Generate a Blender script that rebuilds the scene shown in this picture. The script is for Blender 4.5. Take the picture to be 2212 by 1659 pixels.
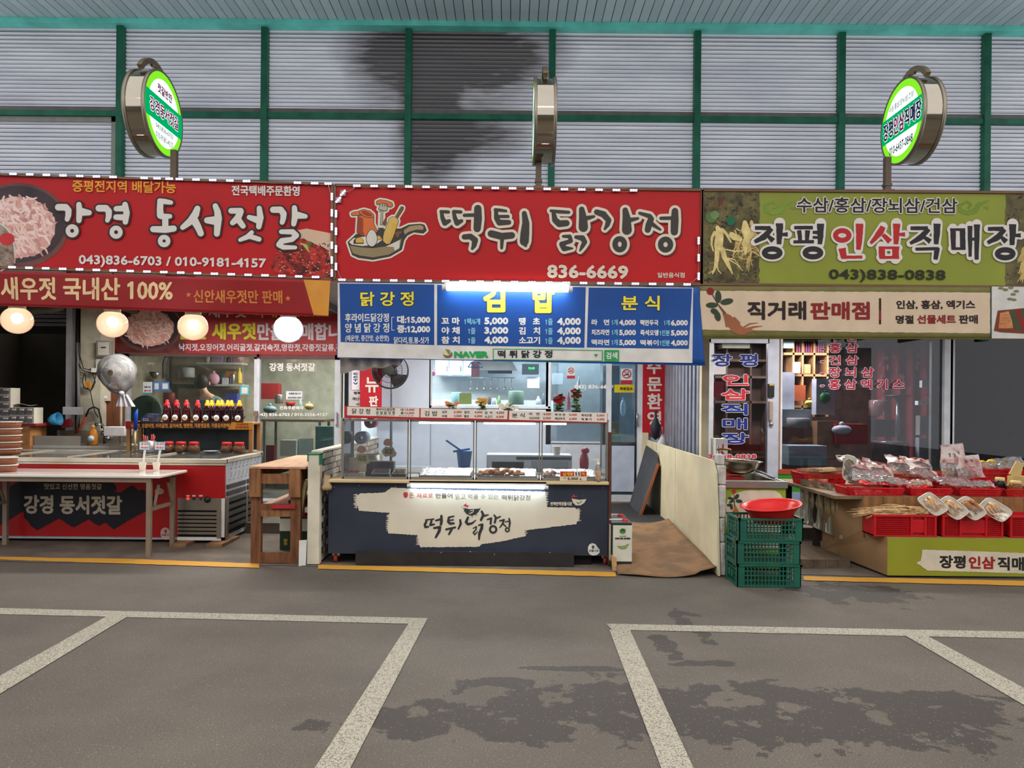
import bpy, bmesh, math, random
from math import sin, cos, pi, radians, sqrt
from mathutils import Vector, Matrix, noise
from mathutils.geometry import tessellate_polygon

for _o in list(bpy.data.objects):
    bpy.data.objects.remove(_o)
SC = bpy.context.scene
COL = SC.collection
rnd = random.Random(7)

# ------------------------------------------------------------------ camera, sky, exposure
F, CX, HY, H, ROLL = 1600.0, 1106.0, 873.0, 1.55, 0.009
cam_d = bpy.data.cameras.new('camera')
cam = bpy.data.objects.new('camera', cam_d)
COL.objects.link(cam)
cam.matrix_world = Matrix.Translation((0, 0, H)) @ Matrix.Rotation(pi/2, 4, 'X') @ Matrix.Rotation(ROLL, 4, 'Z')
cam_d.sensor_fit = 'HORIZONTAL'
cam_d.sensor_width = 36
cam_d.lens = 36*F/2212
cam_d.shift_y = (HY-829.5)/2212
cam_d.clip_end = 300
SC.camera = cam

W = bpy.data.worlds.new('sky')
SC.world = W
W.use_nodes = True
bg = W.node_tree.nodes['Background']
bg.inputs[0].default_value = (0.97, 0.97, 1.0, 1)
bg.inputs[1].default_value = 1.0

SC.view_settings.view_transform = 'Standard'
SC.view_settings.look = 'None'
SC.view_settings.gamma = 1
SC.view_settings.use_curve_mapping = False
SC.view_settings.exposure = 0.22
SC.cycles.max_bounces = 8
SC.cycles.transparent_max_bounces = 24
SC.cycles.sample_clamp_indirect = 6
SC.cycles.caustics_reflective = False
SC.cycles.caustics_refractive = False

def lin(c):
    r = []
    for v in c:
        v = v/255.0
        r.append(v/12.92 if v <= .04045 else ((v+.055)/1.055)**2.4)
    return tuple(r)+(1.0,)

def area_light(name, loc, rot, sx, sy, power, col):
    l = bpy.data.lights.new(name, 'AREA')
    l.shape = 'RECTANGLE'; l.size = sx; l.size_y = sy; l.energy = power; l.color = col
    o = bpy.data.objects.new(name, l); o.location = loc; o.rotation_euler = rot
    COL.objects.link(o)
    return o

# added fill lights over lane and under canopy, then a ceiling light per shop
area_light('lane_fill_light', (0, 1.5, 6.4), (radians(-12), 0, 0), 12, 1.2, 300, (1.0, .90, .78))  # unseen lamp added behind the camera to brighten the lane
for _x in (-3.6, 0.1, 3.9): area_light('canopy_fill_light', (_x, 8.9, 2.70), (0, 0, 0), 2.4, .25, 95, (1, .96, .9))  # unseen lamps added to lift the dark space under the canopy
area_light('shop_ceiling_light', (-2.6, 11.9, 2.62), (0, 0, 0), 2.6, .3, 230, (1, .95, .88))
area_light('shop_ceiling_light', (0.4, 11.9, 2.62), (0, 0, 0), 2.8, .3, 120, (.9, .96, 1))
area_light('shop_ceiling_light', (4.2, 11.9, 2.62), (0, 0, 0), 3.0, .3, 230, (1, .95, .9))

# ------------------------------------------------------------------ pixel <-> world
def unroll(px, py):
    x, y = px-CX, py-HY
    c, s = cos(ROLL), sin(ROLL)
    return x*c+y*s, -x*s+y*c
def P(px, py, D):
    x, y = unroll(px, py)
    return Vector((x/F*D, D, H-y/F*D))
def G(px, py, z=0.0):
    x, y = unroll(px, py)
    D = (H-z)*F/y
    return Vector((x/F*D, D, z))
def K(ox, oy, s):
    return lambda x, y: (ox+x/s, oy+y/s)

class Pl:
    def __init__(self, p, n=(0, -1, 0), wave=None):
        self.p = Vector(p); self.n = Vector(n).normalized(); self.wave = wave
    def at(self, px, py, lay=0):
        x, y = unroll(px, py)
        d = Vector((x, F, -y)); C = Vector((0, 0, H))
        t = (self.p-C).dot(self.n)/d.dot(self.n)
        q = C+d*t
        off = lay*.0016
        if self.wave: off += self.wave(q)
        return q+self.n*off
def PY(D, wave=None): return Pl((0, D, 0), (0, -1, 0), wave)
def PX(X, s): return Pl((X, 0, 0), (s, 0, 0))

# ------------------------------------------------------------------ materials
MATS = {}
def M(key, col=(128,128,128), rough=.6, metal=0., var=.06, vs=6., bump=0., bs=60., emit=0., spec=.28, col2=None, stretch=None, detail=4., thr=None, coat=0., trans=0.):
    if key in MATS: return MATS[key]
    m = bpy.data.materials.new(key); m.use_nodes = True
    nt = m.node_tree; b = nt.nodes['Principled BSDF']
    c = lin(col)
    b.inputs['Roughness'].default_value = rough
    b.inputs['Metallic'].default_value = metal
    b.inputs['Specular IOR Level'].default_value = spec
    b.inputs['Coat Weight'].default_value = coat
    if trans: b.inputs['Transmission Weight'].default_value = trans
    tc = nt.nodes.new('ShaderNodeTexCoord'); src = tc.outputs['Object']
    if stretch:
        mp = nt.nodes.new('ShaderNodeMapping'); mp.inputs['Scale'].default_value = stretch
        nt.links.new(src, mp.inputs[0]); src = mp.outputs[0]
    n = nt.nodes.new('ShaderNodeTexNoise'); n.inputs['Scale'].default_value = vs; n.inputs['Detail'].default_value = detail
    nt.links.new(src, n.inputs['Vector'])
    r = nt.nodes.new('ShaderNodeValToRGB')
    if col2 is not None: a, d = c, lin(col2)
    else:
        a = tuple(max(0, v*(1-var*2)) for v in c[:3])+(1,); d = tuple(min(1, v*(1+var*2)) for v in c[:3])+(1,)
    lo, hi = thr or (.3, .7)
    r.color_ramp.elements[0].position = lo; r.color_ramp.elements[1].position = hi
    r.color_ramp.elements[0].color = a; r.color_ramp.elements[1].color = d
    nt.links.new(n.outputs[0], r.inputs[0]); nt.links.new(r.outputs[0], b.inputs['Base Color'])
    if emit:
        b.inputs['Emission Color'].default_value = c; b.inputs['Emission Strength'].default_value = emit
    if bump:
        n2 = nt.nodes.new('ShaderNodeTexNoise'); n2.inputs['Scale'].default_value = bs; n2.inputs['Detail'].default_value = 6
        nt.links.new(src, n2.inputs['Vector'])
        bp = nt.nodes.new('ShaderNodeBump'); bp.inputs['Strength'].default_value = bump; bp.inputs['Distance'].default_value = .01
        nt.links.new(n2.outputs[0], bp.inputs['Height']); nt.links.new(bp.outputs[0], b.inputs['Normal'])
    MATS[key] = m
    return m
def glass(key, tint=(235,245,245), refl=1.0, rough=.02, haze=0., hcol=(230,235,240)):
    if key in MATS: return MATS[key]
    m = bpy.data.materials.new(key); m.use_nodes = True; nt = m.node_tree; nt.nodes.clear()
    o = nt.nodes.new('ShaderNodeOutputMaterial'); mx = nt.nodes.new('ShaderNodeMixShader')
    t = nt.nodes.new('ShaderNodeBsdfTransparent'); t.inputs[0].default_value = lin(tint)
    g = nt.nodes.new('ShaderNodeBsdfGlossy'); g.inputs[1].default_value = rough; g.inputs[0].default_value = (refl, refl, refl, 1)
    f = nt.nodes.new('ShaderNodeFresnel'); f.inputs[0].default_value = 1.5
    nt.links.new(f.outputs[0], mx.inputs[0]); nt.links.new(t.outputs[0], mx.inputs[1]); nt.links.new(g.outputs[0], mx.inputs[2])
    last = mx
    if haze:
        d = nt.nodes.new('ShaderNodeBsdfDiffuse'); d.inputs[0].default_value = lin(hcol)
        m2 = nt.nodes.new('ShaderNodeMixShader'); tc = nt.nodes.new('ShaderNodeTexCoord')
        n = nt.nodes.new('ShaderNodeTexNoise'); n.inputs['Scale'].default_value = 7; n.inputs['Detail'].default_value = 5
        mr = nt.nodes.new('ShaderNodeMapRange'); mr.inputs['From Min'].default_value = .3; mr.inputs['From Max'].default_value = .7
        mr.inputs['To Min'].default_value = haze*.5; mr.inputs['To Max'].default_value = min(1, haze*1.5)
        nt.links.new(tc.outputs['Object'], n.inputs['Vector']); nt.links.new(n.outputs[0], mr.inputs[0]); nt.links.new(mr.outputs[0], m2.inputs[0])
        nt.links.new(mx.outputs[0], m2.inputs[1]); nt.links.new(d.outputs[0], m2.inputs[2]); last = m2
    nt.links.new(last.outputs[0], o.inputs[0])
    MATS[key] = m
    return m
def emis(key, col, s):
    if key in MATS: return MATS[key]
    m = bpy.data.materials.new(key); m.use_nodes = True; nt = m.node_tree; nt.nodes.clear()
    o = nt.nodes.new('ShaderNodeOutputMaterial'); e = nt.nodes.new('ShaderNodeEmission')
    e.inputs[0].default_value = lin(col); e.inputs[1].default_value = s
    nt.links.new(e.outputs[0], o.inputs[0]); MATS[key] = m
    return m

# ------------------------------------------------------------------ mesh builder
class MB:
    def __init__(s): s.v = []; s.f = []; s.m = []; s.cur = 0; s.sm = []
    def add(s, vs, fs, smooth=False):
        o = len(s.v); s.v += [Vector(v) for v in vs]
        for f in fs: s.f.append(tuple(i+o for i in f)); s.m.append(s.cur); s.sm.append(smooth)
        return s
    def box(s, a, b, rot=0, c=None):
        x0, y0, z0 = a; x1, y1, z1 = b
        vs = [(x, y, z) for z in (z0, z1) for y in (y0, y1) for x in (x0, x1)]
        if rot:
            c = c or ((x0+x1)/2, (y0+y1)/2)
            vs = [((x-c[0])*cos(rot)-(y-c[1])*sin(rot)+c[0], (x-c[0])*sin(rot)+(y-c[1])*cos(rot)+c[1], z) for x, y, z in vs]
        return s.add(vs, [(0,2,3,1),(4,5,7,6),(0,1,5,4),(2,6,7,3),(0,4,6,2),(1,3,7,5)])
    def bar(s, p, q, w, h=None, up=(0,0,1)):
        p, q = Vector(p), Vector(q); h = h or w; d = (q-p).normalized(); u = Vector(up)
        if abs(d.dot(u)) > .95: u = Vector((0,1,0)) if abs(d.y) < .9 else Vector((1,0,0))
        a = d.cross(u).normalized()*w/2; b = a.cross(d).normalized()*h/2
        vs = [r+i*a+j*b for r in (p, q) for j in (-1, 1) for i in (-1, 1)]
        return s.add(vs, [(0,2,3,1),(4,5,7,6),(0,1,5,4),(2,6,7,3),(0,4,6,2),(1,3,7,5)])
    def tube(s, pts, r, n=8, cap=True):
        pts = [Vector(p) for p in pts]; N = len(pts); rs = r if isinstance(r, (list, tuple)) else [r]*N
        vs = []; prev = None
        for i, p in enumerate(pts):
            d = (pts[min(i+1, N-1)]-pts[max(i-1, 0)]).normalized()
            u = Vector((0,0,1)) if abs(d.z) < .9 else Vector((0,1,0))
            if prev is not None: u = prev
            a = d.cross(u).normalized(); b = a.cross(d).normalized(); prev = b
            for k in range(n): vs.append(p+(a*cos(2*pi*k/n)+b*sin(2*pi*k/n))*rs[i])
        fs = [(i*n+k, i*n+(k+1) % n, (i+1)*n+(k+1) % n, (i+1)*n+k) for i in range(N-1) for k in range(n)]
        s.add(vs, fs, True)
        if cap: s.add(vs[:n], [tuple(range(n))]); s.add(vs[-n:], [tuple(range(n))])
        return s
    def lathe(s, prof, c=(0,0,0), n=20, axis='Z', sq=1., cap=False):
        c = Vector(c); vs = []
        for r, h in prof:
            for k in range(n):
                a = 2*pi*k/n
                q = Vector((r*cos(a), r*sin(a)*sq, h))
                if axis == 'X': q = Vector((q.z, q.x, q.y))
                if axis == 'Y': q = Vector((q.x, -q.z, q.y))
                vs.append(c+q)
        N = len(prof)
        fs = [(i*n+k, i*n+(k+1) % n, (i+1)*n+(k+1) % n, (i+1)*n+k) for i in range(N-1) for k in range(n)]
        s.add(vs, fs, True)
        if cap: s.add(vs[:n], [tuple(range(n))[::-1]]); s.add(vs[-n:], [tuple(range(n))])
        return s
    def ball(s, c, r, n=12, sz=1., sx=1., sy=1.):
        pr = [(max(.0005, r*sin(pi*i/(n//2+2))), -r*cos(pi*i/(n//2+2))*sz) for i in range(n//2+3)]
        k = len(s.v); s.lathe(pr, (0,0,0), n)
        for i in range(k, len(s.v)): s.v[i] = Vector((s.v[i].x*sx, s.v[i].y*sy, s.v[i].z))+Vector(c)
        return s
    def grid(s, fn, nx, ny, smooth=True):
        vs = [fn(i/nx, j/ny) for j in range(ny+1) for i in range(nx+1)]
        fs = [(j*(nx+1)+i, j*(nx+1)+i+1, (j+1)*(nx+1)+i+1, (j+1)*(nx+1)+i) for j in range(ny) for i in range(nx)]
        return s.add(vs, fs, smooth)
    def slab(s, quad, thick, d=(0,1,0)):
        q = [Vector(p) for p in quad]; n = len(q); d = Vector(d)*thick
        s.add(q+[p+d for p in q], [tuple(range(n))[::-1], tuple(range(n, 2*n))]+[(i, (i+1) % n, (i+1) % n+n, i+n) for i in range(n)])
        return s
    def poly(s, pts):
        q = [Vector(p) for p in pts]
        t = tessellate_polygon([q]); return s.add(q, [tuple(x) for x in t])
    def prism(s, pts, d):
        q = [Vector(p) for p in pts]; n = len(q); d = Vector(d)
        t = tessellate_polygon([q]); s.add(q, [tuple(x) for x in t]); s.add([p+d for p in q], [tuple(x) for x in t])
        return s.add(q+[p+d for p in q], [(i, (i+1) % n, (i+1) % n+n, i+n) for i in range(n)])
    def build(s, name, mats, parent=None, bevel=0., fixn=True, **kw):
        if not isinstance(mats, (list, tuple)): mats = [mats]
        off = Vector(parent['_o']) if parent is not None and '_o' in parent else Vector((0,0,0))
        if parent is not None and not off.length and parent.parent is not None and '_o' in parent.parent and '_o' not in parent: off = Vector(parent.parent['_o'])
        me = bpy.data.meshes.new(name)
        me.from_pydata([v-off for v in s.v], [], s.f)
        for m in mats: me.materials.append(m)
        me.polygons.foreach_set('material_index', s.m); me.polygons.foreach_set('use_smooth', s.sm)
        if fixn:
            bm = bmesh.new(); bm.from_mesh(me)
            if len(bm.verts) < 4000: bmesh.ops.remove_doubles(bm, verts=bm.verts, dist=1e-5)
            bmesh.ops.recalc_face_normals(bm, faces=bm.faces); bm.to_mesh(me); bm.free()
        me.update()
        o = bpy.data.objects.new(name, me); COL.objects.link(o)
        if parent is not None:
            o.parent = parent
            o['_o'] = list(off)
        if bevel:
            b = o.modifiers.new('b', 'BEVEL'); b.width = bevel; b.segments = 2; b.limit_method = 'ANGLE'
        for k, v in kw.items(): o[k] = v
        return o

def thing(name, label, cat, loc=(0,0,0), group=None, kind=None):
    o = bpy.data.objects.new(name, None); COL.objects.link(o); o.empty_display_size = .1
    o.location = loc; o['_o'] = list(Vector(loc)); o['label'] = label; o['category'] = cat
    if group: o['group'] = group
    if kind: o['kind'] = kind
    return o
def struct(name, loc=(0,0,0), label=None):
    o = bpy.data.objects.new(name, None); COL.objects.link(o); o.location = loc; o['_o'] = list(Vector(loc)); o['kind'] = 'structure'
    if label: o['label'] = label
    return o
def tag(o, label, cat, group=None):
    o['label'] = label; o['category'] = cat
    if group: o['group'] = group
    return o
def dup(root, loc, label=None, rz=0., sc=1.):
    r = root.copy(); COL.objects.link(r); r.location = loc; r.rotation_euler = (0, 0, rz); r.scale = (sc, sc, sc)
    if label: r['label'] = label
    for ch in list(root.children):
        c = ch.copy(); COL.objects.link(c); c.parent = r
        for g in ch.children:
            d = g.copy(); COL.objects.link(d); d.parent = c
    return r
def one(name, label, cat, mb, mats, group=None, bevel=0., loc=None):
    """a thing that is one mesh, its origin at the base"""
    if loc is None:
        xs = [v.x for v in mb.v]; ys = [v.y for v in mb.v]; zs = [v.z for v in mb.v]
        loc = Vector(((min(xs)+max(xs))/2, (min(ys)+max(ys))/2, min(zs)))
    for i in range(len(mb.v)): mb.v[i] = mb.v[i]-loc
    o = mb.build(name, mats, None, bevel); o.location = loc; o['_o'] = list(Vector(loc))
    return tag(o, label, cat, group)

# ------------------------------------------------------------------ lettering and flat print
_tc = {}
def glyphs(body, res=2):
    if body in _tc: return _tc[body]
    c = bpy.data.curves.new('t', 'FONT'); c.body = body; c.resolution_u = res; c.fill_mode = 'FRONT'
    o = bpy.data.objects.new('t', c); COL.objects.link(o)
    dg = bpy.context.evaluated_depsgraph_get()
    me = bpy.data.meshes.new_from_object(o.evaluated_get(dg))
    vs = [(v.co.x, v.co.y) for v in me.vertices]; fs = [tuple(p.vertices) for p in me.polygons]
    cnt = {}
    for p in me.polygons:
        for e in p.edge_keys: cnt[e] = cnt.get(e, 0)+1
    es = [e for e, n in cnt.items() if n == 1]
    bpy.data.objects.remove(o); bpy.data.curves.remove(c); bpy.data.meshes.remove(me)
    # the figure 1 comes as a bare stem: give it its flag
    for x, y in list(vs):
        if abs(y-.682) < .003 and any(abs(a-x+.098) < .003 and abs(b-.682) < .003 for a, b in vs) and any(abs(a-x) < .001 and abs(b) < .002 for a, b in vs):
            X0 = x-.098; o = len(vs); vs += [(X0+.05, .682), (X0-.125, .585), (X0-.125, .495), (X0+.02, .575)]; fs.append((o, o+1, o+2, o+3)); es += [(o, o+1), (o+1, o+2), (o+2, o+3)]
    _tc[body] = (vs, fs, es)
    return _tc[body]
def dil(vs, es, r, nj=6):
    """fattening strips in pixel space"""
    V, Fs = [], []
    for a, b in es:
        x0, y0 = vs[a]; x1, y1 = vs[b]; L = math.hypot(x1-x0, y1-y0) or 1e-6
        dx, dy = (x1-x0)/L*r, (y1-y0)/L*r; o = len(V)
        V += [(x0-dy, y0+dx), (x1-dy, y1+dx), (x1+dy, y1-dx), (x0+dy, y0-dx)]; Fs.append((o, o+1, o+2, o+3))
        if r > .55:
            o = len(V); V += [(x0+r*cos(2*pi*k/nj), y0+r*sin(2*pi*k/nj)) for k in range(nj)]; Fs.append(tuple(range(o, o+nj)))
    return V, Fs
def put(mb, V, Fs, pl, lay, n=0):
    # every printed patch sits a hair above its neighbour so no two share a plane
    if len(Fs) < 2 or n: return mb.add([pl.at(x, y, lay) for x, y in V], Fs)
    for i, f in enumerate(Fs):
        l = lay+.02+(i % 41)*.011
        mb.add([pl.at(V[j][0], V[j][1], l) for j in f], [tuple(range(len(f)))])
def text(parent, body, box, pl, mat, bold=0., out=0., omat=None, slope=0., lay=2, k=None, name='lettering', mirror=False):
    x0, y0, x1, y1 = box
    if k: (x0, y0), (x1, y1) = k(x0, y0), k(x1, y1)
    vs, fs, es = glyphs(body)
    ax = min(v[0] for v in vs); bx = max(v[0] for v in vs); ay = min(v[1] for v in vs); by = max(v[1] for v in vs)
    x0 += bold; x1 -= bold; y0 += bold; y1 -= bold
    sx = (x1-x0)/(bx-ax); sy = (y1-y0)/max(by-ay, 1e-6)
    def mp(v):
        s = (v[0]-ax)*sx; t = (by-v[1])*sy
        return (x0+s, y0+t+slope*s/(x1-x0))
    V = [mp(v) for v in vs]
    if out:
        mo = MB(); put(mo, V, fs, pl, lay-1, 1); a, b = dil(V, es, bold+out, 8); put(mo, a, b, pl, lay-1)
        mo.build('letter_outline', omat, parent, fixn=False)
    mb = MB(); put(mb, V, fs, pl, lay, 1)
    if bold: a, b = dil(V, es, bold); put(mb, a, b, pl, lay)
    return mb.build(name, mat, parent, fixn=False)
def chain(pts, n=9):
    """capsule chain polygons for a list of (x,y,r)"""
    V, Fs = [], []
    for i, (x, y, r) in enumerate(pts):
        o = len(V); nn = n*2; V += [(x+r*cos(2*pi*j/nn), y+r*sin(2*pi*j/nn)) for j in range(nn)]; Fs.append(tuple(range(o, o+nn)))
        if i:
            a, b, q = pts[i-1]; L = math.hypot(x-a, y-b) or 1e-6; nx, ny = -(y-b)/L, (x-a)/L; o = len(V)
            V += [(a+nx*q, b+ny*q), (x+nx*r, y+ny*r), (x-nx*r, y-ny*r), (a-nx*q, b-ny*q)]; Fs.append((o, o+1, o+2, o+3))
    return V, Fs
def butt(pts):
    V, Fs = [], []
    for i in range(1, len(pts)):
        a, b, q = pts[i-1]; x, y, r = pts[i]; L = math.hypot(x-a, y-b) or 1e-6; nx, ny = -(y-b)/L, (x-a)/L; o = len(V)
        N = 5; A = []; B = []
        for j in range(N+1):
            t = j/N; w = q+(r-q)*t
            A.append((a+(x-a)*t+nx*w*(1+rnd.uniform(-.09, .07)), b+(y-b)*t+ny*w*(1+rnd.uniform(-.09, .07))))
            B.append((a+(x-a)*t-nx*w*(1+rnd.uniform(-.09, .07)), b+(y-b)*t-ny*w*(1+rnd.uniform(-.09, .07))))
        V += A+B[::-1]; Fs.append(tuple(range(o, o+2*N+2)))
        if 1 < i: o = len(V); V += [(a+q*.95*cos(2*pi*j/10), b+q*.95*sin(2*pi*j/10)) for j in range(10)]; Fs.append(tuple(range(o, o+10)))
    return V, Fs
def ring(cx, cy, rx, ry, w, n=20):
    return [(cx+rx*cos(2*pi*i/n), cy+ry*sin(2*pi*i/n), w) for i in range(n+1)]
def strokes(parent, sts, k, pl, mat, out=0., omat=None, shadow=None, smat=None, lay=3, sq=False, name='lettering'):
    s = abs(k(1, 0)[0]-k(0, 0)[0])
    def lay_down(grow, dx, dy, m, l, nm, sq=False):
        mb = MB()
        for j, st in enumerate(sts):
            px = [(k(x, y)[0]+dx, k(x, y)[1]+dy, w*s+grow) for x, y, w in st]
            V, Fs = butt(px) if (sq and not grow and len(st) < 12) else chain(px, 7)
            put(mb, V, Fs, pl, l+j*.004)
        mb.build(nm, m, parent, fixn=False)
    if shadow: lay_down(out*.9, shadow, shadow, smat, lay-2, 'printed_shadow')
    if out: lay_down(out, 0, 0, omat, lay-1, 'letter_outline')
    lay_down(0, 0, 0, mat, lay, name, sq)
def rough_poly(pts, amp=1.5, step=4, seed=1, hard=()):
    r = random.Random(seed); out = []
    for i in range(len(pts)):
        a, b = pts[i], pts[(i+1) % len(pts)]; L = math.hypot(b[0]-a[0], b[1]-a[1]); n = max(1, int(L/step))
        for j in range(n):
            t = j/n; out.append((a[0]+(b[0]-a[0])*t+r.uniform(-amp, amp), a[1]+(b[1]-a[1])*t+r.uniform(-amp, amp)*.6))
    return out
_n = [0]
def ppoly(parent, pts, pl, mat, lay=1, name='print', k=None):
    if k: pts = [k(*p) for p in pts]
    _n[0] += 1; lay += (_n[0] % 29)*.012
    mb = MB(); q = [pl.at(x, y, lay) for x, y in pts]
    flat = [Vector((x, y, 0)) for x, y in pts]
    mb.add(q, [tuple(t) for t in tessellate_polygon([flat])])
    return mb.build(name, mat, parent, fixn=False)
def prect(mb, quad, pl, lay=0, nx=1, ny=1):
    """quad = pixel corners TL TR BR BL"""
    (ax, ay), (bx, by), (cx, cy), (dx, dy) = quad
    def fn(u, v):
        tx, ty = ax+(bx-ax)*u, ay+(by-ay)*u; ux, uy = dx+(cx-dx)*u, dy+(cy-dy)*u
        return pl.at(tx+(ux-tx)*v, ty+(uy-ty)*v, lay)
    return mb.grid(fn, nx, ny)
def R(x0, y0, x1, y1): return [(x0, y0), (x1, y0), (x1, y1), (x0, y1)]
def ell(cx, cy, rx, ry, n=28, a0=0., a1=2*pi): return [(cx+rx*cos(a0+(a1-a0)*i/n), cy+ry*sin(a0+(a1-a0)*i/n)) for i in range(n)]
def bpx(mb, x0, y0, x1, y1, D, th):
    a = P(x0, (y0+y1)/2, D).x; b = P(x1, (y0+y1)/2, D).x; z1 = P((x0+x1)/2, y0, D).z; z0 = P((x0+x1)/2, y1, D).z
    mb.box((a, D, z0), (b, D+th, z1)); return mb

steel = M('steel', (176,172,165), .3, .9, var=.05, bump=.05, bs=30)
dsteel = M('dark_steel', (105,98,90), .45, .7)
white = M('white_plastic', (222,220,215), .5)
cream = M('cream_paint', (208,200,178), .7, bump=.1, var=.1, vs=3)
black = M('black_plastic', (28,28,30), .5)
red_s = M('sign_red', (176,16,20), .5, var=.04, vs=1.2)
ink_w = M('ink_white', (215,208,200), .5, var=.01)
ink_k = M('ink_black', (38,36,36), .5, var=.01)
ink_r = M('ink_red', (176,36,34), .5, var=.01)
ink_y = M('ink_yellow', (238,214,60), .5, var=.01)
alu = M('aluminium_white', (205,208,216), .4, .15)
# ------------------------------------------------------------------ the ground
YW = 10.5
def ground_mat():
    m = bpy.data.materials.new('asphalt'); m.use_nodes = True; nt = m.node_tree; b = nt.nodes['Principled BSDF']; L = nt.links.new
    g = nt.nodes.new('ShaderNodeNewGeometry')
    def noise_(s, d=5, r=.6):
        n = nt.nodes.new('ShaderNodeTexNoise'); n.inputs['Scale'].default_value = s; n.inputs['Detail'].default_value = d; n.inputs['Roughness'].default_value = r
        L(g.outputs['Position'], n.inputs['Vector']); return n.outputs[0]
    def ramp(x, p0, c0, p1, c1):
        r = nt.nodes.new('ShaderNodeValToRGB'); e = r.color_ramp.elements; e[0].position = p0; e[1].position = p1; e[0].color = c0; e[1].color = c1
        L(x, r.inputs[0]); return r.outputs[0]
    def mix(f, a, c, mode='MIX'):
        n = nt.nodes.new('ShaderNodeMixRGB'); n.blend_type = mode
        for i, x in zip((0, 1, 2), (f, a, c)):
            if hasattr(x, 'is_linked') or isinstance(x, bpy.types.NodeSocket): L(x, n.inputs[i])
            else: n.inputs[i].default_value = x
        return n.outputs[0]
    def math_(op, a, c=None):
        n = nt.nodes.new('ShaderNodeMath'); n.operation = op
        for i, x in enumerate((a, c)):
            if x is None: continue
            if isinstance(x, bpy.types.NodeSocket): L(x, n.inputs[i])
            else: n.inputs[i].default_value = x
        return n.outputs[0]
    base = ramp(noise_(1.1, 6), .3, lin((86,79,70)), .7, lin((104,96,86)))
    fine = ramp(noise_(110, 4, .75), .36, (.6,.6,.6,1), .66, (1.3,1.3,1.3,1))
    col = mix(1.0, base, fine, 'MULTIPLY')
    vor = nt.nodes.new('ShaderNodeTexVoronoi'); vor.inputs['Scale'].default_value = 62; L(g.outputs['Position'], vor.inputs['Vector'])
    chip = ramp(vor.outputs['Distance'], .10, (1,1,1,1), .16, (0,0,0,1))
    sel = math_('GREATER_THAN', noise_(38, 2), .50)
    oil = ramp(noise_(2.6, 8, .7), .66, (0,0,0,1), .72, (1,1,1,1))
    col = mix(math_('MULTIPLY', oil, .35), col, lin((70,64,60)))
    # wet patches: ragged ellipses on the ground
    n1 = nt.nodes.new('ShaderNodeTexNoise'); n1.inputs['Scale'].default_value = 4.5; n1.inputs['Detail'].default_value = 9; n1.inputs['Roughness'].default_value = .62
    L(g.outputs['Position'], n1.inputs['Vector'])
    wob = math_('MULTIPLY', math_('SUBTRACT', n1.outputs[0], .54), 9.0)
    sx = nt.nodes.new('ShaderNodeSeparateXYZ'); L(g.outputs['Position'], sx.inputs[0])
    tot = None
    for cx, cy, rx, ry in ((-.55,3.62,.42,.16),(.1,3.72,.5,.30),(.62,3.82,.5,.34),(1.25,3.62,.55,.24),(1.75,3.62,.55,.26),(1.5,3.98,.22,.18),(2.15,3.95,.42,.14),(2.3,3.75,.25,.12),
                           (2.9,6.15,.42,.3),(2.55,6.3,.3,.12),(1.23,5.35,.06,.28),(1.0,4.75,.07,.22),(1.38,5.5,.13,.07),(1.3,5.0,.06,.16),(.35,4.35,.35,.035),(-.02,4.12,.18,.08),(1.2,4.45,.2,.05)):
        a = math_('DIVIDE', math_('SUBTRACT', sx.outputs[0], cx), rx); c = math_('DIVIDE', math_('SUBTRACT', sx.outputs[1], cy), ry)
        d = math_('ADD', math_('MULTIPLY', a, a), math_('MULTIPLY', c, c))
        d = math_('SUBTRACT', 1.45, d)
        tot = d if tot is None else math_('MAXIMUM', tot, d)
    wet = ramp(math_('ADD', tot, wob), .0, (0,0,0,1), .10, (1,1,1,1))
    col = mix(math_('MULTIPLY', wet, .88), col, lin((50,43,39)))
    col = mix(math_('MULTIPLY', math_('MULTIPLY', chip, sel), .8), col, lin((176,168,150)))
    L(col, b.inputs['Base Color'])
    ro = nt.nodes.new('ShaderNodeMapRange'); L(wet, ro.inputs[0]); ro.inputs['To Min'].default_value = .78; ro.inputs['To Max'].default_value = .7
    L(ro.outputs[0], b.inputs['Roughness'])
    bp = nt.nodes.new('ShaderNodeBump'); bp.inputs['Strength'].default_value = .5; bp.inputs['Distance'].default_value = .006
    L(noise_(120, 4, .7), bp.inputs['Height']); L(bp.outputs[0], b.inputs['Normal'])
    return m
asphalt = ground_mat()
floor = struct('floor', (0, 0, 0), 'grey asphalt of the covered market lane with damp patches')
MB().add([(-16,-14,0),(16,-14,0),(16,10.6,0),(-16,10.6,0)], [(0,1,2,3)]).build('asphalt', asphalt, floor)
conc = M('concrete', (102,92,82), .85, var=.16, vs=3, bump=.6, bs=25, detail=8)
# worn concrete apron under the stalls, its front edge uneven
def apron():
    mb = MB(); N = 60; vs = []
    for i in range(N+1):
        x = -7.5+15*i/N; t = noise.noise(Vector((x*1.7, 3, 0)))*.05
        yf = 7.05-(x+4)*.035+t
        vs += [(x, yf, .004), (x, 8.62, .02), (x, 8.62, 0)]
    fs = [(i*3, i*3+3, i*3+4, i*3+1) for i in range(N)]
    return mb.add(vs, fs)
apron().build('concrete_apron', conc, floor)
raised = M('raised_concrete', (92,84,76), .8, var=.15, vs=4, bump=.4, bs=18)
for a, b in ((-7.5, -1.95), (2.05, 7.5)):
    MB().box((a, 8.62, 0), (b, 14, .14)).build('concrete_step', raised, floor)
MB().box((-1.95, 10.3, 0), (2.05, 14, .19)).build('concrete_step', raised, floor)
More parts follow.
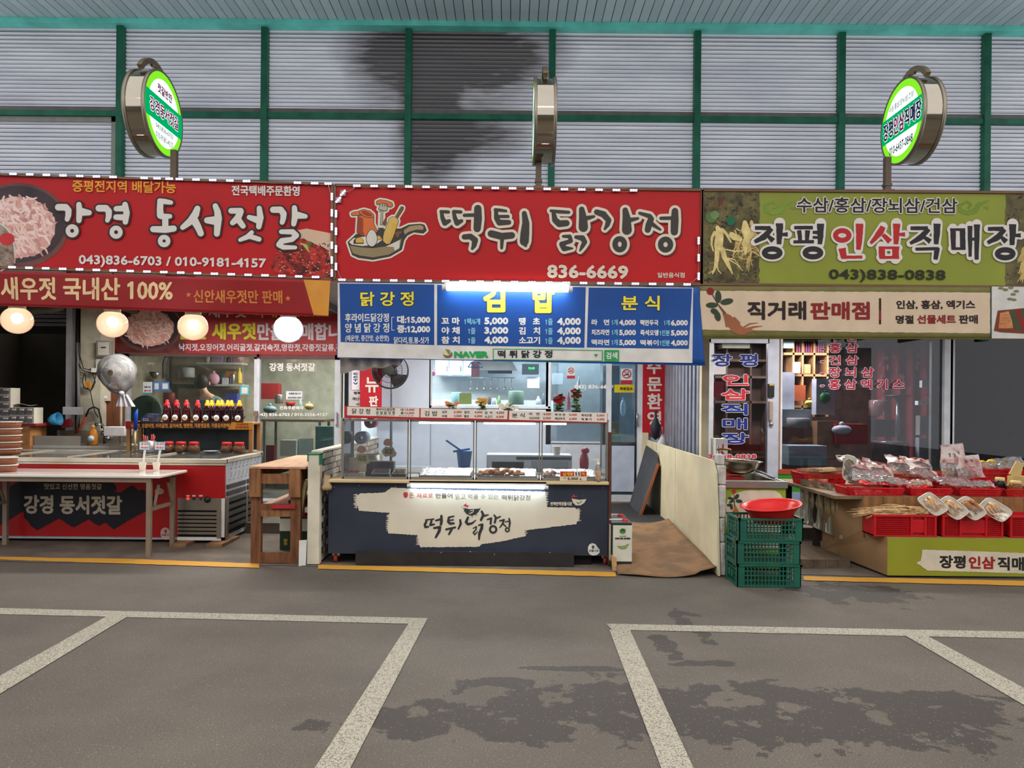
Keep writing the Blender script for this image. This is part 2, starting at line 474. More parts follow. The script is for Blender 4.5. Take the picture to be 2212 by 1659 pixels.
# painted markings, worn through
def paint(key, c, under, thr):
    return M(key, under, .7, col2=c, vs=130, thr=thr, detail=6, bump=.3, bs=120)
wpaint = paint('white_line_paint', (172,166,150), (108,100,88), (.38,.52))
ypaint = paint('yellow_line_paint', (206,150,56), (120,104,80), (.26,.38))
def line(pts_a, pts_b, m, name, n=16, z=.003, amp=.004):
    a0, a1 = pts_a; b0, b1 = pts_b
    mb = MB()
    def fn(u, v):
        p = a0.lerp(a1, u); q = b0.lerp(b1, u); r = p.lerp(q, v)
        w = noise.noise(r*9)*amp
        return Vector((r.x+w, r.y+w, z))
    mb.grid(fn, n, 1, False).build(name, m, floor)
line((G(-60,1313),G(925,1336)), (G(-60,1326),G(912,1349)), wpaint, 'parking_line', 60)
line((G(1309,1348),G(2300,1367)), (G(1322,1361),G(2300,1382)), wpaint, 'parking_line', 60)
line((G(883,1348),G(922,1340)), (G(590,1800),G(685,1800)), wpaint, 'parking_line', 2, .0048)
line((G(1316,1362),G(1360,1360)), (G(1480,1800),G(1562,1800)), wpaint, 'parking_line', 2, .0048)
line((G(238,1328),G(282,1329)), (G(-320,1640),G(-230,1640)), wpaint, 'parking_line', 2, .0048)
line((G(1950,1371),G(1998,1372)), (G(2560,1730),G(2660,1730)), wpaint, 'parking_line', 2, .0048)
line((G(-60,1195),G(560,1219)), (G(-60,1208),G(560,1228)), ypaint, 'yellow_line', 60, .006, .012)
line((G(687,1221),G(1330,1237)), (G(687,1230),G(1330,1247)), ypaint, 'yellow_line', 60, .006, .012)
line((G(1735,1246),G(2300,1258)), (G(1735,1255),G(2300,1269)), ypaint, 'yellow_line', 50, .006, .012)
# small iron cover sunk in the asphalt
mc = MB(); mc.lathe([(.001,.006),(.12,.007),(.135,.004),(.14,.0)], G(1090,1262), 20)
mc.lathe([(.06,.006),(.07,.012),(.08,.006)], G(1090,1262), 20)
one('drain_cover', 'small round worn cover set in the asphalt before the dark food counter', 'drain cover', mc, asphalt)

# ------------------------------------------------------------------ ceiling soffit of planks
ZC = P(1100, 62, YW).z+.02
ceiling = struct('ceiling', (0, 0, 0), 'grey plank soffit of the market roof')
plm = [M('plank_%d' % i, c, .55, var=.05, vs=2) for i, c in enumerate(((204,226,232),(196,219,226),(210,231,237)))]
pk = MB(); pk.box((-.0585, 0, 0), (.0585, 3.2, .012)); me0 = None
for i in range(122):
    x = -7.75+i*.127
    if me0 is None or i < 3:
        o = pk.build('plank', plm[i % 3], ceiling); me0 = me0 or []; me0.append(o.data)
    else:
        o = bpy.data.objects.new('plank', me0[i*7 % 3]); COL.objects.link(o); o.parent = ceiling; o['_o'] = [0, 0, 0]
    o.location = (x, YW-3.2, ZC+rnd.uniform(-.003, .003))
MB().box((-8, YW-3.25, ZC+.03), (8, YW+.3, ZC+.10)).build('roof_deck', M('roof_deck', (40,45,48), .9), ceiling)
MB().box((-8, YW-3.3, ZC-.03), (8, YW-3.2, ZC+.2)).build('roof_fascia', M('teal', (60,150,138), .5), ceiling)
# ------------------------------------------------------------------ upper wall
green = M('green_steel', (30,104,80), .5, var=.12, vs=5)
teal = M('teal_gutter', (122,238,222), .45, var=.1, vs=3)
wall = struct('wall_back', (0, YW, 0), 'louvred white upper wall held in green steel framing')
def panel_mat():
    m = bpy.data.materials.new('louvre_panel'); m.use_nodes = True; nt = m.node_tree; b = nt.nodes['Principled BSDF']; L = nt.links.new
    g = nt.nodes.new('ShaderNodeNewGeometry')
    mp = nt.nodes.new('ShaderNodeMapping'); mp.inputs['Scale'].default_value = (.35, 1, 2.2); L(g.outputs['Position'], mp.inputs[0])
    n = nt.nodes.new('ShaderNodeTexNoise'); n.inputs['Scale'].default_value = 2.2; n.inputs['Detail'].default_value = 8; L(mp.outputs[0], n.inputs['Vector'])
    r = nt.nodes.new('ShaderNodeValToRGB'); e = r.color_ramp.elements; e[0].position = .3; e[1].position = .7; e[0].color = lin((216,218,226)); e[1].color = lin((240,242,246)); L(n.outputs[0], r.inputs[0])
    # soot stain around the vent height, a mark of its own
    sx = nt.nodes.new('ShaderNodeSeparateXYZ'); L(g.outputs['Position'], sx.inputs[0])
    def m2(op, a, c=0.):
        q = nt.nodes.new('ShaderNodeMath'); q.operation = op
        for i, x in enumerate((a, c)):
            if isinstance(x, bpy.types.NodeSocket): L(x, q.inputs[i])
            else: q.inputs[i].default_value = x
        return q.outputs[0]
    tot = None
    for px, py, rx, rz in ((960,150,1.5,1.0),(1060,110,1.3,.6),(900,110,1.3,.6),(940,310,.7,.7),(1040,290,.8,.4),(930,230,.5,1.2)):
        c = P(px, py, YW)
        a = m2('DIVIDE', m2('SUBTRACT', sx.outputs[0], c.x), rx); d = m2('DIVIDE', m2('SUBTRACT', sx.outputs[2], c.z), rz)
        q = m2('MAXIMUM', m2('SUBTRACT', 1., m2('ADD', m2('MULTIPLY', a, a), m2('MULTIPLY', d, d))), 0.)
        tot = q if tot is None else m2('ADD', tot, q)
    n2 = nt.nodes.new('ShaderNodeTexNoise'); n2.inputs['Scale'].default_value = 9; n2.inputs['Detail'].default_value = 8; L(mp.outputs[0], n2.inputs['Vector'])
    f = m2('MULTIPLY', tot, m2('ADD', m2('MULTIPLY', n2.outputs[0], 1.3), .05))
    fc = nt.nodes.new('ShaderNodeClamp'); L(f, fc.inputs[0]); fc.inputs['Max'].default_value = .82
    mx = nt.nodes.new('ShaderNodeMixRGB'); L(fc.outputs[0], mx.inputs[0]); L(r.outputs[0], mx.inputs[1]); mx.inputs[2].default_value = lin((74,66,62))
    L(mx.outputs[0], b.inputs['Base Color']); b.inputs['Roughness'].default_value = .5
    tr = nt.nodes.new('ShaderNodeBsdfTranslucent'); L(mx.outputs[0], tr.inputs[0]); ms = nt.nodes.new('ShaderNodeMixShader'); ms.inputs[0].default_value = .68
    L(b.outputs[0], ms.inputs[1]); L(tr.outputs[0], ms.inputs[2]); L(ms.outputs[0], nt.nodes['Material Output'].inputs[0])
    return m
pm = panel_mat(); groove = M('groove_shade', (40,42,54), .6, var=.15)  # groove faces coloured dark, standing in for the shade in the recess
zt = P(1106, 66, YW).z; zm1 = P(1106, 240, YW).z; zm2 = P(1106, 262, YW).z; zb = 2.6
posts = [P(x, 200, YW).x for x in (-47, 264, 574, 883, 1192, 1504, 1814, 2126, 2437)]
def louvre(x0, x1, z0, z1, y=YW+.02):
    mb = MB(); pitch = .0585; n = int(round((z1-z0)/pitch)); pitch = (z1-z0)/n
    prof = [(0.0,.030),(.02,.0),(.10,-.016),(.35,-.020),(.58,-.010),(.74,.010),(.76,.030)]
    vs = []
    for i in range(n):
        for t, d in prof: vs.append((y+d, z0+(i+t)*pitch))
    N = len(vs); V = [(x0, a, b) for a, b in vs]+[(x1, a, b) for a, b in vs]
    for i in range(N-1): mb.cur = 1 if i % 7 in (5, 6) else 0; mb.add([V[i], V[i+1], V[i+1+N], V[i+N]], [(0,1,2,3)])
    return mb
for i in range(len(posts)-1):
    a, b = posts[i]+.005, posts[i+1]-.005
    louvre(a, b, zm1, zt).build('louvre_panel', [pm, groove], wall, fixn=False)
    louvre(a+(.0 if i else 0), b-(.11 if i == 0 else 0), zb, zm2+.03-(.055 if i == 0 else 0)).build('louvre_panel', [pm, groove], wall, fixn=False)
for x in posts:
    MB().box((x-.045, YW-.09, 2.5), (x+.045, YW+.03, zt+.05)).build('steel_post', green, wall, .004)
gfl = M('grey_flashing', (112,108,106), .6, var=.1)
for i in range(len(posts)-1):
    a, b = posts[i]+.045, posts[i+1]-.045
    MB().box((a, YW-.03, zm1-.075), (b, YW+.05, zm1)).build('grey_flashing', gfl, wall)
    MB().box((a, YW-.07, zm2), (b, YW+.03, zm1-.07)).build('steel_rail', green, wall)
x0, x1 = posts[0]+.045, posts[1]-.05
fr = MB(); fr.box((x0, YW-.03, zm2-.07), (x1, YW+.02, zm2)); fr.box((x1-.085, YW-.03, 2.6), (x1, YW+.02, zm2)); fr.build('grey_frame', M('grey_frame', (150,150,142), .5), wall)
MB().box((-7.7, YW-.16, zt-.02), (7.7, YW+.02, zt+.085)).build('trim_1', teal, None, .01)['kind'] = 'structure'
MB().box((-7.7, YW-.18, zt+.085), (7.7, YW+.02, zt+.115)).build('trim_2', M('gutter_dark', (26,70,66), .6), None)['kind'] = 'structure'
MB().box((-7.9, YW+.1, 2.5), (7.9, YW+.16, 2.95)).build('wall_backing', M('backing', (60,60,60), .9), wall)

# canopy roof between the hanging signs and the shop fronts
can = struct('ceiling_canopy', (0,0,0), 'low roof between the shop signs and the shop fronts')
MB().box((-7.6, 7.14, 2.84), (7.6, YW, 2.90)).build('canopy_sheet', M('canopy_sheet', (165,165,160), .7), can)
for i in range(16):
    x = -7.2+i*.96; MB().box((x, 7.16, 2.76), (x+.05, YW, 2.84)).build('canopy_rafter', M('rafter', (120,118,112), .6), can)
# ================================================================== SIGNS
def sign_board(name, label, quad, D, th, face_m, frame_m, inset=3):
    pl = PY(D)
    q = [pl.at(*p) for p in quad]
    root = thing(name, label, 'sign', ((q[0].x+q[1].x)/2, D+th/2, q[3].z))
    MB().slab([p+Vector((0, .004, 0)) for p in q], th, (0, 1, 0)).build('sign_box', frame_m, root)
    (ax, ay), (bx, by), (cx, cy), (dx, dy) = quad
    mb = MB(); prect(mb, [(ax+inset, ay+inset), (bx-inset, by+inset), (cx-inset, cy-inset), (dx+inset, dy-inset)], pl, 0); mb.build('face_panel', face_m, root)
    # slim frame bars
    f = MB()
    for i in range(4):
        f.bar(q[i]+Vector((0, -.004, 0)), q[(i+1) % 4]+Vector((0, -.004, 0)), .022, .02, (0, 1, 0))
    f.build('frame', frame_m, root)
    return root, pl
frame_br = M('frame_brown', (116,84,64), .6)
c1 = K(100, 410, 6.9125); c2 = K(400, 410, 6.9125); c3 = K(930, 430, 7.628); c4 = K(1180, 430, 7.135); c5 = K(1520, 460, 6.32); c6 = K(1862, 460, 6.32)
b4 = K(0, 360, 2.989); b5 = K(700, 380, 2.633); b6 = K(1472, 380, 2.989)
XI = P(0, 500, 7).x
# ---- left sign
sl, pl = sign_board('shop_sign', 'long red sign with white handwritten shop name and shrimp and kimchi photos, above left stall', [(-300,370),(718,398),(718,603),(-300,567)], 7.0, .10, red_s, frame_br)
def photo_bowl(parent, pl, cx, cy, rx, ry, lay, clipx=None, s=1., dark=1.):
    c = ell(cx, cy, rx, ry, 40)
    ppoly(parent, c, pl, M('bowl_rim', (122,74,66), .5, col2=(70,48,48), vs=3), lay, 'photo_print')
    ppoly(parent, ell(cx, cy-ry*.03, rx*.92, ry*.90, 40), pl, M('bowl_inner', (40,34,40), .5, col2=(72,56,60), vs=4), lay+.5, 'photo_print')
    # heap of tiny shrimp drawn as many small overlapping bodies
    ms = [M('shrimp_%d' % i, cc, .5, var=.05, vs=20) for i, cc in enumerate(((228,190,178),(212,160,148),(236,208,198),(196,140,132)))]
    ppoly(parent, rough_poly(ell(cx, cy+ry*.05, rx*.74, ry*.72, 26), 2*s, 5*s, 3), pl, ms[1], lay+.8, 'photo_print')
    mb = MB(); r = random.Random(5)
    for i in range(260):
        a = r.uniform(0, 2*pi); q = sqrt(r.random())*.74; x = cx+rx*q*cos(a); y = cy+ry*(.05+q*sin(a)*.97)
        L = r.uniform(8, 17)*s; th = r.uniform(-.9, 1.2)+.6; w = r.uniform(1.3, 2.6)*s; cv = r.uniform(-.5, .5)
        pts = [(x+L*(t-.5)*cos(th)-cv*L*(t-.5)**2*sin(th)*2, y+L*(t-.5)*sin(th)+cv*L*(t-.5)**2*cos(th)*2, w*(1-.7*abs(t-.4))) for t in (0, .33, .66, 1)]
        mb.cur = r.choice((0, 0, 1, 2, 2, 3)); V, Fs = chain(pts, 3); put(mb, V, Fs, pl, lay+1+i*.003)
    mb.build('photo_print', ms, parent, fixn=False)
photo_bowl(sl, pl, 38, 487, 112, 92, 1, s=1.5)
ppoly(sl, ell(38, 560, 14, 16) if 0 else ell(-25, 535, 58, 60, 30), pl, ink_w, 4, 'photo_print')
ppoly(sl, ell(-25, 535, 55, 57, 30), pl, M('print_grey', (150,142,126), .5, vs=12, var=.2), 4.5, 'photo_print')
ppoly(sl, [(0,528),(30,530),(32,578),(0,582)], pl, M('jar_print', (130,112,96), .5, vs=25, var=.3), 5, 'photo_print')
ppoly(sl, ell(16, 517, 16, 14, 20), pl, M('jar_cap_print', (190,46,48), .5), 5.5, 'photo_print')
# kimchi photo bottom right
kp = [b4(*p) for p in ((1790,560),(1800,500),(1890,470),(1960,465),(2060,510),(2125,540),(2133,706),(1780,690),(1740,620))]
ppoly(sl, [b4(*p) for p in ((1900,415),(1980,400),(2135,430),(2135,600),(1890,560))], pl, M('dish_print', (190,180,152), .5, col2=(210,170,140), vs=3), .9, 'photo_print')
ppoly(sl, rough_poly(kp, 1.5, 5, 2), pl, M('kimchi_print', (60,20,16), .45, col2=(178,44,34), vs=14, detail=8, thr=(.38,.6)), 1.3, 'photo_print')
mb = MB(); r = random.Random(3)
for i in range(150):
    x, y = b4(r.uniform(1790, 2125), r.uniform(490, 690)); L = r.uniform(1.2, 7); th = r.uniform(-.4, 1.4)
    mb.cur = 0 if L < 3 else r.choice((1, 2)); V, Fs = chain([(x, y, .9), (x+L*cos(th), y+L*sin(th), .7)], 3); put(mb, V, Fs, pl, 1.7+i*.003)
mb.build('photo_print', [M('sesame', (224,196,150)), M('kimchi_hi', (204,84,64)), M('kimchi_lo', (88,18,16))], sl, fixn=False)
ppoly(sl, [b4(*p) for p in ((1940,490),(1985,505),(2000,560),(1975,530))], pl, M('leek_print', (168,170,84)), 2.6, 'photo_print')
ppoly(sl, ell(*b4(1997, 500), 5, 5, 10), pl, M('leaf_print', (64,110,50)), 2.9, 'photo_print')
# lettering
brown_o = M('ink_brown', (52,38,36), .5, var=.01)
LET = [
 ([[(190,265,50),(300,265,50),(342,310,46),(340,380,44),(322,445,36)], [(497,225,40),(508,330,48),(497,462,40)], [(545,335,58),(650,347,40)], ring(397,617,64,64,34)], c1),
 ([[(795,280,50),(900,280,50),(944,325,46),(942,400,44),(922,460,34)], [(1185,225,42),(1208,350,48),(1190,485,40)], [(1055,287,40),(1180,282,46)], [(1050,412,40),(1180,418,48)], ring(1052,637,64,64,34)], c1),
 ([[(1700,168,36),(1780,180,40),(1870,195,32)], [(1712,180,46),(1706,300,48),(1712,385,52)], [(1720,400,42),(1855,400,34)], [(1785,420,46),(1785,560,46)], [(1605,592,46),(1790,598,50),(1910,583,46)], ring(1768,768,60,58,34)], c1),
 ([[(190,285,44),(160,370,56),(90,470,55),(-30,565,38)], [(140,455,60),(200,560,52),(240,655,46)], [(457,245,40),(490,330,48),(500,430,56),(480,660,44)], [(335,460,46),(480,465,70)]], c2),
 ([[(692,318,42),(835,318,44)], [(838,330,44),(790,430,52),(715,495,40)], [(800,450,46),(870,545,40)], [(1112,280,38),(1128,420,50),(1105,555,40)], [(962,415,36),(1100,460,54)], [(1000,640,32),(940,705,40),(825,752,28)], [(975,700,38),(1110,742,36)]], c2),
 ([[(1318,302,46),(1430,302,48),(1475,360,46),(1470,430,42),(1453,490,36)], [(1636,272,38),(1646,400,48),(1625,515,38)], [(1690,385,52),(1800,400,34)], [(1440,630,34),(1610,632,40),(1662,685,44),(1600,745,38),(1450,768,44),(1408,822,44),(1470,862,36),(1650,865,28)]], c2)]
for st, k in LET: strokes(sl, st, k, pl, ink_w, 3.9, brown_o, lay=7)
text(sl, '증평전지역 배달가능', (470,88,1140,165), pl, M('ink_orange', (222,150,48), .5), .7, slope=3.5, lay=6, k=b4)
text(sl, '전국택배주문환영', (1498,122,1937,188), pl, ink_w, .7, slope=1.5, lay=6, k=b4)
text(sl, '043)836-6703 / 010-9181-4157', (512,570,1720,648), pl, ink_w, .9, slope=8, lay=6, k=b4)
# ---- centre sign
sc_, pc = sign_board('shop_sign', 'red sign with black brush lettering and a frying pan picture, above centre stall', [(724,400),(1516,411),(1515,614),(724,605)], 7.0, .10, red_s, frame_br)
ink_d = M('ink_charcoal', (60,56,53), .5, var=.01); ink_c = M('ink_cream', (214,202,182), .5, var=.01); shd = M('ink_shadow', (104,34,34), .5, var=.01)
LC = [
 ([[(175,210,26),(295,218,28)], [(182,218,28),(200,320,36),(238,398,46),(310,365,30)], [(385,210,28),(500,218,28)], [(382,218,28),(405,320,36),(440,398,46),(512,365,30)],
   [(780,160,60),(782,330,66),(770,490,60)], [(560,272,28),(740,268,30)], [(558,628,44),(660,620,46),(735,680,50),(718,770,40),(690,820,24)]], c3),
 ([[(1065,180,26),(1160,190,28),(1245,202,22)], [(1080,192,32),(1085,320,38),(1135,392,50),(1290,388,40)], [(1110,292,26),(1275,292,28)], [(1000,575,58),(1170,618,58),(1340,602,54)], [(1180,660,32),(1172,810,24)],
   [(1545,240,40),(1570,400,58),(1555,560,72),(1545,700,74),(1566,770,26)]], c3),
 ([[(72,185,22),(200,200,28),(345,208,24)], [(112,220,32),(135,330,45),(200,385,52),(310,375,48)], [(545,162,42),(565,300,62),(570,440,72)], [(640,295,35),(735,272,20)],
   [(262,578,22),(360,580,30),(378,650,32),(280,682,34),(240,700,42),(275,765,44),(400,763,15)], [(458,590,28),(555,605,44),(592,665,38),(550,740,30),(518,798,14)]], c4),
 ([[(775,205,42),(880,240,50),(960,330,42),(940,400,36),(900,465,18)], [(1215,175,42),(1235,300,62),(1240,480,76)], [(1300,325,35),(1410,303,20)], ring(1130,700,72,84,42)], c4),
 ([[(1438,222,24),(1590,268,36),(1612,310,45),(1578,400,50),(1560,478,46)], [(1620,385,36),(1755,475,17)], [(1980,190,50),(1976,330,60),(1970,508,56)], [(1765,300,26),(1920,298,28)], ring(1835,705,76,82,42)], c4)]
for st, k in LC: strokes(sc_, st, k, pc, ink_d, 5.8, ink_c, 3.5, shd, lay=7)
text(sc_, '836-6669', (1268,505,1730,582), pc, ink_c, 1.5, slope=2, lay=4, k=b5)
text(sc_, '일반음식점', (1895,550,2050,580), pc, ink_c, .3, lay=4, k=b5)
# frying pan picture (food only)
e8 = K(740, 420, 9.76)
pm_ = {n: M('print_'+n, c, .5, var=.02) for n, c in dict(cream=(214,204,184), dark=(58,54,50), khaki=(140,124,90), orange=(206,104,48), rust=(150,58,36), yel=(206,170,92), gold=(208,164,60), brown=(110,76,50), sil=(170,164,140), egg=(206,200,188), tan=(158,138,98)).items()}
def art(pts, m, lay, out=0.): 
    px = [e8(*p) for p in pts]
    if out:
        mb = MB(); n = len(px); V, Fs = dil(px, [(i, (i+1) % n) for i in range(n)], out, 10); put(mb, V, Fs, pc, lay-.3); mb.build('picture_print', pm_['dark'] if out < 2 else pm_['cream'], sc_, fixn=False)
    ppoly(sc_, px, pc, pm_[m], lay, 'picture_print')
pan = [(120,1010),(290,850),(560,790),(900,740),(1230,730),(1400,650),(1640,630),(1720,650),(1765,760),(1700,815),(1500,790),(1360,860),(1290,960),(1240,1160),(1000,1300),(640,1370),(340,1330),(210,1270)]
egg = [(620+110*cos(a)*(1-.18*(sin(a) < 0)*abs(sin(a))), 925+175*sin(a)) for a in [i*2*pi/26 for i in range(26)]]
ricec = [(330,470),(430,440),(600,470),(655,490),(655,620),(735,790),(560,880),(400,870),(310,800)]
ricet = [(370,345),(460,325),(580,360),(655,430),(655,480),(560,490),(470,470),(360,400)]
hot = [(720,150),(790,120),(930,140),(1040,180),(1055,240),(1010,270),(960,250),(800,210),(725,205)]
fork = [(810,190),(945,210),(940,330),(900,350),(760,310)]
dog = [(985,520),(1050,475),(1130,490),(1175,560),(1150,650),(1090,780),(1060,920),(1000,1040),(930,1050),(860,990),(860,900),(880,800),(930,680),(970,600)]
bun = [(190,400),(250,375),(380,360),(390,420),(320,440),(200,440)]
for pts in (pan, egg, ricec, ricet, hot, fork, dog, bun, [(1100,520),(1240,262),(1280,275),(1270,320),(1135,530)], [(800,340),(850,340),(860,700),(790,700)], [(230,1040),(260,930),(340,900),(420,930),(450,1040)]):
    px = [e8(*p) for p in pts]; n = len(px); mb = MB(); V, Fs = dil(px, [(i, (i+1) % n) for i in range(n)], 5.0, 10); put(mb, V, Fs, pc, 1.5); mb.build('picture_print', pm_['cream'], sc_, fixn=False)
    ppoly(sc_, px, pc, pm_['cream'], 1.8, 'picture_print')
art(pan, 'dark', 2.4, 1.2)
art([(1290,760),(1420,670),(1640,645),(1710,680),(1700,750),(1560,745),(1400,790),(1310,850)], 'tan', 2.9)
art([(150,1080),(400,1120),(640,1135),(900,1100),(1110,1010),(1250,930),(1200,1150),(980,1270),(640,1330),(370,1290),(220,1240)], 'khaki', 2.9)
art([(920,1100),(1080,1110),(1100,1190),(1200,1130),(1210,960)], 'egg', 3.2)
art([(140,1010),(230,925),(470,890),(800,880),(840,960),(700,1060),(420,1090),(200,1060)], 'cream', 3.)
art([(740,705),(870,708),(865,740),(760,740)], 'dark', 3.)
art([(820,340),(850,340),(840,640),(800,640)], 'sil', 3.3, .9)
art(ricec, 'orange', 3.6, 1.2); art([(330,470),(430,500),(440,640),(430,760),(470,880),(400,870),(310,800)], 'rust', 3.9)
art(bun, 'orange', 3.6, 1.2); art(ricet, 'orange', 4.3, 1.2); art([(400,350),(480,345),(620,420),(625,465),(540,465),(420,410)], 'rust', 4.6)
art([(230,1045),(235,970),(290,915),(340,902),(400,915),(440,960),(450,1045)], 'dark', 3.6); art([(285,1020),(280,950),(330,912),(400,920),(430,965),(435,1020)], 'gold', 4.)
art([(750,960),(750,865),(800,890),(815,950)], 'gold', 3.6, .9)
art(hot, 'orange', 3.6, 1.2); art(fork, 'sil', 4.3, 1.)
for x in (838, 885, 925): art([(x,195),(x+16,198),(x+8,262),(x-4,260)], 'dark', 4.6)
art([(1095,515),(1240,262),(1285,275),(1275,320),(1140,530)], 'brown', 3.6, 1.)
art(dog, 'yel', 4.3, 1.); art([(1050,600),(1150,650),(1070,900),(1000,1020),(960,1010),(1020,850)], 'gold', 4.6)
art([(1085,790),(1250,780),(1260,810),(1200,850),(1180,925),(1130,890)], 'brown', 4.3, .8); art([(860,600),(905,510),(930,600),(900,655),(865,640)], 'brown', 4.8, .8)
art(egg, 'egg', 5.2, 1.2)
# ---- right sign
sr, pr = sign_board('shop_sign', 'olive green sign with black and red brush lettering and ginseng photos, above right stall', [(1518,411),(2420,418),(2420,622),(1515,614)], 7.0, .10, M('sign_olive', (136,144,50), .45, var=.08, vs=.9), frame_br)
def foliage(x0, y0, x1, y1, seed):
    ppoly(sr, rough_poly(R(x0, y0, x1, y1), 2., 9, seed), pr, M('forest_print', (60,52,34), .5, col2=(112,104,62), vs=9, detail=9), 1, 'photo_print')
    r = random.Random(seed); mb = MB()
    for i in range(240):
        x = r.uniform(x0+3, x1-3); y = r.uniform(y0+3, y1-3); t = r.uniform(0, 3); w = r.uniform(1, 4.5); mb.cur = r.choice((0, 1, 1, 2, 3)); V, Fs = chain([(x, y, w*.6), (x+w*2*cos(t), y+w*1.4*sin(t), w*.3)], 3); put(mb, V, Fs, pr, 1.4+i*.003)
    mb.build('photo_print', [M('fo1', (84,92,44)), M('fo2', (70,54,40)), M('fo3', (120,112,60)), M('fo4', (46,44,28))], sr, fixn=False)
foliage(1519, 414, 1640, 613, 4); foliage(2172, 420, 2417, 619, 9)
gin = M('ginseng_print', (214,192,128), .5, vs=15, var=.12); gin2 = M('ginseng_print2', (190,164,98), .5, vs=15, var=.12)
def gstroke(sts, k, l=3., m=gin):
    mb = MB()
    for j, st in enumerate(sts): V, Fs = chain([(*k(x, y), w/6.32) for x, y, w in st], 4); put(mb, V, Fs, pr, l+j*.004)
    mb.build('photo_print', m, sr, fixn=False)
r = random.Random(8); roots = []
for i in range(46):
    x = r.uniform(420, 700); y = r.uniform(180, 620); t = r.uniform(.3, 2.4); w = r.uniform(5, 16); pts = []
    for j in range(6): pts.append((x, y, w*(1-j/6.5))); x += 42*cos(t); y += 42*sin(t); t += r.uniform(-.5, .5)
    roots.append(pts)
gstroke(roots, c5, 2.4, gin2)
gstroke([[(185,200,28),(205,240,40),(215,300,55),(205,400,60),(200,460,60)], [(150,270,25),(110,340,18),(105,430,14),(130,520,8)], [(250,230,22),(310,290,20),(370,400,10)], [(185,480,36),(180,600,32),(165,720,26),(120,830,8)], [(255,500,36),(280,600,34),(330,700,28),(390,830,8)],
         [(175,700,10),(150,780,8),(60,830,4)], [(180,720,10),(200,790,8),(240,830,4)], [(340,640,10),(450,700,7),(530,790,4)], [(330,620,9),(420,640,6),(500,740,3)], [(300,500,9),(420,525,9),(550,515,7)], [(380,300,40),(420,330,46),(500,360,30)], [(560,130,30),(570,230,60),(600,330,50),(560,420,40),(570,560,14)], [(650,120,20),(670,220,30),(640,320,30)]], c5, 3.)
for cx, cy, rx, ry, m in ((100,60,80,76,M('leaf_a', (84,112,62))),(370,110,60,62,M('leaf_b', (30,104,72))),(150,30,60,60,M('leaf_c', (104,128,78)))):
    ppoly(sr, rough_poly([c5(*p) for p in ell(cx, cy, rx, ry, 14)], .9, 4, 6), pr, m, 4, 'photo_print')
gstroke([[(r.uniform(2180,2212)+0, y, 14), (2150+r.uniform(0,90), y+60, 10), (2100+r.uniform(0,120), y+130, 5)] for y in [480+i*14 for i in range(26)]], c6, 2.6, gin2)
mb = MB()
for i in range(14): x, y = c5(r.uniform(60, 330), r.uniform(-210, -60)); V, Fs = chain([(x, y, 1.6)], 3); put(mb, V, Fs, pr, 4)
mb.build('photo_print', M('berry_print', (150,40,36)), sr, fixn=False)
cl = M('cloud_print', (112,140,48), .5)
for ox in (0, 1255):
    strokes(sr, [[(540+ox,190,10),(545+ox,225,13),(590+ox,240,14),(640+ox,225,18),(665+ox,185,14),(730+ox,158,4)], [(560+ox,180,8),(590+ox,165,8),(615+ox,185,8),(600+ox,205,8)], [(700+ox,205,6),(720+ox,198,7),(722+ox,215,6)]], b6, pr, cl, lay=1.2, name='cloud_print')
JANG = lambda ox, oy: [[(695+ox,207+oy,27),(905+ox,210+oy,30)], [(925+ox,215+oy,30),(820+ox,330+oy,42),(690+ox,400+oy,24)], [(865+ox,310+oy,20),(945+ox,385+oy,38)], [(1032+ox,145+oy,50),(1030+ox,290+oy,42),(1022+ox,430+oy,32)], [(1060+ox,298+oy,20),(1142+ox,296+oy,30)], ring(930+ox,548+oy,106,54,36)]
GR = [(JANG(0, 0), c5, ink_k),
 ([[(1230,205,24),(1485,203,24)], [(1298,240,30),(1312,390,28)], [(1415,240,36),(1402,390,26)], [(1220,398,22),(1500,395,24)], [(1590,150,50),(1588,300,42),(1580,430,32)], [(1482,268,20),(1560,270,26)], [(1482,335,18),(1560,340,20)], ring(1485,548,106,54,36)], c5, ink_k),
 ([ring(1885,310,92,66,34), [(2122,150,52),(2118,330,44),(2106,505,32)], [(1885,485,50),(1905,600,44)], [(1870,608,22),(2158,605,20)]], c5, ink_r),
 ([[(280,190,36),(240,270,46),(110,420,20)], [(280,300,26),(375,395,38)], [(465,150,50),(462,290,42),(455,430,32)], [(500,298,20),(580,296,30)], [(260,465,44),(270,625,40)], [(455,465,46),(450,625,46)], [(225,478,18),(500,478,18)], [(235,610,20),(498,610,20)]], c6, ink_r),
 ([[(655,212,26),(890,212,28)], [(905,222,30),(790,340,42),(650,420,22)], [(830,325,20),(925,395,36)], [(1015,150,50),(1012,290,42),(1005,430,32)], [(722,497,22),(1040,490,22)], [(1018,480,38),(995,640,28)]], c6, ink_k),
 ([[(1232,215,38),(1242,505,32)], [(1362,215,38),(1370,505,36)], [(1198,230,18),(1400,230,18)], [(1212,490,18),(1395,490,18)], [(1465,180,36),(1468,600,22)], [(1560,160,42),(1556,640,26)], [(1490,360,20),(1530,360,20)]], c6, ink_k),
 (JANG(1015, 12), c6, ink_k)]
for st, k, m in GR: strokes(sr, st, k, pr, m, 4.6, ink_w, lay=7, sq=True)
text(sr, '수삼/홍삼/장뇌삼/건삼', (742,138,1778,238), pr, ink_k, .7, 2.2, ink_w, slope=2, lay=6, k=b6)
text(sr, '043)838-0838', (950,602,1702,686), pr, M('ink_olive', (40,42,26), .5), .9, slope=2, lay=6, k=b6)

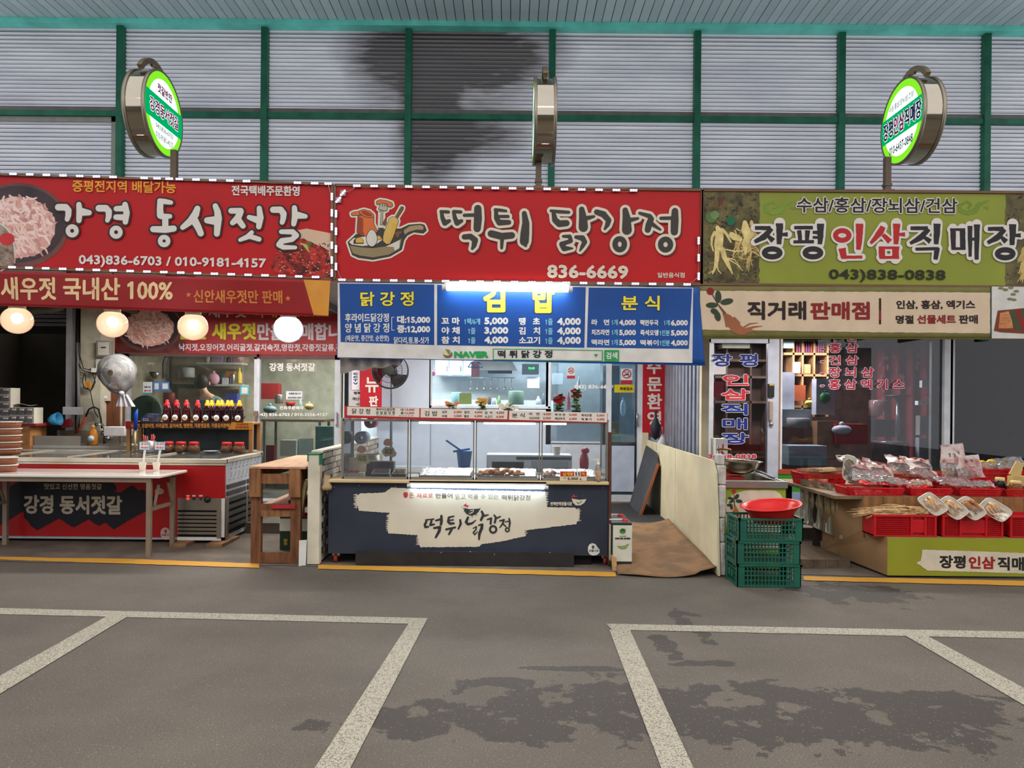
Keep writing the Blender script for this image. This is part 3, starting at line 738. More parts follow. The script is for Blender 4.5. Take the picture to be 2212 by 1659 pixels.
# ---- LED module strings round the two red signs
led_m = emis('led_white', (225,222,255), 14.); led_b = M('led_body', (120,116,124), .5); wire_m = M('wire', (150,120,90), .6)
def led_string(label, pts, D=6.975):
    root = thing('led_string', label, 'light string', PY(D).at(*pts[0][:2]))
    w = MB(); prev = None
    for x, y, vert in pts:
        q = P(x, y, D)
        mb = MB(); a = (.012, .036) if vert else (.036, .012)
        if vert == 2: a = (.026, .026)
        mb.box((q.x-a[0], D-.004, q.z-a[1]), (q.x+a[0], D+.006, q.z+a[1]))
        body = mb.build('led_module', led_b, root)
        d = MB()
        for i in (-1, 0, 1):
            o = Vector((0, 0, i*.024)) if vert == 1 else Vector((i*.017, 0, i*.019)) if vert == 2 else Vector((i*.024, 0, 0))
            d.ball(Vector((q.x, D-.008, q.z))+o, .0085, 6)
        d.build('led', led_m, body)
        if prev is not None and (prev-q).length < .6: w.tube([prev, (prev+q)/2+Vector((0, 0, -.012)), q], .003, 5)
        prev = q
    w.build('wire', wire_m, root)
led_string('row of small white lights along top and bottom edges of the left red sign', [(x, 375+x/711*22, 0) for x in (-8,29,65,101,137,173,209,245,312,340,366,388,424,460,497,533,643,680,709)]+[(717, y, 1) for y in (425,460,490,530,562,590)]+[(682-i*36.4, 598.5-i*1.17, 0) for i in range(20)])
led_string('row of small white lights framing the centre red sign', [(731,432,2),(741,417,2)]+[(771+i*37.35, 401.5+i*.62, 0) for i in range(17)]+[(1509, y, 1) for y in (520,557,597)]+[(1484-i*37.25, 614.5-i*.5, 0) for i in range(21)]+[(726, y, 1) for y in (576,538,500,462)])

# ---- fabric banners under the signs
def wavef(a, k1, k2, ph, amp=.012):
    return lambda q: amp*(sin(q.x*k1+q.z*k2+ph)+.5*sin(q.x*k1*1.7-q.z*k2*1.3+ph*2))+amp
def banner(name, label, quad, D, mat, wave, nx=70, ny=12):
    pl = PY(D, wave); q = [pl.at(*p) for p in quad]
    root = thing(name, label, 'banner', ((q[0].x+q[1].x)/2, D, min(q[2].z, q[3].z)))
    mb = MB(); prect(mb, quad, pl, 0, nx, ny); o = mb.build('cloth', mat, root)
    s = o.modifiers.new('s', 'SOLIDIFY'); s.thickness = .002; s.offset = 0
    hem = MB(); n = 40
    hem.tube([pl.at(quad[3][0]+(quad[2][0]-quad[3][0])*i/n, quad[3][1]+(quad[2][1]-quad[3][1])*i/n, -1) for i in range(n+1)], .005, 5); hem.build('hem', mat, root)
    return root, pl
bl, p1 = banner('cloth_banner', 'dark red cloth banner with cream lettering, hung under the left red sign', [(-300,578),(716,606),(711,684),(-300,649)], 6.96, M('banner_red', (142,24,26), .5, var=.06, vs=2, bump=.2, bs=3), wavef(.01, 3, 5, .4))
mb = MB(); prect(mb, [(657,605),(715,607),(711,683),(679,681)], p1, 1, 6, 8); mb.build('orange_corner', M('banner_orange', (206,140,52), .5), bl)
bt = M('banner_cream_ink', (228,196,146), .5)
text(bl, '새우젓 국내산 100%', (6,712,1118,860), p1, bt, 1.3, slope=4, lay=2, k=b4)
text(bl, '신안새우젓만 판매', (1252,795,1826,880), p1, M('banner_orange_ink', (202,124,58), .5), .7, slope=2, lay=2, k=b4)
def star(cx, cy, r): return [(cx+(r if i % 2 == 0 else r*.42)*sin(i*pi/5), cy-(r if i % 2 == 0 else r*.42)*cos(i*pi/5)) for i in range(10)]
for s in (star(1220,828,20), star(1862,852,20)): ppoly(bl, s, p1, M('banner_orange_ink'), 2, 'star', k=b4)

blue = M('banner_blue', (26,74,146), .45, var=.08, vs=2, bump=.15, bs=3)
wv = wavef(.01, 2.2, 3, 1.4, .008)
bb, p2 = banner('menu_banner', 'blue menu banner with white prices and yellow dish headings under the centre sign', [(729,610),(1509,621),(1523,789),(728,772)], 6.96, blue, wv)
wc = M('banner_white', (214,210,204), .5, bump=.1, bs=3)
mb = MB(); prect(mb, [b5(78,607),b5(2098,637),b5(2094,1064),b5(78,1035)], p2, 1, 60, 10); mb.build('white_field', wc, bb)
for q in ([(88,612),(628,620),(627,962),(96,945)], [(645,622),(1488,633),(1480,978),(643,962)], [(1505,636),(2092,640),(2074,984),(1494,976)]):
    mb = MB(); prect(mb, [b5(*p) for p in q], p2, 2, 24, 10); mb.build('blue_panel', blue, bb)
yl = M('banner_yellow', (236,216,72), .5); cy = M('banner_cyan', (136,196,214), .5)
def T(s, b, m=ink_w, bo=.5, o=0, om=None, parent=bb, pl=p2, k=b5, lay=3.2, slope=0): return text(parent, s, b, pl, m, bo, o, om, slope, lay, k)
wbr = M('ink_white2', (222,218,214), .5)
T('닭 강 정', (208,660,512,742), yl, .8, .9, ink_k, lay=4.2); T('김', (905,612,1032,778), yl, 3.0, 1., ink_k, lay=4.2); T('밥', (1185,615,1312,782), yl, 3.0, 1., ink_k, lay=4.2); T('분 식', (1690,682,1908,765), yl, .8, .9, ink_k, lay=4.2)
T('후라이드닭강정', (120,782,370,832), wbr); T('양 념 닭 강 정', (120,838,372,892), wbr); T('대:15,000', (416,796,605,842), wbr, .9); T('중:12,000', (416,850,605,896), wbr, .9)
T('(매운맛, 중간맛, 순한맛)', (122,906,370,946), wbr, .25); T('닭다리,윙,봉-싯가', (398,916,598,956), wbr, .3)
mb = MB()
for a, b in (((386,805),(400,805)), ((386,805),(386,878)), ((386,878),(400,878))): V, Fs = chain([(*b5(*a), .6), (*b5(*b), .6)], 3); put(mb, V, Fs, p2, 3.2)
mb.build('lettering', wbr, bb, fixn=False)
for i, (a, c, b, d, e, f) in enumerate((('꼬 마', '1팩/6개', '5,000', '땡   초', '1줄', '4,000'), ('야 채', '1줄', '3,000', '김   치', '1줄', '4,000'), ('참 치', '1줄', '4,000', '소고기', '1줄', '4,000'))):
    y = 805+i*54.
    T(a, (668,y,772,y+42), wbr, .7); T(c, (798 if i == 0 else 820,y+6,888 if i == 0 else 862,y+42), cy, .25); T(b, (912,y+1,1048,y+46), wbr, 1.1)
    T(d, (1108,y+2,1228,y+45), wbr, .7); T(e, (1258,y+8,1300,y+45), cy, .25); T(f, (1325,y+3,1460,y+50), wbr, 1.1)
for i, (a, c, b, d, e, f) in enumerate((('라   면', '1개', '4,000', '떡만두국', '1개', '6,000'), ('치즈라면', '1개', '5,000', '즉석오뎅', '1인분', '5,000'), ('떡라면', '1개', '5,000', '떡볶이', '1인분', '4,000'))):
    y = 816+i*57.
    T(a, (1520,y,1622,y+34), wbr, .5); T(c, (1635,y,1670,y+34), cy, .3); T(b, (1678,y+2,1774,y+38), wbr, .8)
    T(d, (1798,y+2,1902,y+36), wbr, .5); T(e, (1932 if i == 0 else 1908,y+3,1966,y+36), cy, .3); T(f, (1972,y+4,2068,y+40), wbr, .8)
ng = M('search_green', (40,156,82), .5)
T('NAVER', (740,998,935,1036), ng, 1.5, lay=4)
mb = MB()
for q in ([(960,983),(1585,991),(1585,995),(960,987)], [(960,1043),(1585,1051),(1585,1055),(960,1047)], [(960,983),(965,983),(965,1046),(960,1046)], [(1580,991),(1585,991),(1585,1054),(1580,1054)]): prect(mb, [b5(*p) for p in q], p2, 4, 30, 1)
mb.build('search_box', ng, bb)
T('떡 튀 닭 강 정', (988,993,1298,1036), ink_k, .6, lay=4)
ppoly(bb, [(1534,1014),(1558,1014),(1546,1031)], p2, ng, 4, 'arrow', b5); ppoly(bb, [(1593,990),(1678,991),(1678,1056),(1593,1055)], p2, ng, 3.8, 'button', b5); T('검색', (1603,1003,1668,1042), wbr, .5, lay=5.2)
ppoly(bb, ell(*b5(705,1015), 10, 8, 20), p2, M('hat_brown', (120,98,74)), 3.6, 'print'); ppoly(bb, ell(*b5(700,1006), 8.5, 6, 20), p2, M('hat_cream', (214,206,160)), 4.2, 'print'); ppoly(bb, [b5(690,985),b5(715,990),b5(722,1020),b5(706,1012)], p2, M('hat_green', (120,128,84)), 4.8, 'print')

br, p3 = banner('cloth_banner', 'beige ginseng shop banner with olive edges, hung under the olive sign', [(1511,618),(2420,622),(2420,733),(1508,731)], 6.96, M('banner_olive', (106,102,52), .55, bump=.15, bs=3), None)
ppoly(br, rough_poly([(1512,628),(2139,632),(2138,720),(1900,718),(1640,714),(1509,712)], .9, 8, 5), p3, M('banner_beige', (208,186,158), .55, var=.03), 1.5, 'beige_field')
kb = M('ink_brownblack', (46,32,30)); rb = M('ink_brownred', (132,34,34))
strp = lambda s, b, m, bo: text(br, s, b, p3, m, bo, lay=3, k=b6)
strp('직거래', (425,808,805,930), kb, 1.7); strp('판매점', (830,812,1215,930), rb, 1.7); strp('인삼, 홍삼, 엑기스', (1385,802,1895,862), kb, .8); strp('명절', (1382,900,1498,955), kb, .8); strp('선물세트', (1520,897,1770,955), rb, .8); strp('판매', (1790,897,1912,955), kb, .8)
ppoly(br, R(1274,790,1288,958), p3, kb, 3, 'print', b6); ppoly(br, R(1274,870,1288,930), p3, rb, 3.4, 'print', b6)
root_m = M('root_brown', (150,92,62)); lf_m = M('leaf_dark', (52,66,48))
def ginseng_art(parent, pl, k, lay=3):
    strokes(parent, [[(275,890,10),(300,920,26),(330,960,32),(390,1000,22),(450,1000,9)], [(340,920,10),(375,950,5)], [(420,990,10),(470,975,6),(520,970,2)], [(400,1005,8),(470,1000,5),(500,1015,2)], [(390,985,6),(440,955,5),(490,950,2)], [(330,990,16),(370,1020,6),(420,1020,2)], [(295,930,18),(292,970,8)]], k, pl, root_m, lay=lay, name='root_print')
    strokes(parent, [[(190,750,4),(235,830,4),(278,885,8)]], k, pl, M('stem_brown', (96,70,56)), lay=lay, name='root_print')
    for cx, cy, rx, ry, t in ((237,780,40,20,1.5),(292,812,42,20,-.2),(195,835,38,18,.0),(212,875,26,18,.4),(232,905,34,20,1.3)):
        ppoly(parent, [k(cx+rx*cos(a)*cos(t)-ry*sin(a)*sin(t), cy+rx*cos(a)*sin(t)+ry*sin(a)*cos(t)) for a in [i*2*pi/16 for i in range(16)]], pl, lf_m, lay+1, 'leaf_print')
    ppoly(parent, [k(*p) for p in ell(186, 745, 24, 24, 14)], pl, M('flower_red', (128,30,34)), lay+1, 'flower_print')
ginseng_art(br, p3, b6)
ppoly(br, [(2141,619),(2420,622),(2420,733),(2142,731)], p3, M('banner_white2', (206,204,196), .55), 1.8, 'white_field')
for x in (2140,): mb = MB(); prect(mb, R(2139, 619, 2141.5, 731), p3, 3); mb.build('print', M('ink_slate', (54,66,66)), br)
tray = [(2015,1000),(2040,870),(2300,845),(2420,870),(2420,1030),(2060,1010)]
ppoly(br, tray, p3, M('tray_brown', (120,56,36)), 3, 'tray_print', b6)
ppoly(br, [(2045,985),(2055,885),(2120,872),(2140,985)], p3, M('tray_tan', (190,130,84), .5, vs=30, var=.2), 3.5, 'tray_print', b6)
ppoly(br, [(2110,872),(2230,860),(2240,1000),(2150,990)], p3, M('tray_green', (66,76,50)), 3.8, 'tray_print', b6); ppoly(br, [(2150,868),(2180,862),(2225,990),(2195,995)], p3, rb, 4.2, 'tray_print', b6)
for i in range(6): ppoly(br, [b6(*p) for p in ell(2085, 895+i*17, 36, 6, 12)], p3, M('root_orange', (196,128,76)), 4.3, 'tray_print')
for cx, cy in ((2060,725),(2090,735),(2125,722),(2140,765),(2160,745),(2118,795),(2145,800)): ppoly(br, [b6(*p) for p in ell(cx, cy, 18, 9, 10)], p3, M('leaf_olive', (118,124,86)), 3, 'leaf_print')

# ---- round double-faced signs on poles
chrome = M('chrome', (190,180,162), .07, 1., var=.02); pole_m = M('pole_steel', (104,90,78), .5, .4)
face_y = emis('disc_green', (128,226,40), 1.0); face_w = emis('disc_white', (238,255,246), 1.25); face_g = emis('disc_band', (0,168,98), .95)
def disc_sign(label, px, py, D, lines, side, band_slope, pole_px, pole_top, yaw=0.):
    c = P(px, py, D); Rr = .405; th = .215
    root = thing('round_sign', label, 'sign', (P(pole_px, 400, D).x, D, P(pole_px, 405, D).z))
    n = 48
    drum = MB(); drum.lathe([(Rr-.005,-th/2+.02),(Rr-.005,th/2-.02)], c, n, 'X'); drum.build('drum', chrome, root)
    rim = MB()
    for s in (-1, 1): rim.lathe([(Rr-.012,s*(th/2)),(Rr+.008,s*(th/2)),(Rr+.008,s*(th/2-.03)),(Rr-.004,s*(th/2-.03))], c, n, 'X')
    rim.build('rim', M('rim_steel', (150,140,124), .35, .8), root)
    for s in (-1, 1):
        X = c.x+s*th/2; pl = PX(X-s*.002, s)
        f = MB()
        def circ(r, x): return [(x, c.y+r*cos(2*pi*i/n), c.z+r*sin(2*pi*i/n)) for i in range(n)]
        f.poly(circ(Rr-.012, X-s*.004)); f.build('face', face_y, root)
        g = MB(); g.poly(circ(Rr*.80, X-s*.002)); g.build('face_centre', face_w, root)
        h = MB(); hw = .125
        top = [(X, c.y+y, c.z+hw) for y in (-sqrt(.39**2-hw*hw), sqrt(.39**2-hw*hw))]
        arc = lambda sg: [(X, c.y+sg*.39*cos(t), c.z+.39*sin(t)) for t in [-.325+.65*i/8 for i in range(9)]]
        h.poly(arc(1)+arc(-1)[::-1]); h.build('face_band', face_g, root)
        # lettering laid out on the face plane itself; y grows away from the viewer
        for body, v0, v1, w, m, bo, om, *uo in lines:
            uo = uo[0] if uo else 0.
            vs, fs, es = glyphs(body); ax = min(v[0] for v in vs); bx = max(v[0] for v in vs); ay = min(v[1] for v in vs); by = max(v[1] for v in vs)
            V = [((v[0]-ax)/(bx-ax)*w, (v[1]-ay)/(by-ay)*(v1-v0)) for v in vs]
            def lay_(r, l, mt, nm):
                mb = MB(); cv = lambda q: (X+s*.0015*l, c.y+(q[0]-w/2+uo)*s, c.z+v0+q[1])
                mb.add([cv(q) for q in V], fs)
                if r:
                    a, b = dil(V, es, r, 6)
                    for i_, f_ in enumerate(b): mb.add([(X+s*.0015*(l+.02+(i_ % 41)*.011), cv(a[j])[1], cv(a[j])[2]) for j in f_], [tuple(range(len(f_)))])
                mb.build(nm, mt, root, fixn=False)
            if om: lay_(bo+.007, 1, om, 'letter_outline')
            lay_(bo, 2, m, 'lettering')
    # curved handle over the drum
    hd = MB(); m_ = 14; W_ = .028
    for i in range(m_):
        a0, a1 = [radians(38+104*(i+j)/m_) for j in (0, 1)]
        A = Vector((c.x, c.y+.31*cos(a0)*1.12, c.z+.40*sin(a0)+.10)); B = Vector((c.x, c.y+.31*cos(a1)*1.12, c.z+.40*sin(a1)+.10))
        hd.bar(A, B, .05, .045, (1, 0, 0))
    hd.build('handle', M('handle_steel', (158,140,112), .3, .85), root)
    st = MB()
    for s in (-1, 1): st.tube([(c.x, c.y+s*.05, c.z+Rr-.01), (c.x, c.y+s*.05, c.z+Rr+.07)], .01, 8)
    st.build('handle_stud', chrome, root)
    a = P(pole_px, 416 if pole_px > 1500 else 408, D); p = MB(); p.box((a.x-.028, D-.028, a.z-.03), (a.x+.028, D+.028, c.z-Rr+.05)); p.build('pole', pole_m, root)
    q = MB(); q.box((a.x-.05, D-.05, a.z-.03), (a.x+.05, D+.05, a.z+.02)); q.box((a.x-.035, D-.035, a.z+.06), (a.x+.035, D+.035, a.z+.085)); q.build('pole_foot', pole_m, root)
mag = M('disc_magenta', (150,30,110)); slate = M('disc_slate', (80,100,110)); navy = M('disc_navy', (24,44,92)); wdisc = emis('disc_outline', (250,250,255), 1.1)
disc_sign('lit round green and white sign turned right, on a pole above the left red sign', 332, 247, 7.32, [('젓갈반찬', .165, .25, .30, mag, .004, None), ('강경동서젓갈', -.06, .07, .60, mag, .004, wdisc), ('043)836-6703', -.20, -.145, .36, slate, .001, None), ('010-9181-4157', -.28, -.225, .36, slate, .001, None)], 1, 0, 376, 340)
disc_sign('round chrome drum sign seen edge-on, on a pole above the centre red sign', 1175, 265, 7.32, [('떡튀닭강정', -.07, .08, .56, navy, .006, wdisc), ('836-6669', -.25, -.17, .36, slate, .002, None)], 0, 0, 1163, 352)
disc_sign('lit round green and white sign turned left, on a pole above the olive sign', 1970, 263, 7.32, [('수삼.홍삼.장뇌삼.건삼', .165, .225, .46, slate, .001, None), ('장평', -.085, .085, .19, navy, .006, wdisc, -.245), ('인삼', -.085, .085, .19, mag, .006, wdisc, -.035), ('직매장', -.085, .085, .29, navy, .006, wdisc, .22), ('010-6437-0848', -.27, -.19, .44, navy, .002, None)], -1, 0, 1916, 352)
# ================================================================== CENTRE STALL
def zed(py, D, px=CX): return P(px, py, D).z
def xed(px, D, py=900): return P(px, py, D).x
DC = 7.1
xl, xr = xed(712, DC, 1120), xed(1313, DC, 1120)
zc1 = zed(1044, DC, 1010); zc0 = zed(1198, DC, 1010)
navy_p = M('counter_navy', (50,55,68), .5, var=.08, vs=3, bump=.05)
ct = thing('food_counter', 'dark navy wheeled food counter with cream brushstroke panel and tube lamp', 'counter', ((xl+xr)/2, DC+.3, 0))
MB().box((xl, DC+.02, zc0), (xr, DC+.62, zc1)).build('body', navy_p, ct, .006)
MB().box((xl-.012, DC, zc0), (xr+.0, DC+.02, zc1)).build('front_panel', navy_p, ct)
mb = MB(); mb.box((xr+.004, DC-.01, .02), (xr+.03, DC+.62, zc1+.5)); one('side_board', 'tall reddish brown board standing against the right end of the counter', 'board', mb, M('dark_red_wood', (92,52,42), .6, var=.15, vs=5))
woodl = M('ledge_wood', (206,182,138), .5, var=.08, vs=3, stretch=(1,12,12))
MB().box((xl-.02, DC-.055, zc1), (xr+.001, DC+.62, zc1+.032)).build('ledge', woodl, ct, .008)
MB().lathe([(.001,0),(.045,0),(.05,.03),(.035,.06),(.03,.14)], (xl-.02, DC-.03, zc1-.07), 14, 'Z').build('rolled_edge', M('roll_tan', (176,150,112), .6), ct)
kx0, kx1 = xed(768, DC-.06, 1205), xed(1240, DC-.06, 1205)
MB().box((kx0, DC-.06, .012), (kx1, DC-.04, zed(1192, DC-.06, 1000))).build('kick_board', M('kick_dark', (44,42,40), .7, var=.12, vs=6, bump=.1), ct)
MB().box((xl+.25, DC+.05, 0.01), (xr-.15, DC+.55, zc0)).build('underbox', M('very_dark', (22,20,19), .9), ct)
for px in (720, 1306):
    q = P(px, 1205, DC); cst = MB(); z = .052
    cst.lathe([(.001,-.016),(.045,-.016),(.05,-.008),(.05,.008),(.045,.016),(.001,.016)], (q.x+.01, DC+.08, z), 18, 'X')
    o = cst.build('caster', M('caster_red', (150,58,48), .5), ct)
    MB().box((q.x-.02, DC+.05, z+.02), (q.x+.05, DC+.12, zc0+.01)).build('caster_bracket', steel, o)
pf = PY(DC-.001)
kc = K(680, 1020, 5.267); kd = K(1080, 1020, 4.608); ke = K(860, 1040, 5.53)
brush = [(779,1066),(830,1064),(845,1053),(879,1055),(980,1058),(1080,1060),(1177,1062),(1182,1096),(1241,1096),(1251,1103),(1252,1114),(1245,1132),(1188,1139),(1131,1146),(1137,1157),(1121,1161),(1080,1170),(1039,1176),(1035,1181),(908,1182),(902,1156),(839,1152),(837,1141),(841,1108),(775,1103),(769,1084),(771,1071)]
creamp = M('brush_cream', (214,205,184), .5, var=.02)
ppoly(ct, rough_poly(brush, 1.0, 3.2, 4), pf, creamp, 1, 'brush_print')
mb = MB(); r = random.Random(2)
for (x, y0, y1, s) in ((768,1068,1100,-1),(838,1112,1150,-1),(903,1158,1180,-1),(1180,1064,1094,1),(1251,1099,1130,1),(1135,1147,1158,1)):
    for i in range(int((y1-y0)/2.6)): V, Fs = chain([(x-s*3, y0+i*2.6, 1.1), (x+s*r.uniform(1, 5), y0+i*2.6+r.uniform(-1, 1), .4)], 3); put(mb, V, Fs, pf, 1.2+i*.01)
mb.build('brush_print', creamp, ct, fixn=False)
inkc = M('counter_ink', (52,54,56), .5)
SK = [[(330,460,9),(375,454,9)],[(338,478,14),(320,515,15),(325,545,14),(362,540,11)],[(388,455,9),(425,448,9)],[(400,470,13),(384,520,14),(430,512,11)],[(452,466,11),(505,452,14)],[(517,412,15),(519,470,17),(512,512,16)],[(430,556,13),(500,545,17),(492,590,18),(450,667,13)],
 [(608,428,12),(665,415,9)],[(606,432,14),(598,480,15),(620,502,16),(665,500,13)],[(612,465,9),(660,458,9)],[(575,572,13),(630,560,13),(682,548,12)],[(640,570,15),(608,630,12)],[(742,460,12),(748,505,15),(720,566,10)],
 [(835,430,14),(812,485,17),(835,510,16),(880,500,13),(928,463,6)],[(1000,358,13),(1018,400,17),(990,460,14)],[(1020,412,14),(1076,398,8)],[(895,560,6),(935,540,9),(930,575,9),(898,610,9),(915,634,9),(950,600,5)],[(962,522,9),(1005,515,16),(998,560,18),(972,620,17),(966,692,10)],
 [(1065,455,9),(1112,440,13),(1105,505,13)],[(1148,402,10),(1168,430,13),(1155,492,13)],[(1168,442,12),(1222,418,8)],ring(1135,572,38,40,13),
 [(1215,470,9),(1265,458,12),(1245,510,11),(1215,550,7)],[(1255,508,10),(1292,542,7)],[(1280,482,7),(1315,475,8)],[(1326,443,10),(1335,490,13),(1328,545,10)],ring(1305,577,22,22,9)]
strokes(ct, SK, ke, pf, inkc, lay=2.2)
ppoly(ct, [(775,320),(800,318),(850,330),(920,327),(965,325),(988,312),(962,360),(930,392),(875,410),(820,390),(788,352)], pf, inkc, 2.3, 'bird_print', ke)
strokes(ct, [[(848,378,4),(865,385,4),(880,368,4)],[(870,372,4),(888,372,4),(900,350,4)],[(862,350,4),(880,345,4),(905,338,4)]], ke, pf, creamp, lay=3, name='bird_print')
strokes(ct, [[(888,408,3),(884,428,3)],[(925,395,3),(946,405,3)],[(758,305,3),(768,316,2)]], ke, pf, inkc, lay=2.4, name='bird_print')
ppoly(ct, [(776,290),(818,256),(814,282),(846,284),(830,312),(812,298)], pf, M('comb_red', (190,54,66)), 2.4, 'bird_print', ke); ppoly(ct, [ke(*p) for p in ell(787, 333, 6, 5, 10)], pf, creamp, 2.8, 'bird_print')
text(ct, '좋', (60,128,122,196), pf, M('print_red', (176,48,56)), .5, lay=2.2, k=ke); text(ct, '은', (132,132,188,196), pf, M('print_red'), .1, lay=2.2, k=ke)
text(ct, '재료로', (222,140,418,196), pf, M('print_red'), .0, lay=2.2, k=ke); text(ct, '만들어', (450,142,648,200), pf, inkc, .1, lay=2.2, k=ke); text(ct, '믿고 먹을 수 있는', (682,146,1200,212), pf, M('print_faint', (120,124,124)), 0, lay=2.2, k=ke); text(ct, '떡튀닭강정', (1240,160,1578,226), pf, inkc, 0, lay=2.2, k=ke)
text(ct, '반짝반짝장뜰시장', (1820,243,2078,290), pf, creamp, .3, lay=1.5, k=ke)
ppoly(ct, [(712,262),(735,266),(790,275),(860,268),(840,305),(800,330),(755,330),(728,305)], pf, creamp, 1.4, 'bird_print', kd)
strokes(ct, [[(716,250,5),(738,225,5),(736,245,5),(766,238,4)]], kd, pf, M('comb_red'), lay=1.6, name='bird_print'); strokes(ct, [[(768,296,3),(772,312,3),(790,308,3),(812,290,3)]], kd, pf, inkc, lay=2, name='bird_print')
def emblem(parent, pl, cx, cy, m1, m2, lay=2):
    ppoly(parent, [(cx+x, cy+y) for x, y in ((-3,-13),(4,-11),(8,-5),(13,1),(13,8),(7,13),(-2,14),(-9,11),(-12,4),(-12,-4),(-9,-10))], pl, m1, lay, 'emblem')
    text(parent, '장뜰시장', (cx-10, cy+1, cx+11, cy+6), pl, m2, .1, lay=lay+1); text(parent, '뜰', (cx-4, cy-8, cx+2, cy-1), pl, m2, .2, lay=lay+1)
emblem(ct, pf, 1282, 1186, M('emblem_white', (212,212,206)), inkc)
mb = MB()
for x, y in ((716,1051),(722,1052),(776,1049),(855,1050),(1302,1054),(1016,1192),(1188,1194),(953,1194),(1068,1198)): mb.ball(P(x, y, DC-.06 if y > 1150 else DC-.003), .006, 6)
mb.build('screw', steel, ct)
# lit tube under the ledge
def tube_lamp(name, label, x0, x1, y, D, r=.014, st=16., housing=None, slope=0.):
    a, b = P(x0, y, D), P(x1, y+slope, D)
    t = thing(name, label, 'lamp', (a+b)/2)
    MB().tube([a, b], r, 12).build('tube', emis('tube_emit_%d' % st, (214,240,255), st), t)
    h = MB()
    if housing: h.box((a.x, D-.01, a.z+r), (b.x, D+housing, a.z+r+.03))
    for q in (a, b): h.tube([q+Vector((-.02, 0, 0)), q+Vector((.02, 0, 0))], r*1.15, 10)
    h.build('housing', white, t); return t
tube_lamp('tube_lamp', 'lit white tube lamp fixed under the wooden ledge of the navy counter', 884, 1180, 1049, DC-.045, .016, 20., .04, 4)
tube_lamp('tube_lamp', 'bright thick tube lamp hung in front of the blue menu banner', 960, 1232, 621, 6.86, .028, 17., .05, 4)

# ---- display case
ds = thing('display_case', 'clear food display case with steel frame and red edged price strip', 'display case', ((xl+xr)/2, DC+.3, zc1+.032))
zb_ = zc1+.034; D0 = DC+.02
X = [xed(p, D0, 970) for p in (739, 884, 1026, 1168, 1312)]; ztop = zed(907, D0, 1000)
frm = M('case_frame', (176,170,160), .3, .8)
clr = glass('case_glass', (244,247,249), 1., .03, .04, (215,220,226))
for i in range(4):
    a, b = X[i]+.006, X[i+1]-.006
    MB().box((a+.012, D0, zb_+.02), (b-.012, D0+.004, ztop-.02)).build('front_pane', clr, ds)
    f = MB()
    for p, q in (((a, zb_), (b, zb_+.02)), ((a, ztop-.022), (b, ztop)), ((a, zb_), (a+.012, ztop)), ((b-.012, zb_), (b, ztop))): f.box((p[0], D0-.006, p[1]), (q[0], D0+.012, q[1]))
    f.build('front_frame', frm, ds)
f = MB()
for x in (X[0], X[4]):
    for y in (D0, D0+.5): f.box((x-.008, y-.008, zb_), (x+.008, y+.008, ztop))
    f.box((x-.008, D0, zb_), (x+.008, D0+.5, zb_+.014)); f.box((x-.008, D0, ztop-.014), (x+.008, D0+.5, ztop))
for z in (zb_+.006, ztop-.006): f.box((X[0], D0+.49, z-.008), (X[4], D0+.51, z+.008))
f.build('frame', frm, ds)
for x in (X[0], X[4]): MB().box((x-.002, D0+.01, zb_+.014), (x+.002, D0+.49, ztop-.014)).build('side_pane', clr, ds)
MB().box((X[0]-.01, D0-.01, ztop), (X[4]+.01, D0+.51, ztop+.012)).build('top_pane', clr, ds)
MB().box((X[0], D0, zb_-.002), (X[4], D0+.5, zb_+.004)).build('case_floor', M('case_floor', (196,196,194), .4, var=.05), ds)
for i in (1, 2): MB().tube([(X[i]+.08, D0+.10, ztop-.03), (X[i+1]-.05, D0+.10, ztop-.03)], .012, 10).build('inner_tube', emis('tube_emit_case', (226,240,255), 22.), ds)
MB().tube([(X[3]+.03, D0+.10, ztop-.03), (X[3]+.25, D0+.10, ztop-.03)], .012, 10).build('inner_tube', MATS['tube_emit_case'], ds)
# price strip
ps = PY(D0-.03)
q = [ps.at(*p) for p in ((744,877),(1313,893),(1312,914),(744,903))]
MB().slab(q, .02).build('price_strip', M('strip_red', (186,44,44), .45), ds)
k7 = K(700, 760, 5.529); k8 = K(1020, 760, 5.53)
st_c = M('strip_cream', (228,218,204), .5, var=.01); st_r = M('strip_ink_red', (176,52,50)); st_k = M('strip_ink', (62,56,54))
for qd in ([k7(278,655),k7(1138,675),k7(1138,782),k7(275,758)], [k7(1155,677),k8(424,700),k8(418,806),k7(1152,783)], [k8(444,702),k8(1612,730),k8(1612,842),k8(440,810)]):
    mb = MB(); prect(mb, qd, ps, 1); mb.build('strip_field', st_c, ds)
def s7(s, b, m=st_k, bo=.15, sl=0.): text(ds, s, b, ps, m, bo, lay=2, k=k7, slope=sl)
def s8(s, b, m=st_k, bo=.15, sl=0.): text(ds, s, b, ps, m, bo, lay=2, k=k8, slope=sl)
s7('닭 강 정', (335,676,550,740), sl=.6); s7('후라이드닭강정', (622,668,845,704), sl=.4); s7('양 념 닭 강 정', (620,708,845,746), sl=.4); s7('대:', (915,676,958,706)); s7('중:', (915,716,958,748)); s7('15,000', (965,678,1080,708), st_r); s7('12,000', (962,718,1076,748), st_r); s7('(매운맛, 중간맛, 순한맛)', (622,752,845,766), bo=0); s7('닭다리,윙,봉', (895,757,1070,770), bo=0)
s7('김 밥', (1200,706,1355,766)); s7('꼬마', (1408,702,1470,736)); s7('야채', (1406,752,1468,784)); s7('5,000', (1552,705,1645,736), st_r); s7('3,000', (1550,752,1643,784), st_r); s7('참치', (1675,706,1735,738)); s7('땡초', (1672,754,1732,786)); s7('4,000', (1798,708,1892,738), st_r); s7('4,000', (1794,754,1890,786), st_r)
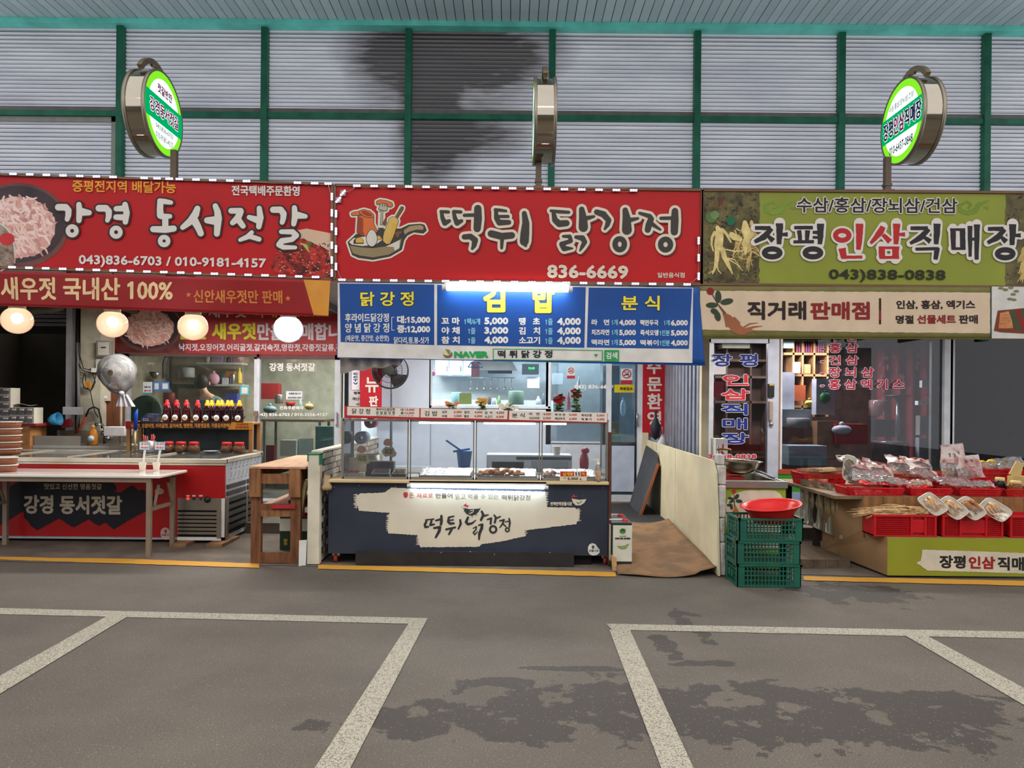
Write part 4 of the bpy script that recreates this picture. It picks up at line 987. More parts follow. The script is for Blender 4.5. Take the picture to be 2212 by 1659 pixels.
s8('김  치', (150,712,240,742)); s8('소고기', (150,758,238,792)); s8('4,000', (288,712,382,745), st_r); s8('4,000', (286,762,380,794), st_r)
s8('분 식', (475,732,628,785)); s8('라   면', (680,726,802,758)); s8('치즈라면', (680,776,802,808)); s8('4,000', (848,730,942,762), st_r); s8('5,000', (848,778,940,810), st_r); s8('떡 라 면', (988,736,1110,766)); s8('떡만두국', (988,782,1110,814)); s8('5,000', (1158,738,1250,768), st_r); s8('6,000', (1158,786,1250,818), st_r)
s8('즉석오뎅', (1305,742,1425,774)); s8('떡 볶 이', (1305,790,1425,822)); s8('5,000', (1488,747,1580,776), st_r); s8('4,000', (1488,792,1580,824), st_r)
zst = q[1].z
# things in the case
foil = M('foil', (205,205,205), .22, .95, bump=1.0, bs=45)
def foil_tray(label, x0, x1, D=D0+.07, dep=.33, h=.05, food=None):
    a, b = xed(x0, D, 1010), xed(x1, D, 1010); z = zb_+.006
    t = thing('foil_tray', label, 'tray', ((a+b)/2, D+dep/2, z), 'foil lined trays in the display case')
    mb = MB(); mb.box((a, D, z), (b, D+dep, z+.012)); mb.box((a, D, z), (a+.008, D+dep, z+h)); mb.box((b-.008, D, z), (b, D+dep, z+h)); mb.box((a, D, z), (b, D+.008, z+.025)); mb.build('tray', M('tray_steel', (190,188,182), .25, .9), t)
    r = random.Random(x0); w = MB()
    w.grid(lambda u, v: Vector((a+(b-a)*u, D+.02+dep*.9*v, z+.016+.05*v*v+r.uniform(0, .010))), 26, 12, False)
    w.build('foil', foil, t)
    if food:
        fx0, fx1, m, hh = food; f = MB(); r = random.Random(5); A, B = xed(fx0, D, 1010), xed(fx1, D, 1010)
        for i in range(int(70*(B-A)/.45)):
            x = r.uniform(A, B); u = (x-A)/(B-A); y = D+r.uniform(.03, .2); f.ball((x, y, z+.02+r.uniform(.005, hh*sin(pi*min(1, max(.08, u)))**.7+.004)), r.uniform(.014, .024), 7, r.uniform(.7, 1.1), r.uniform(.9, 1.5))
        o = f.build('fried_chicken', m, t); o['kind'] = 'stuff'
    return t
fry = M('fried', (188,108,48), .5, col2=(222,156,86), vs=60, bump=.8, bs=90); fry2 = M('fried2', (190,140,104), .5, col2=(222,178,140), vs=60, bump=.8, bs=90)
foil_tray('foil lined tray without food in the second bay of the display case', 905, 1018)
foil_tray('foil lined tray with a long heap of fried chicken in the third bay', 1032, 1160, food=(1034, 1132, fry, .055))
foil_tray('foil lined tray with few pieces of fried chicken in the right bay', 1176, 1288, food=(1178, 1208, fry2, .03))
def case_thing(name, label, cat, px, py, D, build, mats, group=None):
    q = P(px, py, D); mb = MB(); build(mb, q); return one(name, label, cat, mb, mats, group)
def bx_(w, d, h): return lambda mb, q: mb.box((q.x-w/2, q.y, zb_+.006), (q.x+w/2, q.y+d, zb_+.006+h))
# pink-topped cards, boxes and packs in the left bay
o = case_thing('takeaway_box', 'small cream takeaway box with open lid in the left bay of the display case', 'box', 766, 1015, D0+.05, lambda mb, q: (mb.box((q.x-.09, q.y, zb_+.006), (q.x+.09, q.y+.12, zb_+.05)), mb.slab([(q.x-.09, q.y+.11, zb_+.05), (q.x+.09, q.y+.11, zb_+.05), (q.x+.09, q.y+.15, zb_+.19), (q.x-.09, q.y+.15, zb_+.19)], .004)), M('box_cream', (226,212,184), .6, var=.04))
MB().add([(o.location.x-.07+i*.012, o.location.y-.062, zb_+.052) for i in range(3)], []).v
mb = MB(); r = random.Random(4)
for i in range(14): mb.ball((P(758, 1015, D0).x+r.uniform(-.05, .06), D0+.045+r.uniform(0, .05), zb_+.055+r.uniform(0, .01)), r.uniform(.009, .014), 6, .8, 1.3)
one('sauced_chicken_pieces', 'few orange sauced pieces in the cream takeaway box', 'food', mb, M('sauced', (198,86,48), .35, var=.2, vs=40))['kind'] = 'stuff'
def black_pack(label, px, w):
    q = P(px, 1012, D0+.04); t = thing('food_pack', label, 'food pack', (q.x, q.y+.06, zb_+.006), 'lidded takeaway packs in the left bay of the display case')
    MB().slab([(q.x-w/2, q.y, zb_+.006), (q.x+w/2, q.y, zb_+.006), (q.x+w/2, q.y+.13, zb_+.006), (q.x-w/2, q.y+.13, zb_+.006)], .035, (0, 0, 1)).build('pack_base', M('pack_black', (34,38,44), .3, var=.2, vs=40), t)
    MB().slab([(q.x-w/2+.004, q.y+.005, zb_+.04), (q.x+w/2-.004, q.y+.005, zb_+.04), (q.x+w/2-.012, q.y+.11, zb_+.075), (q.x-w/2+.012, q.y+.11, zb_+.075)], .01, (0, 0, 1)).build('pack_lid', clr, t)
    fr = MB()
    for a, b in (((-w/2, 0), (w/2, 0)), ((w/2, 0), (w/2-.01, .12)), ((w/2-.01, .12), (-w/2+.01, .12)), ((-w/2+.01, .12), (-w/2, 0))): fr.bar((q.x+a[0], q.y+a[1], zb_+.045+a[1]*.3), (q.x+b[0], q.y+b[1], zb_+.045+b[1]*.3), .006)
    fr.build('pack_rim', white, t); return t
black_pack('black takeaway pack with clear lid beside the cream box', 822, .17)
t = black_pack('black takeaway pack with two cookies on its lid', 862, .13)
for dx, sd in ((-.025, 'left'), (.028, 'right')):
    mb = MB(); mb.lathe([(.001,.008),(.02,.008),(.024,.0),(.001,.0)], (P(862, 1008, D0).x+dx+.005, D0+.03, zb_+.07), 14, 'Y'); one('cookie', sd+' one of two small round cookies leaning on the black pack', 'cookie', mb, M('cookie', (214,178,124), .7, var=.1, vs=40), None)
for px, py, lb in ((784,982,'pink topped cloud shaped handwritten card standing left in the display case'), (841,967,'pink topped cloud shaped handwritten card hanging beside the black bag')):
    q = P(px, py, D0+.14); t = thing('price_card', lb, 'card', (q.x, q.y, q.z-.07), 'handwritten cards in the display case')
    pl_ = PY(D0+.14); s = 1.
    mb = MB(); mb.prism([pl_.at(px-2+x, py+6+y) for x, y in ((-11,-4),(-6,-9),(0,-7),(6,-9),(12,-5),(14,1),(18,6),(16,12),(10,15),(2,12),(-6,14),(-12,9),(-15,2))], (0, .003, 0)); mb.build('card', M('card_cream', (224,206,160)), t)
    mb = MB(); mb.prism([pl_.at(px-4+x, py-12+y, 1) for x, y in ((-8,6),(-9,0),(-5,-6),(2,-8),(8,-4),(12,2),(8,7),(0,9))], (0, .003, 0)); mb.build('card_top', M('card_pink', (226,166,140)), t)
    text(t, '김밥\n매운', (px-10, py+2, px+8, py+14), pl_, ink_k, .1, lay=2)
# dark bag of goods and film rolls behind
q = P(822, 985, D0+.2); mb = MB(); mb.box((q.x-.17, q.y, zb_+.006), (q.x+.13, q.y+.12, zb_+.15)); one('dark_carton', 'dark brown lacquered carton standing at the back of the left bay', 'carton', mb, M('dark_carton', (54,40,38), .4, var=.2, vs=14), bevel=.01)
for px, py, rr, m, lb in ((783,945,.065,M('film_roll', (150,160,176), .3, var=.1),'roll of clear film standing behind the display case'), (803,912,.06,M('film_roll2', (176,90,110), .3, var=.1),'roll of pink wrapping behind the display case')):
    q = P(px, py, D0+.56); mb = MB(); mb.lathe([(.022,-.1),(rr,-.1),(rr,.1),(.022,.1),(.022,-.1)], q, 20, 'Y'); one('wrap_roll', lb, 'roll', mb, m)
# back work shelf carrying the rolls, behind the case
wb = thing('work_shelf', 'steel work shelf standing right behind the glass display case', 'shelf', ((xl+xr)/2, DC+1.0, 0))
MB().box((xl+.02, DC+.66, .80), (xr-.05, DC+1.25, .83)).build('worktop', steel, wb)
for x in (xl+.06, xr-.1):
    for y in (DC+.7, DC+1.2): MB().box((x, y, .0), (x+.035, y+.035, .80)).build('leg', steel, wb)
MB().box((xl+.05, DC+.7, .25), (xr-.08, DC+1.22, .27)).build('lower_shelf', steel, wb)
def pot_(x, y, z, r, h, m): mb = MB(); mb.lathe([(.001,0),(r*.95,0),(r,h*.1),(r,h),(r+.01,h+.004),(r*.9,h+.004)], (x, y, z), 18); return mb
q = P(792, 962, DC+.75)
one('steel_pot', 'wide steel pot on the work shelf behind the left bay', 'pot', pot_(xed(800, DC+.9), DC+.92, .83, .13, .16, steel), steel)
# blue bucket with blue handle seen through second bay
bk = MB(); q = P(1003, 975, DC+.95); bk.lathe([(.06,0),(.085,.2),(.09,.205),(.08,.2),(.055,.01),(.001,.01)], (q.x, q.y, .83), 20); bk.bar((q.x-.02, q.y, 1.03), (q.x-.2, q.y+.02, 1.15), .02); bk.bar((q.x-.12, q.y, 1.03), (q.x+.06, q.y, 1.06), .06, .02)
one('blue_bucket', 'blue plastic bucket with a blue scoop seen through the second bay', 'bucket', bk, M('bucket_blue', (60,112,168), .4))
q = P(1203, 943, DC+.9); mb = MB(); mb.lathe([(.001,0),(.034,0),(.042,.085),(.045,.088),(.04,.085),(.03,.01)], (q.x, q.y, .93+.08), 18); 
one('white_cup', 'white cup on top of the appliance seen through the right bay', 'cup', mb, white)
q = P(1135, 980, DC+.95)
ap = thing('fryer', 'steel fryer cabinet with black control strip behind the display case', 'appliance', (q.x, DC+1.0, .83))
MB().box((q.x-.42, DC+.86, .83), (q.x+.50, DC+1.2, 1.005)).build('body', M('fryer_white', (196,202,208), .4), ap, .006)
MB().box((q.x-.1, DC+.852, .955), (q.x+.49, DC+.86, .985)).build('control_strip', M('ctl', (52,62,66), .4), ap)
MB().box((q.x-.36, DC+.852, .85), (q.x-.02, DC+.86, .93)).build('door', M('oven_glass', (38,40,46), .2), ap)
MB().box((q.x+.06, DC+.852, .845), (q.x+.46, DC+.86, .94)).build('door', M('fryer_panel', (160,166,172), .4), ap)
# red sacks at the right
mb = MB(); q = P(1262, 985, DC+.8); mb.ball((q.x, q.y, .93), .1, 12, 1.25, .5, .6); mb.ball((q.x+.01, q.y, 1.06), .045, 10, .8); one('red_bag', 'tied red plastic bag behind the right end of the display case', 'bag', mb, M('bag_red', (158,40,62), .35, bump=.6, bs=14))
# sanitiser pump bottle and price ticket on the ledge
def pump(label, px, py, D, h, mbod, mcap, band=None):
    q = P(px, py, D); t = thing('pump_bottle', label, 'bottle', q)
    MB().lathe([(.001,0),(.026,0),(.028,.01),(.028,h*.6),(.02,h*.7),(.011,h*.74),(.011,h*.78)], q, 16).build('bottle', mbod, t)
    c = MB(); c.lathe([(.014,h*.74),(.014,h*.82),(.005,h*.83),(.005,h*.94),(.001,h*.94)], q, 12); c.bar(q+Vector((.01, 0, h*.96)), q+Vector((-.045, 0, h*.95)), .012, .012); c.build('pump', mcap, t)
    if band:
        b = MB(); b.lathe([(.0285,h*.12),(.0285,h*.5)], q, 16); b.build('label', band, t)
    return t
pump('clear sanitiser pump bottle standing on the right end of the wooden ledge', 1292, 1041, DC-.03, .225, glass('sanit', (214,210,190), 1, .05, .3, (205,200,180)), M('pump_cream', (226,218,196)), M('sanit_label', (190,150,120), .5, var=.3, vs=60))
q = P(1239, 1036, DC-.045)
tk = thing('price_ticket', 'red and cream price ticket leaning at right on the wooden ledge', 'price ticket', q)
pt = PY(DC-.05); mb = MB(); mb.slab([pt.at(x, y) for x, y in ((1210,1018),(1268,1018),(1267,1039),(1209,1039))], .004); mb.build('ticket', M('ticket_cream', (226,212,180)), tk)
mb = MB(); prect(mb, R(1210.5,1018.5,1267.5,1029), pt, .5); mb.build('ticket_band', M('ticket_red', (190,52,40)), tk)
text(tk, '날개봉', (1216,1020,1238,1028), pt, M('ticket_yel', (238,180,70)), .3, lay=1.5); mb = MB(); prect(mb, R(1240,1019,1254,1028.5), pt, 1.); mb.build('ticket_label', white, tk); text(tk, '11', (1242,1020,1252,1028), pt, ink_k, .5, lay=2); text(tk, '개)', (1255,1020,1264,1028), pt, M('ticket_yel'), .2, lay=1.5)
text(tk, '5,000', (1226,1031,1249,1037.5), pt, ink_k, .2, lay=1.5); text(tk, 'W', (1216,1031,1224,1035), pt, M('ticket_grey', (170,164,150)), .2, lay=1.5); text(tk, '원', (1252,1033,1256,1037), pt, ink_k, .1, lay=1.5)

# ---- flower pots on the case
leaf_m = M('leaf_green', (62,104,44), .55, col2=(96,140,70), vs=30); stem_g = M('stem_green', (90,124,60), .6)
def flowers(label, px, pyb, D, h, spread, nfl, fm, leafn=14, pot=None, fr=.013, seed=1, group='small potted flowers on the display case'):
    q = P(px, pyb, D); q.z = ztop+.014; r = random.Random(seed)
    t = thing('potted_flower', label, 'plant', q, group)
    MB().lathe([(.001,0),(.034,0),(.046,.085),(.05,.088),(.042,.086),(.001,.08)], q, 14).build('pot', pot or M('pot_dark', (50,56,50), .6), t)
    lv = MB()
    for i in range(leafn):
        a = r.uniform(0, 2*pi); L = r.uniform(.035, .07)*(1+spread*2); z = q.z+.085+r.uniform(0, h*(.62 if leafn > 20 else .35)); w = L*.42
        d = Vector((cos(a), sin(a), r.uniform(.1, .7))).normalized(); s = Vector((-sin(a), cos(a), 0))*w; o = Vector((q.x+r.uniform(-.02, .02), q.y+r.uniform(-.02, .02), z))
        lv.add([o, o+d*L*.45+s, o+d*L+Vector((0, 0, -.008)), o+d*L*.45-s, o+d*L*.5+Vector((0,0,.006))], [(0,1,4),(1,2,4),(2,3,4),(3,0,4)])
    lv.build('leaves', leaf_m, t, fixn=False)
    st = MB(); fl = MB()
    for i in range(nfl):
        x = q.x+r.uniform(-spread, spread); y = q.y+r.uniform(-.03, .03); z = q.z+h*r.uniform(.72, 1.)
        st.tube([(q.x+(x-q.x)*.2, q.y, q.z+.05), ((q.x+x)/2, y, q.z+h*.55), (x, y, z)], .0016, 4)
        for j in range(5):
            a = 2*pi*j/5+i; fl.ball((x+fr*.9*cos(a), y+fr*.3*sin(a)-.004, z+fr*.7*sin(a)), fr*.8, 6, .7)
        fl.ball((x, y-.006, z), fr*.45, 6)
    st.build('stems', stem_g, t); fl.build('blossoms', fm, t); return t
flowers('small potted plant with pale orange blossoms on the display case', 978, 884, D0+.13, .16, .06, 10, M('bl_orange', (226,150,96)), seed=2)
flowers('small potted plant with yellow blossoms on the display case', 1041, 886, D0+.13, .19, .05, 9, M('bl_yellow', (222,180,84)), seed=3)
flowers('small potted plant with white blossoms on the display case', 1098, 888, D0+.13, .14, .085, 13, M('bl_white', (232,230,206)), seed=4, fr=.015)
flowers('bushy potted geranium with one dark red bloom cluster', 1207, 890, D0+.16, .23, .05, 9, M('bl_red', (176,18,34)), 60, seed=5, fr=.016)
flowers('taller potted geranium with light red blooms at right', 1245, 890, D0+.16, .30, .05, 7, M('bl_red2', (206,40,44)), 60, seed=6, fr=.014)
q = P(924, 884, D0+.1); q.z = ztop+.012; mb = MB(); mb.lathe([(.001,0),(.04,0),(.052,.07),(.047,.07),(.036,.01)], q, 16)
for i in range(12): mb.ball((q.x+.03*cos(i*2.1)*(i % 3)/2, q.y+.03*sin(i*2.1)*(i % 3)/2, q.z+.068), .012, 6)
one('wooden_tub', 'small light wooden tub on the left of the display case', 'tub', mb, M('tub_wood', (200,150,100), .6, stretch=(8,8,1), vs=8, var=.15))
q = P(770, 878, D0+.1); q.z = ztop+.012; mb = MB(); mb.lathe([(.001,0),(.045,0),(.055,.028),(.001,.03)], q, 16); one('wicker_dish', 'tiny wicker dish at the left end of the display case', 'dish', mb, M('wicker', (196,160,110), .7))

# ---- pedestal fan behind case left
def fan(label, px, py, D, R_, pole_to, mcage, mblade, hub, wrap=False, zfloor=0.):
    c = P(px, py, D); t = thing('pedestal_fan', label, 'fan', (c.x, D+.1, zfloor))
    cg = MB()
    for rr in (R_, R_*.7, R_*.4): cg.lathe([(rr-.003, -.003), (rr+.003, -.003), (rr+.003, .003), (rr-.003, .003), (rr-.003, -.003)], c+Vector((0, -.03-(R_-rr)*.18, 0)), 30, 'Y')
    cg.lathe([(R_, -.012), (R_+.012, 0), (R_, .012), (R_-.01, 0), (R_, -.012)], c, 34, 'Y')
    for i in range(44):
        a = 2*pi*i/44; cg.tube([c+Vector((.05*cos(a), -.03-R_*.16, .05*sin(a))), c+Vector((R_*.6*cos(a), -.03-R_*.07, R_*.6*sin(a))), c+Vector((R_*cos(a), -.01, R_*sin(a)))], .0015, 3, False)
    cg.build('cage', mcage, t)
    hb = MB(); hb.lathe([(.001,0),(.055,0),(.06,.02)], c+Vector((0, -.05-R_*.16, 0)), 18, 'Y'); hb.build('hub_badge', hub, t)
    bl_ = MB()
    for i in range(3):
        a0 = i*2*pi/3+.4
        bl_.grid(lambda u, v: c+Vector(((.04+R_*.82*u)*cos(a0+v*1.15+u*.35), .03+.035*v, (.04+R_*.82*u)*sin(a0+v*1.15+u*.35))), 6, 5)
    bl_.build('blades', mblade, t, fixn=False)
    mo = MB(); mo.lathe([(.001,-.2),(.06,-.19),(.075,-.12),(.07,-.05),(.03,-.04)], c+Vector((0, 0, 0)), 16, 'Y'); mo.build('motor', mcage, t)
    MB().tube([c+Vector((0, .1, -.03)), (c.x, D+.1, zfloor+.03)], .016, 10).build('pole', mcage, t)
    MB().lathe([(.001,.03),(.05,.03),(.19,.012),(.2,0),(.001,0)], (c.x, D+.1, zfloor), 20).build('base', mcage, t)
    return t, c
fan('grey pedestal fan with pale hub behind the menu banner, before the white wall', 843, 800, 8.5, .205, None, M('fan_grey', (92,98,104), .5), glass('fan_blade', (110,96,92), .5, .2, .5, (70,62,60)), M('hub_green', (160,168,150)))

# ---- brick-faced partition left of the counter
pw = thing('partition', 'low partition with grey brick relief panels and a cream front post with green corner', 'partition', (xed(677, 7.03), 7.5, 0))
px0, px1 = xed(664, 7.03, 1100), xed(690, 7.03, 1100); ptop = zed(981, 7.03, 677)
MB().box((px0, 7.03, .012), (px1, 7.12, ptop)).build('post', cream, pw, .004)
gc = MB(); gc.box((px0-.004, 7.022, ptop-.006), (px1+.004, 7.125, ptop+.006)); gc.box((px0-.004, 7.022, ptop-.07), (px0+.006, 7.125, ptop)); gc.box((px1-.006, 7.022, ptop-.10), (px1+.004, 7.125, ptop)); gc.build('green_corner', M('corner_green', (34,120,80), .5), pw)
MB().box((px0+.02, 7.12, .02), (px1-.012, 10.2, ptop+.01)).build('panel_core', M('grout', (100,94,86), .8), pw)
MB().box((px0+.01, 7.12, ptop+.01), (px1+.004, 10.2, ptop+.028)).build('top_rail', M('rail_cream', (206,200,186), .6), pw)
bm3 = [M('brick_%d' % i, c, .75, var=.14, vs=30, bump=.4, bs=60) for i, c in enumerate(((172,164,152),(154,146,134),(186,180,168)))]
bk0 = []
for rw in range(17):
    for i in range(16):
        y = 7.13+i*.2+(rw % 2)*.1
        if y > 10: continue
        z = .03+rw*.061
        if z+.052 > ptop+.005: continue
        if len(bk0) < 3:
            mb = MB(); mb.box((0, 0, 0), (.012+.003*len(bk0), .188, .052)); o = mb.build('brick', bm3[len(bk0)], pw); bk0.append(o.data)
        else: o = bpy.data.objects.new('brick', bk0[rnd.randrange(3)]); COL.objects.link(o); o.parent = pw; o['_o'] = pw['_o']
        o.location = Vector((px1-.014, y, z))-Vector(pw['_o'])+Vector(pw['_o'] if len(bk0) < 0 else (0, 0, 0)); o.rotation_euler = (0, rnd.uniform(-.03, .03), 0)
        if o.data in bk0 and o.data.vertices[0].co.length > 3:
            for v in o.data.vertices: v.co += Vector(pw['_o'])

# ---- wooden bench shelf left of partition
ws = thing('wooden_bench', 'brown timber bench with plank top and red tray, left of the brick partition', 'bench', (xed(595, 7.2), 7.8, 0))
wood = M('timber', (138,94,60), .65, var=.22, vs=4, stretch=(6,6,1), bump=.2, bs=20); woodd = M('timber_dark', (112,72,46), .7, var=.22, vs=4, stretch=(6,6,1), bump=.2); wood_t = M('timber_top', (184,136,98), .5, var=.12, vs=3, stretch=(5,1,5))
wx = [xed(p, 7.05, 1100) for p in (537, 562, 623, 648)]; wt = zed(1013, 7.05, 590)
for a, b in ((wx[0], wx[1]), (wx[2], wx[3])):
    MB().box((a, 7.05, wt-.27), (b, 7.085, wt)).build('post_cap', wood, ws, .003)
    MB().box((a+.008, 7.085, .0), (b-.004, 7.14, wt-.02)).build('post', woodd, ws, .003)
    MB().box((a+.005, 8.5, .0), (b, 8.58, wt-.02)).build('post', woodd, ws, .003)
for z0, z1, m in ((wt-.145, wt-.05, wood), (wt-.40, wt-.34, woodd), (wt-.46, wt-.40, wood), (.01, .11, woodd)): MB().box((wx[1]-.01, 7.088, z0), (wx[2]+.01, 7.12, z1)).build('rail', m, ws)
MB().box((wx[0]+.0, 7.045, wt), (wx[3]+.05, 8.6, wt+.022)).build('bench_top', wood_t, ws, .003)
for x in (wx[0]+.01, wx[3]-.05): MB().box((x, 7.12, wt-.12), (x+.035, 8.55, wt-.02)).build('side_rail', woodd, ws)
MB().box((wx[0]+.02, 7.13, wt-.40), (wx[3]-.02, 8.5, wt-.38)).build('shelf', wood_t, ws)
mb = MB(); mb.box((wx[1]+.02, 7.12, wt-.378), (wx[3]-.03, 8.2, wt-.365)); mb.box((wx[1]+.10, 7.06, wt-.378), (wx[3]-.05, 7.12, wt-.345)); one('red_tray', 'translucent red tray lying on the lower shelf of the timber bench', 'tray', mb, M('tray_red', (168,44,52), .25, var=.1))
mb = MB(); mb.box((wx[2]-.08, 7.3, wt-.363), (wx[2]+.05, 7.75, wt-.33)); one('black_case', 'flat black case on the red tray in the timber bench', 'case', mb, black, bevel=.008)
q = G(636, 1198, 0); tn = thing('oil_tin', 'green and white square oil tin under the timber bench', 'tin', (q.x, 7.75, 0))
def oil_tin(t, x0, x1, y0, y1, z1, low, band, handle=True, zb0=0.):
    MB().box((x0, y0, zb0), (x1, y1, z1)).build('tin_body', low, t, .006)
    MB().box((x0-.002, y0-.002, zb0+(z1-zb0)*(.1 if band == 1 else .58)), (x1+.002, y1+.002, z1-.02)).build('label_band', M('tin_white', (214,212,196), .4), t, .004)
    f = MB(); f.box((x0+.005, y0+.005, z1), (x1-.005, y1-.005, z1+.006)); f.build('tin_lid', M('tin_grey', (120,116,112), .35, .7), t)
    if handle: h = MB(); h.box(((x0+x1)/2-.1, (y0+y1)/2-.012, z1+.012), ((x0+x1)/2+.07, (y0+y1)/2+.012, z1+.024)); h.build('handle', white, t); c = MB(); c.lathe([(.001,.02),(.028,.02),(.03,0)], (x1-.05, (y0+y1)/2-.03, z1+.006), 14); c.build('cap', M('cap_red', (196,40,44)), t)
gdark = M('tin_green', (40,60,40), .4)
oil_tin(tn, xed(604, 7.7, 1160), xed(664, 7.7, 1160), 7.7, 7.94, .36, gdark, 0)
text(tn, '콩\n유', (612,1164,622,1178), PY(7.697), M('tin_gold', (176,146,60)), .4, lay=1)
mb = MB(); mb.slab([P(646, 1168, 7.0), P(662, 1167, 7.02), P(660, 1222, 7.02), P(645, 1226, 7.0)], .02); one('white_board_scrap', 'white board scrap standing between the timber bench and the cream post', 'board', mb, white)
mb = MB(); mb.bar(P(650, 1105, 7.16), P(662, 1040, 7.2), .03, .05); one('timber_offcut', 'pale timber offcut leaning behind the bench beside the cream post', 'timber', mb, M('pale_wood', (192,168,120), .6, var=.1))
# ---- oil tins right of counter
for i, (dy, lb) in enumerate(((0, 'front white and green oil tin with red cap, right of the counter'), (.30, 'second white oil tin with red cap, behind the front one'))):
    q = G(1340, 1208, 0); D = 6.98+dy; a, b = xed(1317, 6.98, 1160)+.012-.012*i, xed(1365, 6.98, 1160); t = thing('oil_tin', lb, 'tin', ((a+b)/2, D+.12, .0), 'white oil tins right of the counter')
    zt_ = zed(1130, 6.98, 1340)
    oil_tin(t, a, b, D, D+.24, zt_, M('tin_green_d', (34,50,36), .4), 1, True, .035+.03*i)
    if i == 0:
        pl_ = PY(D-.0025); MB().box((a-.0025, D-.003, .04), (a+.018, D-.001, zt_-.02)).build('green_stripe', M('tin_green_d'), t)
        ppoly(t, ell(1345, 1148, 7, 5.5, 16), pl_, M('leaf_print_g', (92,140,70)), .6, 'print'); ppoly(t, rough_poly(ell(1345, 1145, 6, 3.5, 12), 1, 2, 1), pl_, M('leaf_print_g2', (48,96,48)), 1, 'print')
        text(t, '건강한 맑은 음식물유', (1328,1161,1362,1165.5), pl_, ink_k, .35, lay=1); text(t, '국내산 콩기름', (1338,1157,1352,1160), pl_, ink_k, .05, lay=1)
        strokes(t, [[(1334,1180,.8),(1342,1183,3.4),(1350,1182,3.6),(1358,1175,.8)]], lambda x, y: (x, y), pl_, M('pea_print', (120,152,84)), lay=1, name='print')
        strokes(t, [[(1343+i*4,1183-i,1.5)] for i in range(4)], lambda x, y: (x, y), pl_, M('pea_print2', (170,190,120)), lay=2, name='print')

# ---- red menu strips, grey ribbed panel, cream post, notices by the centre door
def hanging(name, label, cat, x0, y0, x1, y1, D, mat, txts, group=None):
    t = thing(name, label, cat, P((x0+x1)/2, y1, D), group); mb = MB(); bpx(mb, x0, y0, x1, y1, D, .006); mb.build('sheet', mat, t); pl_ = PY(D-.001)
    for s, b, m, bo in txts: text(t, s, b, pl_, m, bo, lay=1)
    return t
hr = M('hang_red', (174,30,42), .5)
hanging('vertical_banner', 'narrow red banner with white lettering left of the white wall behind the fan', 'banner', 778, 740, 825, 880, 10.15, hr, [('메', (790,772,815,803), ink_w, .9), ('뉴', (789,815,818,848), ink_w, .9), ('판', (797,855,817,878), ink_w, .9)])
hanging('vertical_banner', 'narrow red banner with white lettering right of the centre shop door', 'banner', 1388, 780, 1437, 938, 10.48, hr, [('주', (1397,778,1429,808), ink_w, 1.0), ('문', (1398,815,1430,845), ink_w, 1.0), ('환', (1398,850,1430,884), ink_w, 1.0), ('영', (1398,888,1428,922), ink_w, 1.0)])
hanging('notice', 'narrow white camera notice with blue lettering on the white door post', 'notice', 760, 798, 777, 842, 10.19, M('notice_white', (216,214,220)), [('C', (763,805,773,810), navy, .5), ('C', (763,812,773,817), navy, .5), ('T', (763,819,773,824), navy, .5), ('V', (763,826,773,831), navy, .5)])
hanging('notice', 'pale paper notice with three handwritten lines behind the display case', 'notice', 754, 843, 804, 880, 10.18, M('notice_grey', (184,180,178)), [('행복증평', (764,846,794,852), ink_k, .2), ('재난지원금', (761,858,797,865), ink_k, .2), ('사용처', (769,870,789,876), ink_k, .2)])

# ---- right partition board, foam strip, leaning board, cardboard ramp
cb = thing('partition', 'cream board partition with sloping front edge, right of the cardboard ramp', 'partition', (1.9, 8.5, 0))
creamb = M('cream_board', (206,196,164), .6, var=.08, vs=2, bump=.1, bs=6)
def pside(px, py, X): x, y = unroll(px, py); return X*F/x, H-y/F*(X*F/x)
prof = [pside(1556, 1240, 1.90), pside(1540, 1110, 1.90), pside(1528, 1010, 1.90), pside(1519, 985, 1.9)]
zb9 = 1.07
yf = prof[0][0]
pts = [(1.88, yf, .01), (1.88, yf+.05, .5), (1.88, yf+.12, .93), (1.88, yf+.22, 1.04), (1.88, 10.35, zb9), (1.88, 10.35, .19)]
mb = MB(); mb.prism(pts, (.02, 0, 0)); mb.build('board', creamb, cb)
MB().box((1.876, 8.5, .1), (1.9, 8.53, 1.05)).build('batten', M('batten', (220,212,186), .6), cb)
mb = MB(); mb.box((1.902, yf+.3, .02), (1.918, 10.3, 1.02)); mb.build('board_back', M('back_grey', (150,146,136), .7), cb)
foam = M('foam_grey', (186,182,174), .8, var=.12, vs=12, bump=1., bs=18)
r = random.Random(6); fz = 0.01
for i, (h, w) in enumerate(((.30,.07),(.22,.062),(.30,.08),(.18,.09),(.1,.08))):
    mb = MB(); x = 1.903+r.uniform(0, .006); mb.box((x, yf+.02+i*.02, fz), (x+w*.72, yf+.16+i*.02, fz+h-.006)); o = one('foam_block', ['lowest white foam block wedged beside the cream board','tall rough foam block above the lowest one','long grey foam block at mid height beside the cream board','short foam block near the top beside the cream board','topmost small foam block beside the cream board'][i], 'foam block', mb, foam, 'foam blocks stacked beside the cream board', bevel=.012); fz += h
mb = MB(); A = pside(1444, 1020, 1.78); mb.prism([(1.62, 9.3, .15), (1.62, 10.15, .19), (1.84, 10.15, 1.0), (1.84, 9.45, .95), (1.84, 9.3, .8)], (.015, 0, -.003))
lb = thing('leaning_board', 'dark grey board leaning against the cream partition inside', 'board', (1.7, 9.7, .15))
mb.build('board', M('board_dark', (58,60,66), .6, var=.1), lb)
mb = MB(); mb.bar((1.625, 9.29, .16), (1.845, 9.29, .82), .02, .03); mb.build('edge_strip', M('edge_orange', (166,98,52), .6), lb)
card = M('cardboard', (136,104,74), .85, var=.16, vs=5, bump=.4, bs=10, col2=(112,88,66), thr=(.42,.62))
